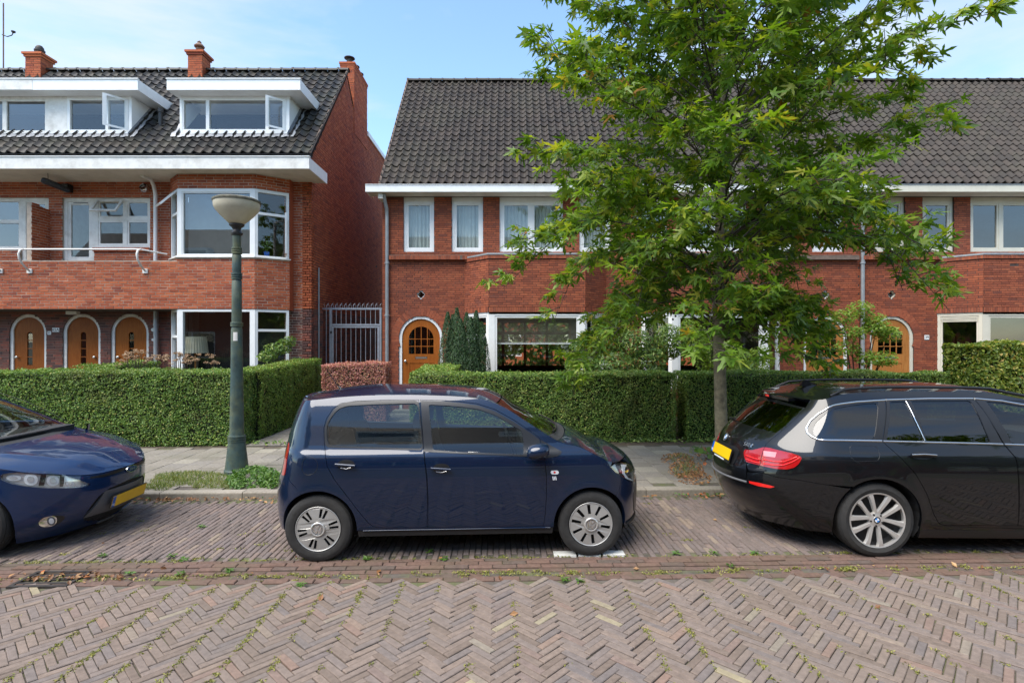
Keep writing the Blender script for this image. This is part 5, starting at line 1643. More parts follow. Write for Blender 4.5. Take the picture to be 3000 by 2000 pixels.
RB = empty('rear_brick_house', (2, 34, 0), 0, 'orange brick house behind the back gardens, glimpsed through the front room', 'house')
pr_ = frame(0, 34, 1, 0, 0, -1)
rwins = [(-13 + 4.0 * k, -11.4 + 4.0 * k, z, z + 1.5) for k in range(8) for z in (1.0, 3.8)]
MB().plate(pr_, rect(-14, 19, 0, 6), [rect(*w4) for w4 in rwins], 0, -.3).build('wall', MT['brick_left'], RB)
for w4 in rwins:
    window(RB, pr_, *w4, MT['white'], fw=.1, mull=((w4[0] + w4[1]) / 2,), glass=MT['glass_dark'])
MB().add([(-14, 33.8, 6), (19, 33.8, 6), (19, 37, 9), (-14, 37, 9)], [(0, 1, 2, 3)]).build('roof', MT['tile_dark'], RB)

# ------------------------------------------------------------------ street tree
def palm_leaf():
    """a deeply cut five-lobed plane leaf, stalk at the origin, pointing +x; unit span"""
    tips = [(-100, .42), (-55, .72), (0, 1.0), (55, .72), (100, .42)]
    pts = []
    for i, (a, L) in enumerate(tips):
        ra = R(a)
        def pol(r, aa): return (r * math.cos(R(aa)) + .12, r * math.sin(R(aa)))
        if i == 0: pts.append(pol(.16, -140))
        pts.append(pol(L * .52, a - 9))
        pts.append(pol(L * .66, a - 11))
        pts.append(pol(L, a))
        pts.append(pol(L * .62, a + 11))
        pts.append(pol(L * .48, a + 9))
        if i < 4:
            pts.append(pol(.23, (a + tips[i + 1][0]) / 2))
    pts.append(pol(.16, 140))
    ctr = (.14, 0)
    V = [(ctr[0], ctr[1], .0)] + [(x, y, -.10 * (x * x + y * y) - .10 * abs(y)) for x, y in pts]
    n = len(pts)
    Fc = [(0, 1 + i, 1 + (i + 1) % n) for i in range(n)]
    return np.array(V) - np.array([0, 0, 0]), np.array(Fc)

LV, LF = palm_leaf()
MT['plane'] = M_leaf('plane_leaf', [(0, (0.0572, 0.1242, 0.0138)), (.25, (0.0880, 0.1756, 0.0178)), (.55, (0.1320, 0.2313, 0.0226)), (.8, (0.2024, 0.2913, 0.0291)), (.94, (0.2816, 0.3342, 0.0404)), (.99, (0.3344, 0.3256, 0.0484)), (1, (0.3696, 0.1457, 0.0323))], trans=.45, rough=.42, tcol=(1.5, 1.45, .5))

def street_tree(TX, TY, H, label, seed, singles=300, name='plane_tree', nb=116, side=1.06):
    r = np.random.default_rng(seed)
    T = empty(name, (TX, TY, .06), 0, label, 'tree')
    # trunk
    tp = [(TX + .0, TY, .05), (TX - .005, TY, .6), (TX - .03, TY, 1.6), (TX - .05, TY + .02, 2.6), (TX - .02, TY, 3.8), (TX + .02, TY, 5.0), (TX + .03, TY, 6.3), (TX + .02, TY, H)]
    MB().tube(tp, [.105, .086, .080, .074, .060, .044, .026, .006], 16).build('trunk', MT['bark'], T, smooth=60)
    def trunk_at(z):
        for i in range(len(tp) - 1):
            if tp[i][2] <= z <= tp[i + 1][2]:
                f = (z - tp[i][2]) / (tp[i + 1][2] - tp[i][2])
                return np.array(tp[i]) * (1 - f) + np.array(tp[i + 1]) * f
        return np.array(tp[-1])
    bm = MB()
    tw = MB()
    LC, LD, LN, LS = [], [], [], []
    fruit = []
    prof_z = [2.1, 2.6, 3.3, 4.2, 5.0, 5.8, 6.6, 7.4, H]
    prof_r = [1.7, 2.3, 2.9, 3.2, 3.15, 2.9, 2.4, 1.6, .5]
    for b in range(nb):
        f = (b + .5) / nb
        z0 = 2.0 + (H - 2.55) * f ** 1.2
        az = b * 2.39996 + r.normal(0, .25)
        rad = np.interp(z0 + .6, prof_z, prof_r) * r.uniform(.75, 1.08)
        if math.sin(az) < 0: rad *= .80          # a little less towards the street
        if z0 < 2.45 and (math.sin(az) < .2 and math.cos(az) > -.3): rad *= .6
        if math.cos(az) > .3: rad *= side
        s = trunk_at(z0)
        droop = np.interp(z0, [2.1, 3.2, 4.5, H], [-.35, .15, .75, 1.2])
        d = np.array([math.cos(az), math.sin(az), 0])
        pts = []
        K = 7
        wob = r.normal(0, .06, (K + 1, 3))
        for k in range(K + 1):
            t = k / K
            zz_ = s[2] + rad * (droop * t + .35 * math.sin(t * math.pi) * (1 if z0 < 3 else .3))
            p = s + d * rad * t
            p = np.array([p[0], p[1], zz_]) + wob[k] * t * 1.2
            pts.append(p)
        r0 = .008 + .007 * rad / 2.5
        bm.tube([tuple(p) for p in pts], [r0 * (1 - .78 * k / K) for k in range(K + 1)], 6, caps=False)
        # twigs
        nt_ = int(6 + rad * 6.6)
        for k in range(nt_):
            t = .22 + .78 * (k + r.random()) / nt_
            q = t * K
            i = min(K - 1, int(q))
            p = pts[i] * (1 - (q - i)) + pts[i + 1] * (q - i)
            ta = az + (1 if k % 2 else -1) * r.uniform(.4, 1.2)
            tl = r.uniform(.28, .62) * (1.15 - .5 * t)
            tdir = np.array([math.cos(ta), math.sin(ta), r.uniform(-.55, .95)])
            tdir /= np.linalg.norm(tdir)
            e = p + tdir * tl
            tw.tube([tuple(p), tuple((p + e) / 2 + np.array([0, 0, .02])), tuple(e)], [.006, .0045, .003], 5, caps=False)
            nl = int(r.integers(8, 13))
            for m_ in range(nl):
                u = .25 + .75 * (m_ + r.random() * .6) / nl
                c = p + tdir * tl * u
                la = ta + (1 if m_ % 2 else -1) * r.uniform(.3, 1.3)
                ld = np.array([math.cos(la), math.sin(la), r.uniform(-1.1, .45)])
                LC.append(c + ld * .03); LD.append(ld)
                LN.append(np.array([r.normal(0, .75), r.normal(-.15, .75), 1.0]))
                LS.append(r.uniform(.09, .20))
            if r.random() < .10:
                fruit.append(p + np.array([0, 0, -.08]))
    bm.build('branch', MT['twig'], T, smooth=60)
    tw.build('twig', MT['twig'], T, smooth=60)['kind'] = 'stuff'
    C, D, N, S = np.array(LC), unit(np.array(LD)), np.array(LN), np.array(LS)
    N = unit(N - D * (N * D).sum(1, keepdims=True))
    Bv = np.cross(N, D)
    # the leaves that show largest become objects
    x = 1500 + C[:, 0] * F / C[:, 1]
    y = 1000 - (C[:, 2] - CH) * F / C[:, 1]
    vis = (x > 0) & (x < 3000) & (y > 0) & (y < 2000)
    facing = np.abs((N * unit(C - np.array([0, 0, CH]))).sum(1))
    key = np.where(vis, S / C[:, 1] * (.3 + facing), 0)
    order = np.argsort(-key)
    sing = order[:singles] if singles else order[:0]
    rest = np.setdiff1d(np.arange(len(C)), sing)
    W3 = lambda idx: (C[idx][:, None] + (LV[None, :, 0:1] * D[idx][:, None] + LV[None, :, 1:2] * Bv[idx][:, None] + LV[None, :, 2:3] * N[idx][:, None]) * S[idx][:, None, None])
    V = W3(rest).reshape(-1, 3)
    Fc = (LF[None] + (np.arange(len(rest)) * len(LV))[:, None, None]).reshape(-1, 3)
    crown = obj('crown', np_mesh('crown', V, Fc), MT['plane'], T)
    crown['kind'] = 'stuff'
    me = np_mesh('leaf', LV, LF)
    me.materials.append(MT['plane'])
    for i in sing:
        q = bpy.data.objects.new('leaf', me)
        COL.objects.link(q)
        q.parent = crown
        M = Matrix(((D[i][0], Bv[i][0], N[i][0]), (D[i][1], Bv[i][1], N[i][1]), (D[i][2], Bv[i][2], N[i][2])))
        q.rotation_euler = M.to_euler()
        q.location = C[i]
        q.scale = (S[i],) * 3
    sb = M_plain('seed_ball', (.09, .065, .03), .9, var=.3, nscale=40)
    fm = MB().lathe([(0, -.016), (.011, -.012), (.0165, 0), (.011, .012), (0, .016)], 8).mesh('seed_ball', 60)
    fm.materials.append(sb)
    for p in fruit[:60]:
        for k in range(3):
            q = bpy.data.objects.new('seed_ball', fm)
            COL.objects.link(q)
            q.parent = T
            q.matrix_parent_inverse = Matrix.Translation(-T.location)
            q.location = (p[0] + r.normal(0, .025), p[1] + r.normal(0, .025), p[2] - .045 * k)
    return T
TR = street_tree(2.92, 7.6, 8.3, 'young plane tree with lobed leaves in the pavement by the kerb', 11)
for (x, y, rz) in ((-9.5, -6.8, 1.0), (13.0, -6.5, 2.2)):
    t2 = empty('plane_tree', (x, y, .06), rz, 'plane tree across the street, seen only as a reflection', 'tree', 'trees across the street')
    for ch in list(TR.children):
        if ch.name.split('.')[0] in ('trunk', 'branch', 'twig', 'crown'):
            q = ch.copy()
            COL.objects.link(q)
            q.parent = t2
            q.matrix_parent_inverse = Matrix.Translation((-2.92, -7.6, -.06))

# ------------------------------------------------------------------ weeds, grass, litter
def scatter(name, C, N, size, wid, mat, jit=.6, tang=None, label=None, cat=None):
    V, Fc = leaf_quads(np.asarray(C), np.asarray(N), size, wid, jit=jit, tang=tang)
    o = obj(name, np_mesh(name, V, Fc), mat)
    o['kind'] = 'stuff'
    return tag(o, label, cat)

def leaf_patch(pxs, z, n, hmax):
    """points in pixel ellipses on the ground at height z, raised up to hmax"""
    out = []
    for (x, y, rx, ry) in pxs:
        k = int(n * rx * ry / sum(a[2] * a[3] for a in pxs))
        a = rng.uniform(0, 2 * math.pi, k)
        rr = np.sqrt(rng.random(k))
        X, Y = x + rx * rr * np.cos(a), y + ry * rr * np.sin(a)
        D = (CH - z) * F / (Y - 1000)
        out.append(np.stack([(X - 1500) * D / F, D, z + rng.random(k) * hmax * (1 - rr ** 2)], 1))
    return np.concatenate(out)
C = leaf_patch([(745, 1400, 70, 28), (690, 1412, 30, 20), (790, 1405, 40, 25)], .085, 1500, .16)
scatter('green_weeds', C, np.tile([0, -.3, 1.], (len(C), 1)), .05 * rng.uniform(.6, 1.4, len(C)), .6, MT['weed'], label='low green weeds growing round the foot of the lamp post', cat='weeds')
C = leaf_patch([(560, 1395, 110, 14), (500, 1410, 60, 14), (620, 1418, 70, 12), (465, 1425, 40, 10)], .085, 3800, .05)
scatter('verge_grass', C, np.tile([0, -1., .2], (len(C), 1)), .06 * rng.uniform(.5, 1.5, len(C)), .09, MT['grass'], tang=np.tile([0., 0, 1], (len(C), 1)), label='thin strip of grass on the pavement beside the lamp post', cat='grass')
C = leaf_patch([(1985, 1345, 50, 18), (2010, 1375, 55, 25), (2035, 1400, 50, 20), (2060, 1330, 25, 20)], .085, 900, .07)
scatter('dry_weeds', C, np.tile([0, -.5, 1.], (len(C), 1)), .05 * rng.uniform(.5, 1.4, len(C)), .35, MT['dry'], label='dry brown weeds and leaves in the tree pit', cat='weeds')
C = leaf_patch([(1990, 1345, 40, 14), (2010, 1380, 40, 22), (2045, 1320, 30, 12)], .085, 420, .10)
scatter('pit_grass', C, np.tile([0, -1., .3], (len(C), 1)), .09 * rng.uniform(.5, 1.3, len(C)), .08, MT['grass'], tang=np.tile([0., 0, 1], (len(C), 1)), label='sparse yellowing grass in the tree pit', cat='grass')
NS = empty('nasturtium', P(2050, 1330, 8.6), 0, 'nasturtium with round green leaves and an orange flower by the tree pit', 'plant')
ctr = np.array(P(2048, 1322, 8.4))
me = MB().add([(.045 * math.cos(a * math.pi / 5), .045 * math.sin(a * math.pi / 5), .008 * (a % 2)) for a in range(10)], [tuple(range(10))]).mesh('leaf')
for k in range(12):
    q = obj('leaf', me.copy(), MT['weed'], NS, loc=(rng.uniform(-.14, .18), rng.uniform(-.2, .05), rng.uniform(.0, .12)), rot=(rng.uniform(.3, 1.1), rng.normal(0, .3), rng.normal(0, 1)), world=False)
    q.scale = (rng.uniform(.7, 1.3),) * 3
m = MB()
for k in range(5):
    a = k * 2 * math.pi / 5
    m.add([(0, 0, 0), (.022 * math.cos(a - .4), -.01, .022 * math.sin(a - .4)), (.034 * math.cos(a), -.014, .034 * math.sin(a)), (.022 * math.cos(a + .4), -.01, .022 * math.sin(a + .4))], [(0, 1, 2, 3)])
m.build('flower', M_plain('orange_petal', (.75, .16, .01), .5), NS, loc=(-.12, -.55, -.02), world=False)
# moss and small grass in the joints of the carriageway
ws = np.array(weed_spots)
ws = ws[(ws[:, 0] > -5) & (ws[:, 0] < 5) & (ws[:, 1] > 2.6)]
dn = lump(np.concatenate([ws, np.zeros((len(ws), 1))], 1), 2.2, 77)
ws = ws[(dn + rng.normal(0, .5, len(ws))) > .25]
C = []
for (s, t) in ws:
    k = rng.integers(6, 22)
    p = np.array(ST(s, t, 0.0))
    C.append(p[None] + rng.normal(0, 1, (k, 3)) * np.array([.014, .014, .0]) + np.array([0, 0, .002]))
C = np.concatenate(C)
scatter('joint_moss', C, np.tile([0, -.2, 1.], (len(C), 1)), .016 * rng.uniform(.5, 1.6, len(C)), .45, MT['moss'], jit=.8, label='yellow green moss in the joints of the street bricks', cat='moss')
C = []
for k in range(260):
    t = rng.choice([4.5, 4.545, 4.59, 4.87, 4.9, rng.uniform(4.9, 6.6)], p=[.1, .26, .16, .22, .1, .16])
    s = rng.uniform(-4.6, 4.6)
    n = rng.integers(6, 40)
    C.append(np.array(ST(s, t, -.004))[None] + rng.normal(0, 1, (n, 3)) * np.array([.03, .012, .0]) + np.abs(rng.normal(0, .006, (n, 1))) * np.array([0, 0, 1]))
C = np.concatenate(C)
scatter('gutter_moss', C, np.tile([0, -.2, 1.], (len(C), 1)), .018 * rng.uniform(.5, 1.7, len(C)), .45, MT['moss'], jit=.8, label='moss and grass along the gutter bricks', cat='moss')
# little plants in the gutter, each one countable
me = None
for k, (x, y) in enumerate(((505, 1630), (538, 1642), (380, 1682), (530, 1683), (672, 1673), (300, 1630), (1075, 1640), (1258, 1618), (1300, 1640), (1698, 1705), (2090, 1622), (2210, 1622), (1980, 1622), (2140, 1660), (880, 1715), (590, 1545), (1655, 1700))):
    d = CH * F / (y - 1000)
    c = np.array([(x - 1500) * d / F, d, 0.0])
    n = 14
    a = np.arange(n) * 2.4
    rr = .012 + .028 * rng.random(n)
    L = np.stack([rr * np.cos(a), rr * np.sin(a), .006 + .02 * rng.random(n)], 1)
    tg = np.stack([np.cos(a), np.sin(a), np.full(n, .4)], 1)
    V, Fc = leaf_quads(L, np.tile([0, 0, 1.], (n, 1)), .042 * rng.uniform(.7, 1.3, n), .42, tang=tg * 3, jit=.3)
    o = obj('weed_tuft', np_mesh('weed_tuft', V, Fc), MT['weed'])
    o.location = c
    tag(o, 'small green weed rosette between the gutter and parking bricks', 'weed', 'weed tufts in the gutter')
# fallen leaves along the kerb and the gutter
C, N = [], []
for k in range(900):
    s = rng.uniform(-5.2, 4.8)
    t = 6.78 - abs(rng.normal(0, .07))
    C.append(ST(s, t, .012 + rng.random() * .02))
for k in range(150):
    C.append(ST(-3.62 + rng.normal(0, .35), 4.55 + rng.normal(0, .06), .012))
for k in range(60):
    C.append(ST(rng.uniform(-4.5, 4.5), rng.choice([4.55, 4.6, rng.uniform(3.3, 6.5)]), .008))
C = np.array(C)
C = C[lump(C, 1.4, 5) + rng.normal(0, .35, len(C)) > -.1]
scatter('fallen_leaves', C, np.tile([0, -.25, 1.], (len(C), 1)), .045 * rng.uniform(.5, 1.5, len(C)), .6, MT['dry'], jit=.4, label='dry brown fallen leaves along the kerb and gutter', cat='leaves')
C = []
for k in range(700):
    s = rng.uniform(-5.2, 4.8)
    C.append(ST(s, 6.77 - abs(rng.normal(0, .05)), .01 + rng.random() * .03))
C = np.array(C)
C = C[lump(C, 2.4, 15) + rng.normal(0, .3, len(C)) > .2]
scatter('kerb_weeds', C, np.tile([0, -.4, 1.], (len(C), 1)), .035 * rng.uniform(.5, 1.5, len(C)), .5, MT['weed'], jit=.6, label='green weeds sprouting along the foot of the kerb', cat='weeds')
C = []
for k in range(1600):
    X = rng.uniform(-9, 8.5)
    C.append((X, 9.72 + (X + 9) * .03 + rng.normal(0, .07), .085 + rng.random() * .05))
C = np.array(C)
scatter('ground_ivy', C, np.tile([0, -.5, 1.], (len(C), 1)), .05 * rng.uniform(.5, 1.4, len(C)), .6, MT['rhodo'], jit=.6, label='low ivy and weeds along the foot of the hedges', cat='ground cover')
# plant in the blue pot
C = np.array([(-6.03, 13.42, 4.13)]) + rng.normal(0, 1, (60, 3)) * np.array([.05, .05, .10]) + np.array([0, 0, .12])
V, Fc = leaf_quads(C, np.tile([0, -1., .5], (60, 1)), .06, .45)
obj('foliage', np_mesh('foliage', V, Fc), MT['weed'], pot)['kind'] = 'stuff'
# ------------------------------------------------------------------ cars
def paint(name, col, flake=.25, rough=.32):
    m, nt, b = new_mat(name)
    c = ramp(nt, wpos_noise(nt, 900, 2), [(.3, tuple(x * .8 for x in col)), (.7, tuple(x * 1.25 for x in col))])
    nt.links.new(c, b.inputs['Base Color'])
    b.inputs['Metallic'].default_value = flake
    b.inputs['Roughness'].default_value = rough
    b.inputs['Coat Weight'].default_value = 1.0
    b.inputs['Coat Roughness'].default_value = .015
    b.inputs['Coat IOR'].default_value = 1.5
    b.inputs['Specular IOR Level'].default_value = .15
    return m

MT['paint_up'] = paint('paint_navy', (.0028, .011, .034), .15)
MT['paint_fi'] = paint('paint_blue', (.0032, .019, .070), .2)
MT['paint_bm'] = paint('paint_black', (.0035, .004, .0052), .0)
MT['trim'] = M_plain('trim_black', (.012, .012, .013), .35, var=.1)
MT['trim_matt'] = M_plain('trim_matt', (.022, .022, .023), .65, var=.15, nscale=30)
MT['grey_plastic'] = M_plain('grey_plastic', (.10, .10, .105), .55, var=.1)
MT['tyre'] = M_plain('tyre_rubber', (.020, .019, .018), .8, var=.25, nscale=22, dirt=(.06, .055, .045), dirt_amt=.4, bmp=.2)
MT['alloy'] = M_plain('alloy_silver', (.60, .58, .55), .30, .6, var=.06, nscale=9)
MT['cap_silver'] = M_plain('hubcap_silver', (.40, .39, .37), .38, .4, var=.06, nscale=9, dirt=(.2, .18, .15), dirt_amt=.3)
MT['chrome_trim'] = M_plain('chrome_trim', (.78, .79, .80), .10, 1.0, var=.01)
MT['car_glass'] = M_glass('car_glass', tint=(.60, .66, .63), base=.065, gain=.9)
MT['tint_glass'] = M_glass('tinted_glass', tint=(.08, .09, .09), base=.075, gain=1.0)
MT['lens'] = M_glass('lamp_lens', tint=(.9, .92, .93), base=.14, gain=1.0)
MT['plate_y'] = M_plain('plate_yellow', (.78, .47, .005), .4, var=.02)
MT['plate_b'] = M_plain('plate_blue', (.01, .10, .45), .4, var=.02)
MT['red_lens'] = M_plain('red_lens', (.34, .006, .008), .12, var=.1, nscale=25, coat=1.0)
MT['red_bright'] = M_plain('red_strip', (.75, .02, .015), .15, var=.05, coat=1.0)
MT['seat'] = M_plain('seat_fabric', (.028, .028, .030), .9, var=.2)
MT['carpet'] = M_plain('car_interior', (.02, .02, .021), .9)
MT['lamp_silver'] = M_plain('lamp_silver', (.78, .79, .80), .25, .5, var=.05, nscale=30)
MT['badge_blue'] = M_plain('badge_blue', (.03, .22, .60), .2, coat=1.0)
MT['badge_white'] = M_plain('badge_white', (.80, .81, .82), .2, coat=1.0)
MT['ford_blue'] = M_plain('oval_blue', (.01, .025, .12), .2, coat=1.0)
MT['disc'] = M_plain('brake_disc', (.20, .19, .18), .4, .8, var=.2)

def spline(xs, ys):
    xs, ys = np.array(xs, float), np.array(ys, float)
    d = np.diff(ys) / np.diff(xs)
    m = np.empty_like(ys)
    m[0], m[-1] = d[0], d[-1]
    for i in range(1, len(xs) - 1):
        if d[i - 1] * d[i] <= 0: m[i] = 0 if abs(d[i - 1]) > 1e-9 and abs(d[i]) > 1e-9 else .5 * (d[i - 1] + d[i])
        else:
            w1, w2 = 2 * (xs[i + 1] - xs[i]) + (xs[i] - xs[i - 1]), (xs[i + 1] - xs[i]) + 2 * (xs[i] - xs[i - 1])
            m[i] = (w1 + w2) / (w1 / d[i - 1] + w2 / d[i])
    def f(x):
        x = np.clip(np.asarray(x, float), xs[0], xs[-1])
        i = np.clip(np.searchsorted(xs, x) - 1, 0, len(xs) - 2)
        h = xs[i + 1] - xs[i]
        t = (x - xs[i]) / h
        return (2 * t**3 - 3 * t**2 + 1) * ys[i] + (t**3 - 2 * t**2 + t) * h * m[i] + (-2 * t**3 + 3 * t**2) * ys[i + 1] + (t**3 - t**2) * h * m[i + 1]
    return f

def inside(poly, x, y):
    """vectorised even-odd test"""
    p = np.asarray(poly)
    x, y = np.asarray(x), np.asarray(y)
    r = np.zeros(x.shape, bool)
    j = len(p) - 1
    for i in range(len(p)):
        c = ((p[i, 1] > y) != (p[j, 1] > y))
        with np.errstate(divide='ignore', invalid='ignore'):
            xx = (p[j, 0] - p[i, 0]) * (y - p[i, 1]) / (p[j, 1] - p[i, 1]) + p[i, 0]
        r ^= c & (x < xx)
        j = i
    return r

def dense(poly, step=.03, closed=True):
    out = []
    n = len(poly)
    for i in range(n if closed else n - 1):
        a, b = np.array(poly[i], float), np.array(poly[(i + 1) % n], float)
        k = max(1, int(math.ceil(np.linalg.norm(b - a) / step)))
        for t in range(k):
            out.append(a + (b - a) * t / k)
    if not closed: out.append(np.array(poly[-1], float))
    return np.array(out)

def rounded(poly, rad=.02, k=4):
    """round the corners of a closed polygon"""
    p = [np.array(q, float) for q in poly]
    n = len(p)
    out = []
    for i in range(n):
        a, b, c = p[i - 1], p[i], p[(i + 1) % n]
        la, lc = np.linalg.norm(a - b), np.linalg.norm(c - b)
        if la < 1e-6 or lc < 1e-6: continue
        q = min(rad, la * .45, lc * .45)
        s, e = b + (a - b) / la * q, b + (c - b) / lc * q
        for t in range(k + 1):
            f = t / k
            out.append(s * (1 - f) ** 2 + 2 * b * f * (1 - f) + e * f * f)
    return np.array(out)

def inset(poly, g):
    """move a closed polygon inwards by g"""
    p = np.asarray(poly, float)
    A = .5 * np.sum(p[:, 0] * np.roll(p[:, 1], -1) - np.roll(p[:, 0], -1) * p[:, 1])
    s = 1 if A > 0 else -1
    e = np.roll(p, -1, 0) - p
    e = e / np.maximum(np.linalg.norm(e, axis=1, keepdims=True), 1e-9)
    nn = np.stack([-e[:, 1], e[:, 0]], 1) * s
    b = nn + np.roll(nn, 1, 0)
    b = b / np.maximum(np.linalg.norm(b, axis=1, keepdims=True), .35)
    return p + b * g

class Car:
    def __init__(s, name, label, C, yaw, Wz, taper, xF, xR, xsF, xsR, pF=2.3, qF=2.0, pR=2.4, qR=2.0, aF=1.25, aR=1.25, flare=()):
        s.root = empty(name, (C[0], C[1], 0), yaw, label, 'car')
        s.C, s.yaw = C, yaw
        s.W_, s.taper, s.xF, s.xR = spline(*Wz), taper, spline(*xF), spline(*xR)
        s.zlo, s.zhi = Wz[0][0], Wz[0][-1]
        s.xsF, s.xsR, s.pF, s.qF, s.pR, s.qR, s.aF, s.aR = xsF, xsR, pF, qF, pR, qR, aF, aR
        s.flare = flare
        s.uF, s.uR = xsF + aF, xsR - aR            # centre lines in u
        s._grid()
    # the shell: u runs along the right flank and round both ends, z is height
    def S(s, u, z):
        u, z = np.broadcast_arrays(np.asarray(u, float), np.asarray(z, float))
        sgn = np.where((u > s.uF) | (u < s.uR), 1.0, -1.0)
        u = np.where(u > s.uF, 2 * s.uF - u, u)
        u = np.where(u < s.uR, 2 * s.uR - u, u)
        fF = np.clip((u - s.xsF) / s.aF, 0, 1) * math.pi / 2
        fR = np.clip((s.xsR - u) / s.aR, 0, 1) * math.pi / 2
        x = np.clip(u, s.xsR, s.xsF)
        x = x + (s.xF(z) - s.xsF) * np.sin(fF) ** (2 / s.pF) + (s.xR(z) - s.xsR) * np.sin(fR) ** (2 / s.pR)
        w_ = s.W_(z) * s.taper(x)
        for (xc, zc, rr, amt) in s.flare:
            d = np.sqrt((x - xc) ** 2 + (z - zc) ** 2)
            w_ = w_ + amt * np.exp(-((d - rr) / .055) ** 2) * (d > rr - .2)
        y = w_ * np.clip(np.cos(fF), 0, 1) ** (2 / s.qF) * np.clip(np.cos(fR), 0, 1) ** (2 / s.qR)
        return np.stack([x, sgn * y, z], -1)
    def Nn(s, u, z):
        e = 2e-3
        a = s.S(np.asarray(u) + e, z) - s.S(np.asarray(u) - e, z)
        b = s.S(u, np.asarray(z) + e) - s.S(u, np.asarray(z) - e)
        return unit(np.cross(a, b))                # right flank: x cross z = -y, outwards
    def conv(s, x, z):
        """(x, z) on the right flank -> (u, z)"""
        x, z = float(x), float(z)
        if x > s.xsF:
            t = min(1.0, (x - s.xsF) / (float(s.xF(z)) - s.xsF))
            return (s.xsF + s.aF * math.asin(t ** (s.pF / 2)) / (math.pi / 2), z)
        if x < s.xsR:
            t = min(1.0, (x - s.xsR) / (float(s.xR(z)) - s.xsR))
            return (s.xsR - s.aR * math.asin(t ** (s.pR / 2)) / (math.pi / 2), z)
        return (x, z)
    def px(s, L):
        L = np.asarray(L, float)
        c, n = math.cos(s.yaw), math.sin(s.yaw)
        X, Y = s.C[0] + L[..., 0] * c - L[..., 1] * n, s.C[1] + L[..., 0] * n + L[..., 1] * c
        return np.stack([1500 + X * F / Y, 1000 - (L[..., 2] - CH) * F / Y], -1)
    def cam_local(s):
        c, n = math.cos(s.yaw), math.sin(s.yaw)
        dx, dy = -s.C[0], -s.C[1]
        return np.array([dx * c + dy * n, -dx * n + dy * c, CH])
    def _grid(s):
        U, Z = np.meshgrid(np.linspace(s.uR - 1.1, s.uF + 1.1, 260), np.linspace(s.zlo, s.zhi, 110), indexing='ij')
        Pp = s.S(U, Z)
        vis = (s.Nn(U, Z) * (s.cam_local() - Pp)).sum(-1) > 0.0
        s.gU, s.gZ, s.gP = U[vis], Z[vis], s.px(Pp)[vis]
    def hit(s, pts):
        """photo pixels -> (u, z) on the shell"""
        out = []
        for (x, y) in pts:
            t = np.array([x, y])
            i = np.argmin(((s.gP - t) ** 2).sum(1))
            q = np.array([s.gU[i], s.gZ[i]])
            best, bq = 1e9, q
            for _ in range(8):
                p0 = s.px(s.S(q[0], q[1]))
                e = t - p0
                d = np.hypot(*e)
                if d < best: best, bq = d, q.copy()
                if d < .02: break
                h = 1e-3
                J = np.stack([(s.px(s.S(q[0] + h, q[1])) - p0) / h, (s.px(s.S(q[0], q[1] + h)) - p0) / h], 1)
                try: dq = np.linalg.solve(J, e)
                except np.linalg.LinAlgError: break
                q = q + np.clip(dq, -.05, .05)
                q[1] = np.clip(q[1], s.zlo, s.zhi)
            out.append((bq[0], bq[1]))
        return out
    # top surface: x along, w = -1..1 across
    def set_top(s, E, crown, pw=2.0):
        xs = [e[0] for e in E]
        s.ze = spline(xs, [e[1] for e in E])
        s.crown = spline(*crown)
        s.pw = pw
        yy = []
        xd = np.concatenate([np.linspace(xs[0], xs[-1] - .12, 44), xs[-1] - .12 * (1 - np.linspace(0, 1, 16)[1:]) ** 2])
        for x in xd:
            z = float(s.ze(x))
            yy.append(-float(s.S(*s.conv(x, z))[1]))
        s.ye = spline(xd, yy)
    def T(s, x, w_):
        x, w_ = np.broadcast_arrays(np.asarray(x, float), np.asarray(w_, float))
        z = s.ze(x) + s.crown(x) * (1 - np.abs(w_) ** s.pw)
        if getattr(s, 'ridge', None):
            wc, ww, h, xa, xb = s.ridge
            f = np.clip((x - xa) / .12, 0, 1) * np.clip((xb - x) / .25, 0, 1)
            z = z + h * np.exp(-((np.abs(w_) - wc + .25 * np.clip(x - xa, 0, 1)) / ww) ** 2) * f
        return np.stack([x, w_ * s.ye(x), z], -1)
    def TN(s, x, w_):
        e = 4e-3
        a = s.T(np.asarray(x) + e, w_) - s.T(np.asarray(x) - e, w_)
        b = s.T(x, np.asarray(w_) + e) - s.T(x, np.asarray(w_) - e)
        return unit(np.cross(a, b))
    def panel(s, name, poly, mat, holes=(), surf='S', off=0.0, th=.012, step=.035, gap=0.0, parent=None, mirror=False, sc=(1, 1)):
        """a sheet of the shell cut to a polygon in surface coordinates"""
        poly = np.asarray(poly, float) * np.array(sc)
        if gap: poly = inset(poly, gap)
        loops = [dense(poly, step)] + [dense(np.asarray(h, float) * np.array(sc), step) for h in holes]
        Vl, El, b = [], [], 0
        for lp in loops:
            n = len(lp)
            Vl += [Vector((p[0], p[1])) for p in lp]
            El += [(b + i, b + (i + 1) % n) for i in range(n)]
            b += n
        lo, hi = loops[0].min(0), loops[0].max(0)
        gx, gy = np.meshgrid(np.arange(lo[0], hi[0], step), np.arange(lo[1], hi[1], step * .85), indexing='ij')
        gx = gx + (np.arange(gx.shape[1]) % 2 * step * .5)[None]
        gx, gy = gx.ravel(), gy.ravel()
        ok = inside(loops[0], gx, gy)
        for lp in loops[1:]: ok &= ~inside(lp, gx, gy)
        allb = np.concatenate(loops)
        idx = np.where(ok)[0]
        if len(idx):
            dmin = np.min((gx[idx][:, None] - allb[None, :, 0]) ** 2 + (gy[idx][:, None] - allb[None, :, 1]) ** 2, 1)
            idx = idx[dmin > (step * .45) ** 2]
        Vl += [Vector((gx[i], gy[i])) for i in idx]
        r_ = GEO.delaunay_2d_cdt(Vl, El, [], 0, 1e-6)
        V2 = np.array([(v.x, v.y) for v in r_[0]])
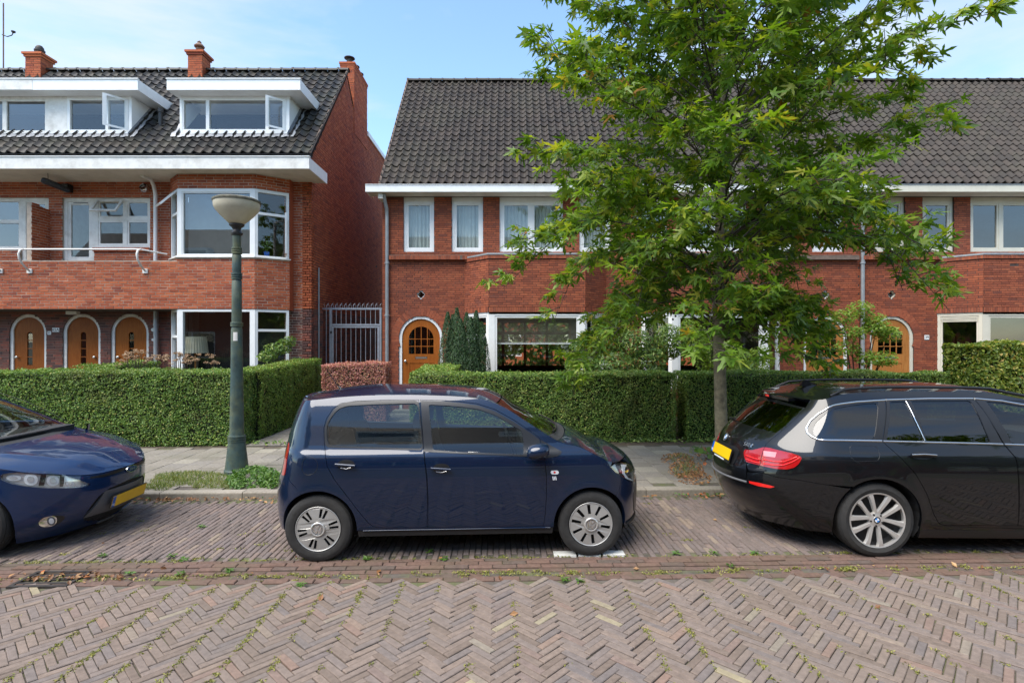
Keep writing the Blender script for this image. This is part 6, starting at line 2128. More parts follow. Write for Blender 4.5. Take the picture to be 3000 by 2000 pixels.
        F2 = np.array([f for f in r_[2] if len(f) == 3])
        cx = V2[F2].mean(1)
        keep = inside(loops[0], cx[:, 0], cx[:, 1])
        for lp in loops[1:]: keep &= ~inside(lp, cx[:, 0], cx[:, 1])
        F2 = F2[keep]
        uv = V2 / np.array(sc)
        fn, nf = (s.S, s.Nn) if surf == 'S' else (s.T, s.TN)
        P3, N3 = fn(uv[:, 0], uv[:, 1]), nf(uv[:, 0], uv[:, 1])
        P3 = P3 + N3 * off
        used = np.unique(F2)
        mp_ = -np.ones(len(V2), int)
        mp_[used] = np.arange(len(used))
        P3, N3, F2 = P3[used], N3[used], mp_[F2]
        # rim along the cut edges
        ed = {}
        for f in F2:
            for a, c in ((f[0], f[1]), (f[1], f[2]), (f[2], f[0])):
                ed[(a, c)] = 1
        rim = [(a, c) for (a, c) in ed if (c, a) not in ed]
        V = list(P3)
        Fc = [tuple(f) for f in F2]
        LN = [N3[i] for f in F2 for i in f]
        if th:
            cen = {}
            for (a, c) in rim:
                b0 = len(V)
                pa, pc = P3[a], P3[c]
                V += [pa, pc, pc - N3[c] * th, pa - N3[a] * th]
                Fc.append((b0 + 1, b0, b0 + 3, b0 + 2))
                nn = np.cross(pc - pa, N3[a])
                nn = nn / max(np.linalg.norm(nn), 1e-9)
                LN += [nn] * 4
        V, LN = np.array(V), np.array(LN)
        objs = []
        for sg in ((1, -1) if mirror else (1,)):
            Vv, Nv, Ff = V.copy(), LN.copy(), Fc
            if sg < 0:
                Vv[:, 1] *= -1; Nv[:, 1] *= -1
                Ff = [tuple(reversed(f)) for f in Fc]
                o_, Nn_ = 0, []
                for f in Fc:
                    Nn_ += list(Nv[o_:o_ + len(f)][::-1]); o_ += len(f)
                Nv = np.array(Nn_)
            me = bpy.data.meshes.new(name)
            me.from_pydata([tuple(v) for v in Vv], [], Ff)
            me.update()
            set_smooth(me)
            me.normals_split_custom_set([tuple(n) for n in Nv])
            pr = (parent[0 if sg > 0 else 1] if isinstance(parent, (list, tuple)) else parent) or s.root
            objs.append(obj(name, me, mat, pr, world=False))
        return objs if mirror else objs[0]
    def pp(s, name, pts, mat, z=None, rad=.0, **k):
        """panel from photo pixels"""
        q = s.hit(pts)
        if rad: q = rounded(q, rad)
        return s.panel(name, q, mat, **k)
    def strip(s, name, pts, wd, mat, off=.003, parent=None, uv=False, n=8, mirror=False):
        """a thin rounded moulding along a line on the shell"""
        q = pts if uv else s.hit(pts)
        q = dense(q, .03, closed=False)
        P3 = s.S(q[:, 0], q[:, 1]) + s.Nn(q[:, 0], q[:, 1]) * off
        objs = []
        for sg in ((1, -1) if mirror else (1,)):
            pts3 = P3 * np.array([1, sg, 1])
            o = MB().tube([tuple(p) for p in pts3], wd, n).build(name, mat, (parent[0 if sg > 0 else 1] if isinstance(parent, (list, tuple)) else parent) or s.root, smooth=60, world=False)
            objs.append(o)
        return objs if mirror else objs[0]
    def frame_at(s, u, z):
        """3x3 frame on the shell: along (u), up, outwards, and the point"""
        p, n = s.S(u, z), s.Nn(u, z)
        t = unit(s.S(u + .004, z) - s.S(u - .004, z))
        b = np.cross(n, t)
        return np.asarray(p), np.asarray(t), np.asarray(b), np.asarray(n)
    def decal_text(s, txt, size, u, z, mat, parent=None, off=.004, name='lettering', shear=0.0, depth=.0015):
        me = text_mesh(txt, size, depth, shear)
        me.materials.clear()
        p, t, b, n = s.frame_at(u, z)
        o = obj(name, me, mat, parent or s.root, world=False)
        M = Matrix(((t[0], b[0], n[0], p[0] + n[0] * off), (t[1], b[1], n[1], p[1] + n[1] * off), (t[2], b[2], n[2], p[2] + n[2] * off), (0, 0, 0, 1)))
        o.matrix_basis = M
        return o
    def decal(s, mb, name, u, z, mat, parent=None, off=.004, smooth=None):
        me = mb.mesh(name, smooth)
        p, t, b, n = s.frame_at(u, z)
        o = obj(name, me, mat, parent or s.root, world=False)
        o.matrix_basis = Matrix(((t[0], b[0], n[0], p[0] + n[0] * off), (t[1], b[1], n[1], p[1] + n[1] * off), (t[2], b[2], n[2], p[2] + n[2] * off), (0, 0, 0, 1)))
        return o

def ell(cx, cy, rx, ry, n=28, a0=0.0):
    return [(cx + rx * math.cos(2 * math.pi * k / n) * math.cos(a0) - ry * math.sin(2 * math.pi * k / n) * math.sin(a0), cy + rx * math.cos(2 * math.pi * k / n) * math.sin(a0) + ry * math.sin(2 * math.pi * k / n) * math.cos(a0)) for k in range(n)]

def disc_plate(poly, holes, y0, y1, cone=0.0, R0=.2):
    """wheel-face plate: polygon in (x, z), outer face towards -Y; cone bows the middle outwards"""
    def pt(u, v, n):
        r = math.hypot(u, v)
        return (u, y0 - cone * (1 - min(1, r / R0)) + n, v)
    return MB().plate(pt, poly, holes, 0, y1 - y0)

def tyre_mesh(Ro, Ri, W2):
    pr = [(Ri, -W2 * .82), (Ri + .012, -W2 * .96), (Ri + (Ro - Ri) * .45, -W2 * 1.04), (Ro - .035, -W2 * 1.0), (Ro - .014, -W2 * .90), (Ro - .004, -W2 * .72), (Ro - .001, -W2 * .66), (Ro - .008, -W2 * .65), (Ro - .008, -W2 * .60), (Ro, -W2 * .59),
          (Ro, -W2 * .22), (Ro - .008, -W2 * .21), (Ro - .008, -W2 * .15), (Ro, -W2 * .14), (Ro, W2 * .14), (Ro - .008, W2 * .15), (Ro - .008, W2 * .21), (Ro, W2 * .22), (Ro, W2 * .59), (Ro - .008, W2 * .6), (Ro - .008, W2 * .65), (Ro - .004, W2 * .72), (Ro - .02, W2 * .95), (Ri + (Ro - Ri) * .45, W2 * 1.04), (Ri, W2 * .82)]
    return MB().lathe(pr, 56, (0, 0, 0), 'Y').mesh('tyre', 30)

def wheel(car, x, side, yface, Ro, Ri, W2, zc, style, rot=0.0):
    """side -1 = right flank. The wheel is a part of its car; tyre, rim and emblem are its sub-parts"""
    yc = (abs(yface) - W2) * side
    hub = MB().lathe([(.0, -W2 * .2), (Ri * .9, -W2 * .2), (Ri * .98, -W2 * .5), (Ri, -W2 * .86), (Ri + .008, -W2 * .92), (Ri + .004, -W2 * .80), (Ri, W2 * .8), (Ri * .4, W2 * .8), (0, W2 * .8)], 48, (0, 0, 0), 'Y').mesh('wheel', 35)
    hub.materials.append(MT['trim_matt'])
    w_ = bpy.data.objects.new('wheel', hub)
    COL.objects.link(w_)
    w_.parent = car.root
    w_.location = (x, yc, zc)
    w_.rotation_euler = (0, rot, math.pi if side > 0 else 0)
    obj('tyre', tyre_mesh(Ro, Ri, W2), MT['tyre'], w_, world=False)
    yf = -W2 * .90
    if style in ('cap12', 'cap10'):
        holes = []
        def slot(a, r0, r1, wd):
            ca, sa = math.cos(a), math.sin(a)
            return [(r0 * ca - wd * .45 * -sa * -1, r0 * sa - wd * .45 * ca) if False else (r0 * ca + wd * .42 * sa, r0 * sa - wd * .42 * ca), (r1 * ca + wd * .5 * sa, r1 * sa - wd * .5 * ca), (r1 * ca - wd * .5 * sa, r1 * sa + wd * .5 * ca), (r0 * ca - wd * .42 * sa, r0 * sa + wd * .42 * ca)]
        if style == 'cap12':
            for k in range(6):
                for d in (-.125, .125):
                    holes.append(slot(k * math.pi / 3 + d * 1.1 + .10, Ri * .50, Ri * .90, .024))
        else:
            for k in range(10):
                holes.append(slot(k * math.pi / 5 + .16, Ri * .46, Ri * .90, .030))
        cap = disc_plate(ell(0, 0, Ri * .985, Ri * .985, 56), holes, yf, yf + .012, .012, Ri).build('hubcap', MT['cap_silver'], w_, world=False)
        MB().lathe([(Ri * .985, yf), (Ri * 1.0, yf - .004), (Ri * .985, yf - .006), (Ri * .955, yf - .002)], 56, (0, 0, 0), 'Y').build('hubcap_rim', MT['cap_silver'], cap, smooth=40, world=False)
        yh = yf - .012
        MB().lathe([(.062, yh + .006), (.062, yh - .006), (.056, yh - .010), (.05, yh - .008), (.048, yh - .004)], 32, (0, 0, 0), 'Y').build('hub_ring', MT['alloy'], cap, smooth=40, world=False)
        MB().lathe([(.0, yh - .003), (.049, yh - .003), (.049, yh + .004)], 32, (0, 0, 0), 'Y').build('hub_centre', MT['cap_silver'], cap, smooth=30, world=False)
        # two-letter monogram in a ring: V over W
        def bar(p, q, t=.0052):
            d = np.array(q, float) - np.array(p, float)
            n = np.array([-d[1], d[0]]) / np.linalg.norm(d) * t
            return [tuple(np.array(p) - n), tuple(np.array(q) - n), tuple(np.array(q) + n), tuple(np.array(p) + n)]
        em = MB()
        for i, (p, q) in enumerate((((-.019, .034), (-.001, .006)), ((.019, .034), (.001, .006)), ((-.034, .018), (-.016, -.033)), ((-.016, -.033), (-.002, -.003)), ((.002, -.003), (.016, -.033)), ((.016, -.033), (.034, .018)))):
            e = .0003 * i
            em.plate(lambda u, v, n: (u, yh - .0065 - e + n, v), bar(p, q), n0=0, n1=.003)
        em.lathe([(.043, yh - .0065), (.045, yh - .007), (.045, yh - .002), (.0405, yh - .002), (.0405, yh - .0065)], 32, (0, 0, 0), 'Y')
        em.build('hub_emblem', MT['chrome_trim'], cap, world=False)
    else:
        # five pairs of spokes
        for k in range(5):
            for d in (-1, 1):
                a0 = k * 2 * math.pi / 5 + math.pi / 2 + d * .13
                a1 = k * 2 * math.pi / 5 + math.pi / 2 + d * .37
                p0 = np.array([.055 * math.cos(a0), .055 * math.sin(a0)])
                p1 = np.array([Ri * .97 * math.cos(a1), Ri * .97 * math.sin(a1)])
                dr = (p1 - p0) / np.linalg.norm(p1 - p0)
                nn = np.array([-dr[1], dr[0]])
                m = MB()
                V = []
                for t, wd, y0 in ((0, .019, yf + .012), (.35, .0195, yf + .004), (.75, .023, yf - .006), (1.0, .032, yf - .002)):
                    c = p0 + (p1 - p0) * t
                    for q, dy in ((-1, .022), (-.62, .0), (.62, .0), (1, .022)):
                        V.append((c[0] + nn[0] * wd * q, y0 + dy, c[1] + nn[1] * wd * q))
                Fc = [(i * 4 + j, i * 4 + j + 1, (i + 1) * 4 + j + 1, (i + 1) * 4 + j) for i in range(3) for j in range(3)]
                m.add(V, Fc).build('spoke', MT['alloy'], w_, smooth=30, world=False)
        MB().lathe([(Ri * .955, yf + .03), (Ri * .96, yf - .002), (Ri * 1.01, yf - .006), (Ri * 1.02, yf + .004)], 64, (0, 0, 0), 'Y').build('rim_lip', MT['alloy'], w_, smooth=35, world=False)
        MB().lathe([(.0, yf + .006), (.04, yf + .006), (.062, yf + .012), (.07, yf + .035), (.0, yf + .04)], 28, (0, 0, 0), 'Y').build('hub', MT['alloy'], w_, smooth=40, world=False)
        MB().lathe([(.0, W2 * .0 - .02), (Ri * .70, -.02), (Ri * .72, .01), (.0, .01)], 40, (0, 0, 0), 'Y').build('brake_disc', MT['disc'], w_, smooth=30, world=False)
        for k in range(5):
            a = k * 2 * math.pi / 5 + math.pi / 2 + math.pi / 5
            MB().lathe([(.0, yf + .004), (.008, yf + .004), (.009, yf + .02)], 8, (.052 * math.cos(a), 0, .052 * math.sin(a)), 'Y').build('wheel_bolt', MT['trim'], w_, world=False)
        roundel(w_, .030, lambda u, v, n: (u, yf + .004 - n, v))
    return w_

def roundel(parent, r, pt):
    """ring badge with a blue and white quartered centre"""
    m = MB()
    m.plate(pt, ell(0, 0, r, r, 32), [ell(0, 0, r * .66, r * .66, 32)], n0=.002, n1=-.002)
    e = m.build('badge', MT['trim'], parent, world=False)
    for k in range(4):
        a = k * math.pi / 2
        MB().plate(pt, [(0, 0)] + [(r * .65 * math.cos(a + t * math.pi / 16), r * .65 * math.sin(a + t * math.pi / 16)) for t in range(9)], n0=.0022, n1=-.001).build('badge_quarter', MT['badge_white'] if k % 2 == 0 else MT['badge_blue'], e, world=False)
    MB().plate(pt, ell(0, 0, r * 1.06, r * 1.06, 32), [ell(0, 0, r * .97, r * .97, 32)], n0=.003, n1=-.002).build('badge_ring', MT['chrome_trim'], e, world=False)
    return e

def arc_xz(xc, zc, r, a0, a1, n=18):
    return [(xc + r * math.cos(R(a0 + (a1 - a0) * k / n)), zc + r * math.sin(R(a0 + (a1 - a0) * k / n))) for k in range(n + 1)]

def wheel_well(car, xc, zc, r, yin=.42):
    for sg in (-1, 1):
        V, Fc = [], []
        n = 20
        for k in range(n + 1):
            a = R(-25 + 230 * k / n)
            x, z = xc + r * math.cos(a), zc + r * math.sin(a)
            z = max(z, car.zlo)
            yo = abs(float(car.S(*car.conv(x, min(z, .8)))[1])) - .012
            V += [(x, sg * yo, z), (x, sg * yin, z)]
            if k: Fc.append((2 * k - 2, 2 * k, 2 * k + 1, 2 * k - 1))
        b = len(V)
        V.append((xc, sg * yin, zc))
        for k in range(n):
            Fc.append((2 * k + 1, 2 * k + 3, b))
        MB().add(V, Fc).build('wheel_well', MT['trim_matt'], car.root, world=False)

def seat(car, x, y, wd=.46, zb=.42, back=.62, tilt=.22, head=True):
    pr = [(x + .25, zb - .12), (x + .27, zb - .02), (x + .22, zb + .03), (x - .18, zb - .01), (x - .20 - back * tilt * .5, zb + back * .5), (x - .22 - back * tilt, zb + back), (x - .30 - back * tilt, zb + back + .02), (x - .36 - back * tilt, zb + back * .9), (x - .34, zb - .05), (x - .3, zb - .14)]
    m = MB().plate(lambda u, v, n: (u, y - wd / 2 + n, v), pr, n0=0, n1=wd)
    o = m.build('seat', MT['seat'], car.root, world=False)
    if head:
        hx, hz = x - .27 - back * tilt, zb + back + .03
        pr = [(hx + .04, hz + .02), (hx + .05, hz + .12), (hx + .02, hz + .17), (hx - .05, hz + .17), (hx - .07, hz + .1), (hx - .05, hz + .01)]
        MB().plate(lambda u, v, n: (u, y - .13 + n, v), pr, n0=0, n1=.26).build('headrest', MT['seat'], o, world=False)
    return o

def number_plate(car, quad_px, band_px=None, parent=None, off=.006, far_left_band=True, name='licence_plate', w=.52, h=.11, uz=None, t0=None):
    pass
# ---- small five-door hatchback, centre
r2 = lambda *L: [(750 + x / 2.613, 1080 + y / 2.613) for x, y in L]
r3 = lambda *L: [(1350 + x / 2.613, 1080 + y / 2.613) for x, y in L]
UP = Car('small_hatchback', 'dark navy small five door hatchback parked between two other cars', (-.535, 5.63), R(3.0),
    Wz=([.10, .20, .30, .45, .60, .72, .80, .87, .925, .98, 1.05, 1.15, 1.25, 1.35, 1.42, 1.50], [.72, .775, .80, .812, .820, .822, .819, .812, .799, .766, .742, .712, .680, .640, .60, .53]),
    taper=lambda x: 1 - .035 * np.clip(x - .6, 0, 3) ** 2 - .030 * np.clip(-x - .6, 0, 3) ** 2,
    xF=([.10, .22, .35, .50, .60, .70, .78, .85, .92, 1.5], [1.66, 1.75, 1.785, 1.79, 1.785, 1.76, 1.70, 1.62, 1.50, 1.35]),
    xR=([.10, .25, .40, .55, .65, .75, .90, 1.05, 1.20, 1.35, 1.42, 1.50], [-1.66, -1.73, -1.75, -1.75, -1.735, -1.70, -1.67, -1.64, -1.595, -1.53, -1.49, -1.44]),
    xsF=1.28, xsR=-1.28, pF=2.3, pR=2.4, flare=((1.2035, .29, .34, .008), (-1.2035, .29, .34, .008)))
def build_up(c):
    pt_, cv, hit = MT['paint_up'], c.conv, c.hit
    xr, xf, za, ra = -1.2035, 1.2035, .292, .338
    E = [cvx for cvx in [tuple(float(v) for v in (c.S(*q)[0], q[1])) for q in hit(r2((470, 236), (620, 219), (900, 203), (1150, 200), (1400, 205), (1600, 215)) + r3((150, 230), (330, 295), (450, 370), (570, 450), (700, 530), (785, 572), (890, 592), (1040, 662), (1165, 714)))]]
    E = sorted(E)
    Ex = [(-1.53, min(1.380, E[0][1] - .012))] + [e for e in E if -1.48 < e[0] < 1.5]
    Ex += [(1.58, .825), (1.684, .795)]
    xs = [Ex[0]]
    for e in Ex[1:]:
        if e[0] - xs[-1][0] > .03: xs.append(e)
    c.set_top(xs, ([-1.53, -1.35, -1.16, -.9, -.4, -.1, .17, .35, .54, .75, 1.0, 1.2, 1.5, 1.63, 1.684], [.0, .030, .048, .055, .052, .050, .044, .045, .050, .068, .062, .065, .050, .014, .0]))
    Euv = [cv(x, float(c.ze(x))) for x in np.linspace(-1.50, 1.40, 90)]
    bump_line = hit(r2((340, 945), (300, 900), (255, 850), (232, 785)))
    ang = math.degrees(math.atan2(bump_line[0][1] - za, float(c.S(*bump_line[0])[0]) - xr))
    arcR = lambda a0, a1: [cv(x, z) for x, z in arc_xz(xr, za, ra, a0, a1)]
    arcF = lambda a0, a1: [cv(x, z) for x, z in arc_xz(xf, za, ra, a0, a1)]
    ut = c.uR + .66
    hl_low = hit(r3((1145, 752), (1180, 792), (1250, 838), (1310, 864)))
    fb = hit(r3((1225, 885), (1200, 945)))
    angF = math.degrees(math.atan2(fb[-1][1] - za, float(c.S(*fb[-1])[0]) - xf))
    # doors
    rd = hit(r2((530, 640), (522, 560), (520, 450), (540, 380), (590, 305), (650, 265), (760, 248), (1000, 238), (1245, 237), (1262, 400), (1283, 620), (1305, 830), (1312, 1000), (1308, 1216), (960, 1216), (900, 1207), (860, 1178), (800, 1108), (700, 978), (600, 848), (545, 745)))
    rw = hit(r2((550, 586), (541, 500), (543, 440), (572, 378), (622, 312), (692, 284), (900, 272), (1240, 264), (1278, 610)))
    fd = hit(r2((1257, 237), (1450, 243)) + r3((0, 252), (120, 266), (260, 310), (400, 388), (520, 467), (605, 528), (640, 680), (655, 820), (655, 980), (645, 1120), (632, 1208)) + r2((1316, 1216), (1318, 1000), (1310, 830), (1288, 620), (1268, 400)))
    fw_ = hit(r2((1322, 274), (1480, 283)) + r3((32, 294), (130, 308), (260, 353), (390, 428), (466, 474), (480, 560), (480, 655), (0, 637)) + r2((1355, 621), (1338, 450)))
    side = arcR(-3, ang) + bump_line[1:] + [(ut, .66), (ut, float(Euv[0][1]) - .01)] + [q for q in Euv if q[0] > ut + .02] + hl_low[:3] + fb + arcF(angF, 183) + [(xf - ra, .275), (xr + ra, .275)]
    hd = [q for q in hit(r3((1165, 714)))]
    dgap = .0022
    rw_r, fw_r = rounded(rw, .05), rounded(fw_, .02)
    body = c.panel('body_side', side, pt_, holes=[inset(rd, -dgap), inset(fd, -dgap)], mirror=True, th=.03)
    rdo = c.panel('rear_door', inset(rd, dgap), pt_, holes=[rw_r], mirror=True, th=.03)
    fdo = c.panel('front_door', inset(fd, dgap), pt_, holes=[fw_r], mirror=True, th=.03)
    rwf = hit(r2((532, 600), (524, 500), (527, 440), (553, 375), (603, 300), (662, 262), (760, 250), (1000, 244), (1246, 243), (1282, 624)))
    fwf = hit(r2((1262, 244), (1450, 250)) + r3((0, 262), (130, 280), (265, 327), (400, 402), (520, 480), (600, 538), (638, 684), (480, 670), (0, 650)) + r2((1287, 634)))
    c.panel('window_trim', rounded(rwf, .04), MT['trim'], holes=[rw_r], off=.0025, th=.006, mirror=True, parent=rdo)
    c.panel('window_trim', fwf, MT['trim'], holes=[fw_r], off=.0025, th=.006, mirror=True, parent=fdo)
    c.panel('window_glass', inset(rw_r, -.004), MT['car_glass'], off=-.006, th=0, mirror=True, parent=rdo)
    c.panel('window_glass', inset(fw_r, -.004), MT['car_glass'], off=-.006, th=0, mirror=True, parent=fdo)
    c.pp('corner_trim', r3((613, 543), (700, 592), (772, 632), (766, 652), (738, 669), (646, 684)), MT['trim'], off=.0025, th=.006, mirror=True, parent=body)
    # bumpers, tailgate
    half = [(c.uR, .655), (ut - .004, .655)] + [(bump_line[-1][0] - .003, bump_line[-1][1])] + [(q[0] - .004, q[1] - .004) for q in reversed(bump_line[:-1])] + arcR(ang + 1, 178) + [cv(xr - ra + .005, .25), cv(-1.62, .235), (c.uR, .235)]
    full = half + [(2 * c.uR - u, z) for u, z in reversed(half[1:-1])]
    rb = c.panel('rear_bumper', full, pt_, th=.03)
    tg = [(c.uR, .66), (ut - .006, .66), (ut - .006, 1.395), (c.uR, 1.405)]
    tg = tg + [(2 * c.uR - u, z) for u, z in reversed(tg[1:-1])]
    tw_ = [(c.uR, 1.0), (ut - .09, 1.0), (ut - .11, 1.34), (c.uR, 1.35)]
    tw_ = tw_ + [(2 * c.uR - u, z) for u, z in reversed(tw_[1:-1])]
    tgo = c.panel('tailgate', tg, pt_, holes=[rounded(tw_, .06)], th=.02)
    c.panel('window_glass', inset(rounded(tw_, .06), -.004), MT['car_glass'], off=-.005, th=0, parent=tgo)
    fh = fb[::-1]
    half = [(c.uF, .79)] + [cv(x, float(c.ze(x)) - .004) for x in (1.66, 1.60, 1.55)] + hit(r3((1330, 762), (1368, 840))) + [(hl_low[3][0], hl_low[3][1] - .004), (hl_low[2][0] + .004, hl_low[2][1] - .004)] + [(q[0] + .004, q[1]) for q in fb] + arcF(angF - 1, 2) + [cv(xf + ra - .005, .25), cv(1.62, .215), (c.uF, .20)]
    full = half + [(2 * c.uF - u, z) for u, z in reversed(half[1:-1])]
    fbo = c.panel('front_bumper', full, pt_, th=.03)
    gh = [(c.uF, .62), (c.uF - .50, .60), (c.uF - .66, .50), (c.uF - .60, .33), (c.uF - .45, .27), (c.uF, .26)]
    gh = gh + [(2 * c.uF - u, z) for u, z in reversed(gh[1:-1])]
    c.panel('front_grille', rounded(gh, .05), MT['trim'], off=.003, th=.006, parent=fbo)
    lip = [(c.uF, .235), (c.uF - .55, .232), (c.uF - .80, .25)]
    c.strip('front_lip', lip + [(2 * c.uF - u, z) for u, z in reversed(lip[:-1])], .014, MT['trim'], uv=True, off=.008, parent=fbo)
    # headlight
    hlp = hit(r3((1147, 750), (1182, 722), (1232, 714), (1296, 722), (1328, 764), (1364, 832), (1366, 852), (1310, 862), (1252, 834), (1182, 790)))
    hr = rounded(hlp, .012)
    h0 = c.panel('headlight', hr, MT['trim'], off=-.012, th=.004, mirror=True)
    c.pp('light_strip', r3((1235, 728), (1275, 728), (1262, 760), (1262, 800), (1290, 835), (1330, 850), (1320, 858), (1270, 838), (1245, 800), (1240, 760)), MT['badge_white'], off=-.009, th=.004, mirror=True, parent=h0)
    c.pp('light_bowl', r3((1280, 762), (1315, 770), (1335, 800), (1340, 830), (1310, 842), (1285, 820), (1275, 790)), MT['chrome'], off=-.008, th=.004, mirror=True, parent=h0)
    c.pp('turn_lamp', r3((1165, 748), (1225, 735), (1232, 760), (1235, 795), (1200, 785)), MT['grey_plastic'], off=-.008, th=.004, mirror=True, parent=h0)
    c.panel('headlight_lens', hr, MT['lens'], off=.001, th=0, mirror=True, parent=h0)
    # sills
    c.panel('sill', [(xr + ra + .01, .212), (xf - ra - .01, .212), (xf - ra - .005, .268), (xr + ra + .005, .268)], MT['trim_matt'], off=-.006, th=.03, mirror=True)
    c.strip('sill_trim', [(xr + ra + .05, .272), (xf - ra - .03, .272)], .005, pt_, uv=True, off=.004, mirror=True)
    # inner shell so that the gaps are dark
    lo = [(xr + ra + .02, .24), (xf - ra - .02, .24), (xf - ra - .02, .55), (xf - .35, .72), (.95, .92), (-1.2, .92), (xr, .72), (xr + ra + .02, .55)]
    c.panel('inner_shell', lo, MT['carpet'], off=-.035, th=0, mirror=True, step=.08)
    # roof, windscreen, bonnet
    ws = np.linspace(-1, 1, 25)
    sc = (1, .65)
    roof = [(-1.53, w_) for w_ in ws] + [(.42 - .07 * w_ * w_, w_) for w_ in ws[::-1]]
    ro = c.panel('roof', roof, pt_, surf='T', th=.01, sc=sc)
    wsb = [(.43 - .07 * w_ * w_, w_) for w_ in ws * .955] + [(.98 - .17 * w_ * w_, w_) for w_ in ws[::-1] * .955]
    wso = c.panel('windscreen', wsb, MT['car_glass'], surf='T', off=-.004, th=0, sc=sc)
    for sg in (1, -1):
        pil = [(.36, sg * .95), (.82, sg * .95), (1.0, sg * .995), (.36, sg * 1.0)]
        c.panel('windscreen_pillar', pil if sg > 0 else pil[::-1], pt_, surf='T', th=.01, sc=sc)
    cw = [(.985 - .17 * w_ * w_, w_) for w_ in ws * .97] + [(1.06 - .16 * w_ * w_, w_) for w_ in ws[::-1] * .97]
    c.panel('cowl', cw, MT['trim_matt'], surf='T', off=-.004, th=.01, sc=sc)
    bn = [(1.066 - .16 * w_ * w_, w_) for w_ in ws * .99] + [(x, .988) for x in np.linspace(.95, 1.6, 16)] + [(1.64, .95), (1.672, .8), (1.678, 0), (1.672, -.8), (1.64, -.95)] + [(x, -.988) for x in np.linspace(1.6, .95, 16)]
    c.panel('bonnet', bn, pt_, surf='T', th=.012, sc=sc)
    for k, (wa, wb) in enumerate(((-.75, .05), (.05, .8))):
        pts = [c.T(.97 - .16 * w_ * w_, w_) + c.TN(.97 - .16 * w_ * w_, w_) * .02 for w_ in np.linspace(wa, wb, 9)]
        MB().tube([tuple(p) for p in pts], .008, 6).build('wiper', MT['trim'], c.root, world=False)
    # aerial
    p = c.T(-1.20, -.05)
    MB().tube([tuple(p), (p[0] - .03, p[1], p[2] + .02), (p[0] - .13, p[1], p[2] + .17)], [.014, .006, .0028], 8).build('aerial', MT['trim'], c.root, world=False)
    # mirrors
    q = hit(r3((600, 640)))[0]
    for sg in (-1, 1):
        b = np.array(c.S(*q)) * np.array([1, sg * -1, 1])
        ctr = b + np.array([-.035, sg * .125, .035])
        V, Fc = [], []
        n, k = 14, 20
        for i in range(n + 1):
            t = math.pi * i / n
            for j in range(k):
                a = 2 * math.pi * j / k
                dx = .098 * math.cos(t)
                ry, rz = .085 * math.sin(t) ** .55, .066 * math.sin(t) ** .45
                V.append((ctr[0] + dx + .012, ctr[1] + ry * math.cos(a), ctr[2] + rz * math.sin(a) + .012 * math.cos(t)))
        Fc = [(i * k + j, i * k + (j + 1) % k, (i + 1) * k + (j + 1) % k, (i + 1) * k + j) for i in range(n) for j in range(k)]
        mo = MB().add(V, Fc).build('wing_mirror', pt_, c.root, smooth=60, world=False)
        MB().tube([tuple(b), tuple(b + np.array([-.01, sg * .05, -.012])), tuple(ctr + np.array([.0, -sg * .02, -.045]))], [.035, .028, .03], 10).build('mirror_arm', MT['trim'], mo, smooth=60, world=False)
    # handles, flap, lamp, decal
    for (a, b, nm, par) in ((r2((612, 730), (762, 741)), r2((690, 716)), 'door_handle', rdo), (r2((1340, 759), (1492, 768)), r2((1418, 745)), 'door_handle', fdo)):
        qa = hit(a)
        qb = hit(b)[0]
        c.panel('handle_recess', [(qb[0] + .075 * math.cos(t), qb[1] - .018 + .042 * math.sin(t)) for t in np.linspace(0, 2 * math.pi, 24)[:-1]], MT['trim'], off=.0016, th=0, mirror=True, parent=par)
        c.strip('handle_grip', qa, .0125, pt_, off=.026, uv=True, mirror=True, parent=par)
        c.strip('handle_lip', [(qb[0] - .045, qb[1] - .045), (qb[0], qb[1] - .055), (qb[0] + .045, qb[1] - .045)], .004, MT['chrome_trim'], uv=True, off=.003, mirror=True, parent=par)
    qf = hit(r2((402, 742)))[0]
    c.strip('fuel_flap', [(qf[0] + .078 * math.cos(t), qf[1] + .078 * math.sin(t)) for t in np.linspace(0, 2 * math.pi, 30)], .0016, MT['trim'], uv=True, off=.0004)
    lo_ = c.pp('side_lamp', r3((686, 790), (694, 778), (740, 776), (752, 790), (744, 806), (694, 806)), MT['badge_white'], off=.004, th=.006, rad=.01)
    c.pp('side_lamp_bulb', r3(*ell(718, 791, 9, 8, 10)), MT['red_bright'], off=.006, th=.002, parent=lo_)
    for k in range(3):
        x = 700 + k * 11
        c.pp('stripe_decal', r3((x, 822), (x + 7, 822), (x + 12, 850), (x + 5, 850)), MT['badge_white'], off=.0015, th=0)
    # tail lamps (round the rear corner)
    tl = [(ut + .01, .72), (ut + .16, .74), (ut + .14, .96), (ut + .03, 1.02)]
    c.panel('tail_lamp', rounded(tl, .03), MT['red_lens'], off=.004, th=.008, mirror=True)
    for sg in (-1, 1):
        wheel(c, xf, sg, .800, .2925, .196, .083, .2925, 'cap10', rot=.35)
        wheel(c, xr, sg, .800, .2925, .196, .083, .2925, 'cap12', rot=-.12)
    for x in (xr, xf):
        wheel_well(c, x, za, ra + .006)
    MB().box(-1.35, 1.4, -.60, .60, .17, .25).build('floor_pan', MT['carpet'], c.root, world=False)
    MB().box(.62, 1.02, -.64, .64, .60, .93).build('dashboard', MT['carpet'], c.root, world=False)
    MB().box(-1.5, -1.25, -.5, .5, .3, .85).build('boot', MT['carpet'], c.root, world=False)
    for y in (-.34, .34):
        seat(c, .05, y)
        seat(c, -.72, y, .56)
    V = [tuple(p) for p in [(.52 - .12 * math.sin(t) * .5, .34 + .18 * math.cos(t), .86 + .17 * math.sin(t)) for t in np.linspace(0, 2 * math.pi, 25)]]
    MB().tube(V, .014, 8, caps=False).build('steering_wheel', MT['trim'], c.root, smooth=60, world=False)
    return c
build_up(UP)
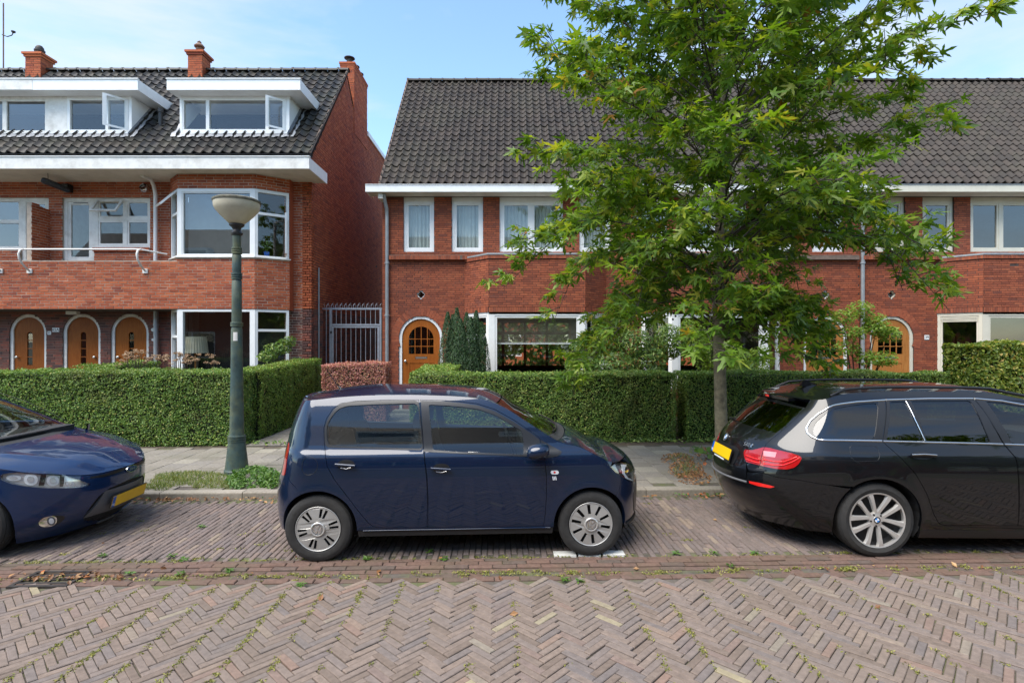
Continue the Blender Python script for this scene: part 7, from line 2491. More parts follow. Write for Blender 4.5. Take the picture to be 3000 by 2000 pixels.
# ---- blue hatchback at the left edge, nose towards the right
rF = lambda *L: [(x / 2.412, 1100 + y / 2.412) for x, y in L]
FI = Car('blue_hatchback', 'bright blue hatchback with oval grille badge, its nose towards the lamp post', (-5.995, 5.578), R(2.5),
    Wz=([.10, .20, .30, .45, .60, .72, .82, .90, .96, 1.02, 1.1, 1.2, 1.3, 1.4, 1.5], [.76, .82, .845, .855, .861, .86, .85, .835, .81, .775, .745, .705, .66, .605, .53]),
    taper=lambda x: 1 - .045 * np.clip(x - .7, 0, 3) ** 2 - .030 * np.clip(-x - .7, 0, 3) ** 2,
    xF=([.10, .18, .25, .35, .50, .60, .68, .74, .80, .86, .92, 1.5], [1.80, 1.90, 1.97, 2.02, 2.04, 2.035, 2.015, 1.99, 1.95, 1.87, 1.75, 1.6]),
    xR=([.10, .25, .40, .55, .70, .90, 1.05, 1.20, 1.35, 1.5], [-1.82, -1.88, -1.91, -1.91, -1.88, -1.83, -1.76, -1.66, -1.52, -1.40]),
    xsF=1.22, xsR=-1.3, pF=2.3, pR=2.3, aF=1.4, flare=((1.18, .30, .35, .010), (-1.2445, .30, .35, .010)))
def build_fi(c):
    pt_, cv, hit = MT['paint_fi'], c.conv, c.hit
    xr, xf, za, ra = -1.2445, 1.18, .30, .345
    Ep = [(float(c.S(*q)[0]), q[1]) for q in hit(rF((20, 683), (150, 678), (300, 670), (420, 684), (520, 708), (585, 724), (700, 702), (800, 664)))]
    zt = .642
    E = [(-1.55, 1.36), (-1.2, 1.39), (-.6, 1.40), (-.1, 1.375), (.2, 1.26), (.55, 1.09), (.85, .935), (1.0, .893), (1.25, .845), (1.45, .793), (1.62, .742), (1.77, .70), (1.89, .658), (1.97, .645)]
    E.append((float(c.xF(zt)) - .001, zt))
    c.set_top(E, ([-1.55, -1, 0, .4, .85, 1.1, 1.3, 1.5, 1.7, 1.85, 1.95, 2.03], [.05, .075, .08, .105, .065, .062, .075, .095, .105, .085, .05, .0]))
    c.ridge = (.70, .05, .011, 1.15, 1.75)
    Euv = [cv(x, float(c.ze(x))) for x in np.linspace(-1.45, float(c.xF(zt)) - .002, 120)]
    Efr = [q for q in Euv if q[0] > 1.0]
    arcR = lambda a0, a1: [cv(x, z) for x, z in arc_xz(xr, za, ra, a0, a1)]
    arcF = lambda a0, a1: [cv(x, z) for x, z in arc_xz(xf, za, ra, a0, a1)]
    # flank with one long door each (out of the frame, kept simple but whole)
    win = [(-1.15, .99), (-1.05, 1.30), (-.6, 1.38), (.05, 1.36), (.45, 1.19), (.72, 1.02)]
    door = [(-.22, .30), (.80, .30), (.84, .7), (.82, 1.0), (.45, 1.235), (.05, 1.395), (-.22, 1.405)]
    side = arcR(-3, 150) + [(-1.9, .62), (-1.95, 1.0), (-1.75, 1.30)] + [q for q in Euv if -1.3 < q[0] < 1.02] + [cv(1.06, .97), cv(1.0, .80), cv(1.0, .64)] + arcF(112, 183) + [(xf - ra, .26), (xr + ra, .26)]
    winr = rounded(win, .04)
    body = c.panel('body_side', side, pt_, holes=[winr], mirror=True, th=.03)
    c.panel('window_glass', inset(winr, -.004), MT['car_glass'], off=-.006, th=0, mirror=True, parent=body)
    c.strip('door_gap', door + door[:1], .003, MT['trim'], uv=True, off=.0005, mirror=True, parent=body)
    rb = [(c.uR, .22), (c.uR + 1.0, .24), (c.uR + 1.05, .62), (c.uR + .9, 1.0), (c.uR + .75, 1.33), (c.uR, 1.36)]
    rb = rb + [(2 * c.uR - u, z) for u, z in reversed(rb[1:-1])]
    c.panel('tailgate', rb, pt_, th=.02)
    # front: one wrap-round panel from fender to fender, with openings
    half = [cv(1.065, .97), cv(1.005, .80), cv(1.005, .64)] + arcF(111, 3)[::1]
    low = hit(rF((115, 1190), (400, 1168), (700, 1098), (880, 1030)))
    low = [q for q in low if q[0] < c.uF - .05]
    half = half + [cv(xf + ra - .004, .24)] + [(q[0], q[1]) for q in low] + [(c.uF, low[-1][1] + .0)]
    top = [(q[0], q[1] - .004) for q in Efr if q[0] < c.uF - .02][::-1]
    poly = half + [(2 * c.uF - u, z) for u, z in reversed(half[:-1])] + [(2 * c.uF - u, z) for u, z in reversed(top)] + [(c.uF, zt - .004)] + top
    # openings
    hl = hit(rF((2, 700), (60, 688), (150, 681), (260, 672), (350, 680), (450, 702), (560, 737), (648, 770), (600, 785), (480, 794), (330, 795), (200, 785), (80, 764), (2, 735)))
    hlr = rounded(hl, .02)
    hlm = [(2 * c.uF - u, z) for u, z in hlr][::-1]
    gq = hit(rF((582, 1003), (640, 920), (700, 848), (770, 795), (900, 737), (985, 707)))
    gl = hit(rF((600, 1038), (700, 1036), (800, 1012), (900, 975), (980, 925)))
    gl = [q for q in gl if q[0] < c.uF - .01]
    gq = [q for q in gq if q[0] < c.uF - .01]
    gh = gl[::-1] + gq
    gpoly = [(c.uF, gl[-1][1])] + gh + [(c.uF, gq[-1][1])]
    gpoly = gpoly + [(2 * c.uF - u, z) for u, z in reversed(gh)]
    gr_ = rounded(gpoly, .03)
    fr = c.panel('front_panel', poly, pt_, holes=[hlr, hlm, gr_], th=.03, step=.03)
    # grille
    gp = c.panel('front_grille', gr_, MT['trim'], off=-.03, th=0)
    zs = [q[1] for q in gl]
    zb0, zb1 = min(zs), max(q[1] for q in gq)
    def across(z, inset_=.02):
        us = [q[0] for q in spans([[tuple(p) for p in gr_]], z)]
        sp = spans([[tuple(p) for p in gr_]], z)
        return (sp[0][0] + inset_, sp[-1][1] - inset_) if sp else None
    for k in range(5):
        z = zb0 + .018 + k * .021
        a = across(z)
        if a: c.strip('grille_bar', [(a[0] + (a[1] - a[0]) * t / 14, z) for t in range(15)], .0045, MT['trim_matt'], uv=True, off=-.016, parent=gp)
    a = across(zb1 - .02)
    for k in range(2):
        z = zb1 - .014 - k * .016
        a = across(z)
        if a: c.strip('grille_bar', [(a[0] + (a[1] - a[0]) * t / 14, z) for t in range(15)], .004, MT['trim_matt'], uv=True, off=-.016, parent=gp)
    # grey bar across the opening that carries the plate
    b0, b1 = zb0 + .125, zb1 - .045
    A0, A1 = across(b0, .002), across(b1, .002)
    c.panel('bumper_bar', [(A0[0], b0), (A0[1], b0), (A1[1], b1), (A1[0], b1)], MT['grey_plastic'], off=-.006, th=.03)
    # lower lip under the opening
    a = across(zb0 + .006, -.01)
    c.strip('bumper_lip', [(a[0] + (a[1] - a[0]) * t / 14, zb0 - .004) for t in range(15)], .013, MT['grey_plastic'], uv=True, off=-.004)
    # licence plate: flat board on the bar
    zc = (b0 + b1) / 2
    pl = empty('x')
    bpy.data.objects.remove(pl)
    lp_ = c.decal(MB().box(-.26, .26, -.055, .055, -.012, 0), 'licence_plate', c.uF, zc, MT['plate_y'], off=.012)
    MB().box(-.268, .268, -.063, .063, -.016, -.004).build('plate_holder', MT['trim'], lp_, world=False)
    MB().box(-.26, -.215, -.055, .055, .0003, .0012).build('plate_band', MT['plate_b'], lp_, world=False)
    me = text_mesh('NL', .034, .0006)
    me.materials.clear()
    obj('lettering', me, MT['badge_white'], lp_, loc=(-.2375, -.03, .0022), world=False)
    # slot grille under the bonnet edge, with the oval badge
    sl = hit(rF((640, 722), (720, 706), (800, 684), (880, 655)))
    sl = [q for q in sl if q[0] < c.uF - .02] + [(c.uF, zt - .03)]
    up_ = [(q[0], q[1] + .012) for q in sl]
    dn = [(q[0], q[1] - .016 + .010 * (i == 0)) for i, q in enumerate(sl)]
    sp = dn + [(2 * c.uF - u, z) for u, z in reversed(dn[:-1])] + [(2 * c.uF - u, z) for u, z in up_[:-1]] + up_[::-1]
    c.panel('slot_grille', sp, MT['trim'], off=.002, th=.004)
    bd_ = c.decal(MB().plate(lambda u, v, n: (u, v, n), ell(0, 0, .080, .034, 40), n0=.004, n1=-.008), 'oval_badge', c.uF, zt - .030, MT['chrome_trim'], off=.018)
    MB().plate(lambda u, v, n: (u, v, n), ell(0, 0, .072, .028, 40), n0=.0055, n1=0).build('badge_field', MT['ford_blue'], bd_, world=False)
    me = text_mesh('Ford', .036, .0006, .35)
    me.materials.clear()
    obj('lettering', me, MT['chrome_trim'], bd_, loc=(0, 0, .0065), world=False)
    # headlights
    for hp, sg in ((hlr, 1), (hlm, -1)):
        mm = (lambda q: q) if sg > 0 else (lambda q: [(2 * c.uF - u, z) for u, z in q][::-1])
        h0 = c.panel('headlight', hp, MT['lamp_silver'], off=-.035, th=0)
        for (x, y, rx, ry, mt) in ((215, 735, 52, 44, MT['badge_white']), (375, 742, 46, 40, MT['badge_white']), (500, 762, 30, 22, MT['badge_white']), (90, 725, 55, 22, MT['badge_white'])):
            o = c.panel('light_bowl', mm(hit(rF(*ell(x, y, rx, ry, 18)))), mt, off=-.022, th=.012, parent=h0)
            c.panel('light_bulb', mm(hit(rF(*ell(x, y, rx * .55, ry * .55, 14)))), MT['lamp_silver'], off=-.018, th=.006, parent=h0)
        c.panel('light_surround', mm(hit(rF((290, 690), (330, 690), (310, 780), (270, 782)))), MT['trim'], off=-.024, th=.004, parent=h0)
        c.panel('light_surround', mm(hit(rF((430, 705), (460, 714), (450, 785), (425, 788)))), MT['trim'], off=-.024, th=.004, parent=h0)
        c.panel('headlight_lens', inset(hp, -.003), MT['lens'], off=-.001, th=0, parent=h0)
    # fog lamps
    for sg in (1, -1):
        mm = (lambda q: q) if sg > 0 else (lambda q: [(2 * c.uF - u, z) for u, z in q][::-1])
        rc = c.panel('fog_recess', mm(rounded(hit(rF((268, 1030), (300, 1000), (380, 985), (450, 990), (462, 1005), (430, 1035), (370, 1060), (300, 1066))), .02)), MT['trim'], off=.002, th=.004)
        c.panel('fog_bezel', mm(rounded(hit(rF((270, 1032), (305, 1002), (370, 985), (402, 1000), (400, 1035), (370, 1060), (310, 1068), (278, 1055))), .02)), MT['chrome_trim'], off=.006, th=.012, parent=rc)
        c.panel('fog_lamp', mm(hit(rF(*ell(362, 1022, 30, 30, 20)))), MT['grey_plastic'], off=.010, th=.006, parent=rc)
        c.panel('fog_lens', mm(hit(rF(*ell(362, 1022, 19, 19, 16)))), MT['badge_white'], off=.013, th=.004, parent=rc)
    # top
    ws = np.linspace(-1, 1, 25)
    sc = (1, .7)
    c.panel('roof', [(-1.55, w_) for w_ in ws] + [(.12 - .08 * w_ * w_, w_) for w_ in ws[::-1]], pt_, surf='T', th=.01, sc=sc)
    c.panel('windscreen', [(.13 - .08 * w_ * w_, w_) for w_ in ws * .955] + [(1.02 - .22 * w_ * w_, w_) for w_ in ws[::-1] * .955], MT['car_glass'], surf='T', off=-.004, th=0, sc=sc)
    for sg in (1, -1):
        pil = [(.02, sg * .95), (.80, sg * .95), (1.0, sg * .985), (1.0, sg), (.02, sg * 1.0)]
        c.panel('windscreen_pillar', pil if sg > 0 else pil[::-1], pt_, surf='T', th=.01, sc=sc)
    c.panel('cowl', [(1.022 - .22 * w_ * w_, w_) for w_ in ws * .97] + [(1.11 - .22 * w_ * w_, w_) for w_ in ws[::-1] * .97], MT['trim_matt'], surf='T', off=-.006, th=.01, sc=sc)
    xe = float(c.xF(zt))
    bn = [(1.115 - .22 * w_ * w_, w_) for w_ in ws * .985] + [(x, .985) for x in np.linspace(.95, xe - .06, 20)] + [(xe - .02, .93), (xe - .006, .6), (xe - .004, 0), (xe - .006, -.6), (xe - .02, -.93)] + [(x, -.985) for x in np.linspace(xe - .06, .95, 20)]
    bo = c.panel('bonnet', bn, pt_, surf='T', th=.012, sc=sc)
    for k, (wa, wb) in enumerate(((-.8, .0), (.0, .82))):
        pts = [c.T(1.0 - .20 * w_ * w_, w_) + c.TN(1.0 - .20 * w_ * w_, w_) * .02 for w_ in np.linspace(wa, wb, 9)]
        MB().tube([tuple(p) for p in pts], .008, 6).build('wiper', MT['trim'], c.root, world=False)
    # under, wheels, cabin
    c.panel('bumper_valance', [cv(xf + ra, .15), cv(1.75, .15), (c.uF, .15), (2 * c.uF - cv(1.75, .15)[0], .15), (2 * c.uF - cv(xf + ra, .15)[0], .15), (2 * c.uF - cv(xf + ra, .24)[0], .25), (c.uF, .25), cv(xf + ra, .25)], MT['trim_matt'], off=-.02, th=0)
    c.panel('sill', [(xr + ra + .01, .18), (xf - ra - .01, .18), (xf - ra - .005, .255), (xr + ra + .005, .255)], MT['trim_matt'], off=-.006, th=.03, mirror=True)
    for sg in (-1, 1):
        wheel(c, xf, sg, .842, .303, .195, .095, .303, 'cap10', rot=.2)
        wheel(c, xr, sg, .842, .303, .195, .095, .303, 'cap10')
    for x in (xr, xf):
        wheel_well(c, x, za, ra + .006)
    MB().box(-1.5, 1.45, -.62, .62, .16, .22).build('floor_pan', MT['carpet'], c.root, world=False)
    MB().box(.62, .98, -.68, .68, .62, .98).build('dashboard', MT['carpet'], c.root, world=False)
    for y in (-.36, .36):
        seat(c, .0, y)
        seat(c, -.85, y, .6)
build_fi(FI)
# ---- black estate car at the right, tail towards the left
r4 = lambda *L: [(2000 + x / 2.352, 1080 + y / 2.352) for x, y in L]
BM = Car('black_estate_car', 'glossy black estate car with chrome window trim and yellow rear plate', (4.773, 5.736), R(-1.5),
    Wz=([.10, .18, .25, .35, .50, .62, .72, .82, .90, .95, 1.0, 1.1, 1.2, 1.3, 1.37, 1.44, 1.5], [.80, .85, .875, .90, .917, .926, .93, .921, .90, .876, .853, .812, .765, .708, .655, .585, .52]),
    taper=lambda x: 1 - .035 * np.clip(x - .8, 0, 3) ** 2 - .050 * np.clip(-x - 1.1, 0, 3) ** 2,
    xF=([.10, .25, .45, .60, .75, .85, .95, 1.5], [2.15, 2.26, 2.31, 2.31, 2.27, 2.15, 1.95, 1.7]),
    xR=([.10, .22, .30, .40, .50, .60, .68, .76, .85, .93, .98, 1.05, 1.15, 1.25, 1.35, 1.42, 1.5], [-2.36, -2.42, -2.48, -2.54, -2.58, -2.59, -2.575, -2.545, -2.52, -2.49, -2.45, -2.37, -2.25, -2.13, -2.01, -1.94, -1.88]),
    xsF=1.5, xsR=-1.75, pF=2.3, pR=2.3, aR=1.45, flare=((1.484, .335, .385, .008), (-1.484, .335, .385, .010)))
def build_bm(c):
    pt_, cv, hit = MT['paint_bm'], c.conv, c.hit
    xr, xf, za, ra = -1.484, 1.484, .335, .378
    Ep = sorted((float(c.S(*q)[0]), q[1]) for q in hit(r4((960, 205), (1100, 175), (1250, 162), (1400, 155), (1800, 150), (2100, 162), (2300, 200))))
    E = [(-2.0, 1.355), (-1.8, 1.385)]
    for e in Ep:
        if e[0] > E[-1][0] + .12: E.append((e[0], min(e[1], 1.455)))
    E = [e for e in E if e[0] < .35]
    E += [(.75, 1.24), (1.05, 1.09), (1.25, 1.02), (1.6, .955), (2.0, .87), (2.2, .80), (float(c.xF(.76)) - .002, .76)]
    c.set_top(E, ([-2.0, -1.5, -.5, .2, .75, 1.05, 1.3, 1.8, 2.27], [.03, .04, .04, .045, .085, .07, .05, .04, .0]))
    Euv = [cv(x, float(c.ze(x))) for x in np.linspace(-1.98, 1.9, 130)]
    arcR = lambda a0, a1: [cv(x, z) for x, z in arc_xz(xr, za, ra, a0, a1)]
    arcF = lambda a0, a1: [cv(x, z) for x, z in arc_xz(xf, za, ra, a0, a1)]
    # window band and doors
    rq = hit(r4((892, 420), (922, 360), (990, 302), (1080, 267), (1200, 247), (1345, 233), (1320, 486), (965, 484), (912, 464)))
    d1 = hit(r4((1428, 228), (1532, 224), (1662, 494), (1405, 491)))
    d2 = hit(r4((1572, 223), (1978, 219), (2118, 511), (1682, 497)))
    fq = hit(r4((2088, 224), (2200, 232), (2330, 256), (2352, 262), (2352, 524), (2276, 520)))
    fgl = [(fq[0][0], fq[0][1]), fq[1], fq[2], (.28, 1.315), (.62, 1.19), (.92, 1.03), (.94, .985), fq[5]]
    rdoor = hit(r4((1400, 214), (1800, 205), (2000, 206), (2090, 330), (2212, 520), (2292, 612), (2312, 750), (2316, 900), (2306, 1080), (1800, 1076), (1762, 1060), (1730, 1000), (1682, 860), (1602, 720), (1492, 602), (1378, 502)))
    fu = [rdoor[i] for i in (8, 7, 6, 5, 4, 3, 2)]
    fdoor = [(q[0] + .006, q[1]) for q in fu] + [(.25, 1.36), (.66, 1.215), (1.0, 1.03), (1.06, .98), (1.07, .6), (1.02, .26)]
    rqr, d1r, d2r, fgr = rounded(rq, .05), rounded(d1, .02), rounded(d2, .02), rounded(fgl, .02)
    tlp = hit(r4((426, 600), (424, 575), (432, 556), (480, 561), (560, 541), (600, 545), (750, 580), (808, 600), (822, 615), (800, 655), (770, 680), (720, 692), (640, 688), (560, 670), (440, 640)))
    tlr = rounded(tlp, .015)
    tlm = [(2 * c.uR - u, z) for u, z in tlr][::-1]
    ub = hit(r4((470, 700), (620, 742), (760, 700), (835, 640)))
    low = hit(r4((210, 800), (350, 930), (560, 1040), (800, 1090), (1025, 1122)))
    low = [q for q in low if q[0] > c.uR + .1]
    # flank (with holes for glass and doors), wraps round to the middle of the tail
    bot = [cv(xr - ra + .004, low[-1][1])] + low[::-1] + [(c.uR, low[0][1])]
    half = [(xf - ra, .24), (xr + ra, .24)] + arcR(-5, 183) + bot
    zt_ = 1.0
    tail_top = [(c.uR, .965)]
    gut = hit(r4((640, 452)))[0]                  # lower outer corner of the rear glass
    gup = hit(r4((846, 262)))[0]
    topc = [q for q in Euv if q[0] > gup[0] + .03]
    # split: flank/rear quarter right of the tailgate, then tailgate in the middle, bumper below
    tge = hit(r4((846, 268), (650, 455), (575, 520), (548, 600)))
    tg_low = hit(r4((440, 640), (432, 690), (445, 780)))
    flank = [(xf - ra, .24), (xr + ra, .24)] + arcR(-5, 120) + hit(r4((1000, 795), (850, 772), (640, 745))) + [tlp[13], tlp[12], tlp[11], tlp[10], tlp[9], tlp[8], tlp[7], tlp[6], tlp[5]] + tge[2::-1] + topc + [cv(1.95, .82), cv(1.93, .6)] + arcF(40, 183)
    # simple, robust: flank polygon without the lamp cut (the lamp sits proud of it)
    bl_ = hit(r4((1190, 828), (1000, 798), (840, 770), (640, 742), (560, 715)))
    flank = [(xf - ra, .24), (xr + ra, .24)] + arcR(-5, math.degrees(math.atan2(bl_[0][1] - za, float(c.S(*bl_[0])[0]) - xr))) + bl_[1:] + hit(r4((455, 703), (440, 655))) + [tge[3], tge[2], tge[1], tge[0]] + topc + [cv(1.93, .82), cv(1.90, .6)] + arcF(38, 183)
    body = c.panel('body_side', flank, pt_, holes=[inset(rdoor, -.002), inset(fdoor, -.002), rqr], mirror=True, th=.03)
    rdo = c.panel('rear_door', inset(rdoor, .0025), pt_, holes=[d1r, d2r], mirror=True, th=.03)
    fdo = c.panel('front_door', inset(fdoor, .0025), pt_, holes=[fgr], mirror=True, th=.03)
    for g, par in ((rqr, body), (d1r, rdo), (d2r, rdo)):
        c.panel('window_glass', inset(g, -.004), MT['tint_glass'], off=-.005, th=0, mirror=True, parent=par)
    c.panel('window_glass', inset(fgr, -.004), MT['car_glass'], off=-.005, th=0, mirror=True, parent=fdo)
    # gloss pillars and chrome surround
    c.pp('pillar_trim', r4((1347, 228), (1392, 222), (1370, 493), (1322, 488)), MT['trim'], off=.002, th=.004, mirror=True, parent=body)
    c.pp('pillar_trim', r4((1402, 222), (1424, 222), (1402, 493), (1380, 493)), MT['trim'], off=.002, th=.004, mirror=True, parent=rdo)
    c.pp('pillar_trim', r4((1536, 222), (1568, 220), (1678, 498), (1664, 496)), MT['trim'], off=.002, th=.004, mirror=True, parent=rdo)
    c.pp('pillar_trim', r4((1982, 216), (2010, 216), (2205, 517), (2122, 512)), MT['trim'], off=.002, th=.004, mirror=True, parent=rdo)
    c.pp('pillar_trim', r4((2018, 214), (2082, 220), (2272, 520), (2215, 517)), MT['trim'], off=.002, th=.004, mirror=True, parent=fdo)
    ch = hit(r4((1372, 497), (1100, 492), (940, 489), (890, 468), (858, 440), (852, 405), (880, 358), (930, 312), (1000, 268), (1090, 242), (1200, 228), (1395, 216)))
    c.strip('chrome_trim', ch, .0105, MT['chrome_trim'], uv=True, off=.000, mirror=True, parent=body)
    c.strip('chrome_trim', hit(r4((1402, 215), (1700, 206), (2000, 206))), .0095, MT['chrome_trim'], uv=True, off=.000, mirror=True, parent=rdo)
    c.strip('chrome_trim', hit(r4((1380, 498), (1700, 506), (2000, 513), (2205, 519))), .0085, MT['chrome_trim'], uv=True, off=.000, mirror=True, parent=rdo)
    q2 = hit(r4((2012, 206), (2200, 222), (2345, 248)))
    c.strip('chrome_trim', q2 + [(.28, 1.335), (.63, 1.205), (.95, 1.035)], .0095, MT['chrome_trim'], uv=True, off=.0, mirror=True, parent=fdo)
    q3 = hit(r4((2216, 519), (2345, 524)))
    c.strip('chrome_trim', q3 + [(.96, .975)], .0085, MT['chrome_trim'], uv=True, off=.0, mirror=True, parent=fdo)
    c.strip('chrome_trim', hit(r4((1537, 224), (1600, 350), (1668, 496))), .004, MT['chrome_trim'], uv=True, off=.003, mirror=True, parent=rdo)
    # tailgate
    gl_l = hit(r4((300, 340), (345, 352), (440, 392), (540, 425), (640, 450)))
    gl_l = [q for q in gl_l if q[0] > c.uR + .02]
    zg0 = gl_l[0][1]
    ghalf = [(c.uR, zg0)] + gl_l[1:] + [(gup[0] - .02, gup[1] - .01)]
    zg1 = gup[1] + .015
    tgh = [tge[0], tge[1], tge[2], tge[3]] + hit(r4((436, 650), (441, 700), (442, 770)))
    zlow = tgh[-1][1]
    tgp = [(c.uR, zg1 + .02)] + [(q[0] - .004, q[1]) for q in tgh] + [(c.uR, zlow)]
    tgp = tgp + [(2 * c.uR - u, z) for u, z in reversed(tgp[1:-1])]
    gpo = ghalf + [(c.uR, zg1)]
    gpo = gpo + [(2 * c.uR - u, z) for u, z in reversed(gpo[1:-1])]
    gpr = rounded(inset(gpo, .012), .02)
    tg = c.panel('tailgate', tgp, pt_, holes=[gpr], th=.02)
    c.panel('window_glass', inset(gpr, -.004), MT['tint_glass'], off=-.004, th=0, parent=tg)
    # bumper
    bh = [(c.uR, zlow - .006)] + [(tgh[-1][0], tgh[-1][1] - .006)] + [(q[0] - .002, q[1] - .005) for q in hit(r4((447, 707)))] + [(bl_[4][0], bl_[4][1] - .004), (bl_[3][0], bl_[3][1] - .004), (bl_[2][0], bl_[2][1] - .004), (bl_[1][0], bl_[1][1] - .004), (bl_[0][0] - .003, bl_[0][1] - .004)]
    a0 = math.degrees(math.atan2(bl_[0][1] - .004 - za, float(c.S(*bl_[0])[0]) - .003 - xr))
    bh = bh + arcR(a0 + 1, 186)[1:] + low[::-1] + [(c.uR, low[0][1] - .01)]
    bh = bh + [(2 * c.uR - u, z) for u, z in reversed(bh[1:-1])]
    bu = c.panel('rear_bumper', bh, pt_, th=.03)
    c.strip('bumper_step', [(2 * c.uR - tgh[-1][0], zlow - .012)] + [(c.uR + (tgh[-1][0] - c.uR) * t / 10, zlow - .012) for t in range(-9, 11)], .011, MT['grey_plastic'], uv=True, off=.004, parent=bu)
    rf = hit(r4((458, 772), (520, 783), (600, 802), (634, 812), (602, 820), (520, 806), (460, 786)))
    c.panel('reflector', rf, MT['red_bright'], off=.003, th=.005, parent=bu)
    c.panel('reflector', [(2 * c.uR - u, z) for u, z in rf][::-1], MT['red_bright'], off=.003, th=.005, parent=bu)
    c.panel('bumper_valance', [cv(xr - ra, .17), cv(-2.3, .17), (c.uR, .17), (2 * c.uR - cv(-2.3, .17)[0], .17), (2 * c.uR - cv(xr - ra, .17)[0], .17), (2 * c.uR - cv(xr - ra, .3)[0], .27), (c.uR, .30), cv(xr - ra, .27)], MT['trim_matt'], off=-.03, th=0)
    # tail lamps
    for p_, sg in ((tlr, 1), (tlm, -1)):
        mm = (lambda q: q) if sg > 0 else (lambda q: [(2 * c.uR - u, z) for u, z in q][::-1])
        t0 = c.panel('tail_lamp', p_, MT['red_lens'], off=.008, th=.02)
        for L in (((560, 655), (640, 665), (700, 662), (760, 640), (808, 612)), ((560, 625), (640, 640), (700, 640), (760, 618), (790, 606)), ((440, 622), (500, 642), (535, 650)), ((440, 596), (500, 618), (535, 626))):
            c.strip('lamp_strip', mm(hit(r4(*L))), .0055, MT['red_bright'], uv=True, off=.009, parent=t0)
        c.panel('reverse_lamp', mm(hit(r4((560, 565), (650, 575), (640, 610), (560, 600)))), M_plain('lamp_pink', (.75, .25, .25), .15, coat=1.0), off=.0095, th=0, parent=t0)
        c.strip('lamp_gap', mm(hit(r4((566, 542), (548, 600), (536, 662)))), .0025, MT['trim'], uv=True, off=.0085, parent=t0)
    # plate recess and plate
    rc = hit(r4((262, 492), (430, 590), (432, 645), (385, 692), (240, 612), (228, 560), (232, 505)))
    pc = hit(r4((330, 592)))[0]
    wpl = .27
    rp = [(c.uR - wpl - .05, pc[1] - .085), (c.uR + wpl + .05, pc[1] - .085), (c.uR + wpl + .08, pc[1] + .07), (c.uR + wpl + .02, pc[1] + .095), (c.uR - wpl - .02, pc[1] + .095), (c.uR - wpl - .08, pc[1] + .07)]
    c.panel('plate_recess', rounded(rp, .03), MT['trim'], off=.0015, th=0, parent=tg)
    lp_ = c.decal(MB().box(-.26, .26, -.055, .055, -.004, .004), 'licence_plate', c.uR, pc[1] + .008, MT['plate_y'], off=.012)
    MB().box(-.27, .27, -.088, .063, -.008, .002).build('plate_holder', MT['trim'], lp_, world=False)
    MB().box(-.26, -.215, -.055, .055, .0042, .005).build('plate_band', MT['plate_b'], lp_, world=False)
    me = text_mesh('NL', .034, .0006)
    me.materials.clear()
    obj('lettering', me, MT['badge_white'], lp_, loc=(-.2375, -.03, .0056), world=False)
    MB().box(-.14, .14, -.079, -.066, .0022, .003).build('dealer_strip', MT['badge_white'], lp_, world=False)
    # badges
    qb = hit(r4((300, 466)))[0]
    p, t, b, n = c.frame_at(c.uR, qb[1])
    roundel(c.root, .041, lambda u, v, k: tuple(p + t * u + b * v + n * (k + .006)))
    qt = hit(r4((455, 524)))[0]
    c.decal_text('530', .052, qt[0] - .028, qt[1], MT['chrome_trim'], off=.004, shear=.15, depth=.002, parent=tg)
    c.decal_text('d', .052, qt[0] + .040, qt[1], MT['chrome_trim'], off=.004, shear=.15, depth=.002, parent=tg)
    # wiper
    q = hit(r4((370, 352), (330, 330), (292, 312)))
    c.strip('rear_wiper', q, .011, MT['trim'], uv=True, off=.018, parent=tg)
    # handle and flap
    hq = hit(r4((1565, 601), (1650, 598), (1735, 603)))
    c.panel('handle_recess', [(hq[1][0] + .10 * math.cos(t_), hq[1][1] + .032 * math.sin(t_)) for t_ in np.linspace(0, 2 * math.pi, 26)[:-1]], MT['trim'], off=.0015, th=0, mirror=True, parent=rdo)
    c.strip('handle_grip', hq, .0125, pt_, uv=True, off=.024, mirror=True, parent=rdo)
    c.strip('handle_chrome', [(q_[0], q_[1] + .004) for q_ in hq], .006, MT['chrome_trim'], uv=True, off=.034, mirror=True, parent=rdo)
    fl = rounded(hit(r4((1150, 528), (1335, 530), (1358, 580), (1352, 632), (1185, 640), (1158, 600))), .03)
    c.strip('fuel_flap', [tuple(q_) for q_ in fl] + [tuple(fl[0])], .0016, MT['trim'], uv=True, off=.0004, parent=body[0])
    c.panel('sill', [(xr + ra + .01, .165), (xf - ra - .01, .165), (xf - ra - .005, .243), (xr + ra + .005, .243)], MT['trim'], off=.002, th=.03, mirror=True)
    lo = [(xr + ra + .02, .24), (xf - ra - .02, .24), (xf - ra - .02, .55), (1.1, .85), (-1.2, .85), (xr + .2, .75), (xr + ra + .02, .55)]
    c.panel('inner_shell', lo, MT['carpet'], off=-.035, th=0, mirror=True, step=.08)
    # front end (out of frame)
    fr = [cv(1.935, .82), cv(1.905, .6)] + arcF(37, 2) + [cv(xf + ra, .2), (c.uF, .2)]
    top = [cv(x, float(c.ze(x)) - .004) for x in np.linspace(1.95, float(c.xF(.76)) - .003, 24)]
    fp = fr + [(2 * c.uF - u, z) for u, z in reversed(fr[:-1])] + [(2 * c.uF - u, z) for u, z in top] + top[::-1]
    c.panel('front_panel', fp, pt_, th=.03)
    c.panel('front_grille', rounded([(c.uF - .38, .50), (c.uF + .38, .50), (c.uF + .42, .68), (c.uF - .42, .68)], .04), MT['trim'], off=.004, th=.006)
    c.panel('headlight', rounded([(c.uF - .95, .66), (c.uF - .50, .60), (c.uF - .48, .68), (c.uF - .90, .74)], .02), MT['lens'], off=.004, th=.006, mirror=True)
    # roof, screen, bonnet, rails, fin
    ws = np.linspace(-1, 1, 25)
    sc = (1, .75)
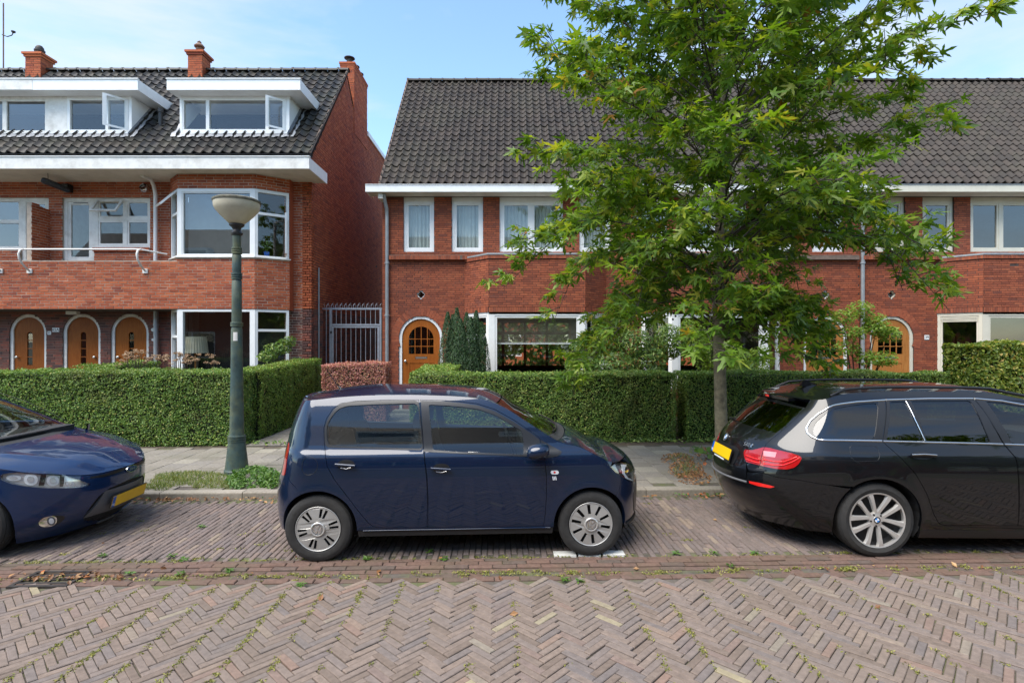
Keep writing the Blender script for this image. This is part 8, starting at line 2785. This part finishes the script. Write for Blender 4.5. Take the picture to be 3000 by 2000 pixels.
    c.panel('roof', [(-2.02 + .10 * w_ * w_, w_) for w_ in ws] + [(.30 - .1 * w_ * w_, w_) for w_ in ws[::-1]], pt_, surf='T', th=.03, sc=sc)
    c.panel('windscreen', [(.31 - .1 * w_ * w_, w_) for w_ in ws * .955] + [(1.2 - .2 * w_ * w_, w_) for w_ in ws[::-1] * .955], MT['car_glass'], surf='T', off=-.004, th=0, sc=sc)
    for sg in (1, -1):
        pil = [(.2, sg * .95), (1.02, sg * .95), (1.2, sg * .99), (.2, sg * 1.0)]
        c.panel('windscreen_pillar', pil if sg > 0 else pil[::-1], pt_, surf='T', th=.01, sc=sc)
    bn = [(1.21 - .2 * w_ * w_, w_) for w_ in ws * .99] + [(x, .99) for x in np.linspace(1.1, 2.2, 22)] + [(2.25, .9), (2.262, 0), (2.25, -.9)] + [(x, -.99) for x in np.linspace(2.2, 1.1, 22)]
    c.panel('bonnet', bn, pt_, surf='T', th=.012, sc=sc)
    for sg in (1, -1):
        pts = [c.T(x, sg * .93) + np.array([0, 0, .03 if i not in (0, 14) else .0]) for i, x in enumerate(np.linspace(-1.72, .20, 15))]
        MB().tube([tuple(p_) for p_ in pts], .014, 8).build('roof_rail', MT['trim'], c.root, smooth=60, world=False)
    # spoiler lip with the high brake lamp
    pts = [c.T(-2.03 + .10 * w_ * w_, w_) for w_ in np.linspace(-.9, .9, 15)]
    sp_ = MB()
    V = []
    for p_ in pts:
        V += [(p_[0] + .10, p_[1], p_[2] + .008), (p_[0] - .055, p_[1], p_[2] - .006), (p_[0] - .05, p_[1], p_[2] - .035), (p_[0] + .08, p_[1], p_[2] - .03)]
    Fc = [(i * 4 + j, i * 4 + (j + 1) % 4, (i + 1) * 4 + (j + 1) % 4, (i + 1) * 4 + j) for i in range(14) for j in range(4)] + [(0, 1, 2, 3), (56, 57, 58, 59)]
    so = sp_.add(V, Fc).build('roof_spoiler', pt_, c.root, smooth=40, world=False)
    V = []
    for w_ in np.linspace(-.36, .36, 9):
        p_ = c.T(-2.03 + .10 * w_ * w_, w_)
        V += [(p_[0] - .056, p_[1], p_[2] - .010), (p_[0] - .053, p_[1], p_[2] - .032)]
    MB().add(V, [(2 * i, 2 * i + 2, 2 * i + 3, 2 * i + 1) for i in range(8)]).build('brake_lamp', MT['red_bright'], so, smooth=60, world=False)
    p_ = c.T(-1.62, 0)
    pr = [(-.10, 0), (-.085, .05), (-.06, .062), (0, .04), (.09, 0)]
    V = []
    for (x, z) in pr:
        h = .028 * (1 - z / .11)
        V += [(p_[0] + x, -h, p_[2] + z - .004), (p_[0] + x, h, p_[2] + z - .004)]
    base = [(p_[0] - .10, -.03, p_[2] - .01), (p_[0] - .10, .03, p_[2] - .01), (p_[0] + .10, .02, p_[2] - .01), (p_[0] + .10, -.02, p_[2] - .01)]
    MB().add(V + base, [(2 * i, 2 * i + 1, 2 * i + 3, 2 * i + 2) for i in range(4)] + [(0, 2, 4, 6, 8, 13, 10), (1, 11, 12, 9, 7, 5, 3)]).build('roof_fin', pt_, c.root, smooth=40, world=False)
    for sg in (-1, 1):
        wheel(c, xf, sg, .905, .333, .243, .122, .333, 'bmw', rot=.3)
        wheel(c, xr, sg, .905, .333, .243, .122, .333, 'bmw', rot=.12)
    for x in (xr, xf):
        wheel_well(c, x, za, ra + .006)
    MB().box(-2.0, 1.8, -.66, .66, .15, .24).build('floor_pan', MT['carpet'], c.root, world=False)
    MB().box(.75, 1.2, -.74, .74, .6, .95).build('dashboard', MT['carpet'], c.root, world=False)
    MB().box(-2.12, -1.2, -.56, .56, .3, .82).build('load_floor', MT['carpet'], c.root, world=False)
    for y in (-.40, .40):
        seat(c, .15, y, .5)
        seat(c, -.70, y, .62)
build_bm(BM)
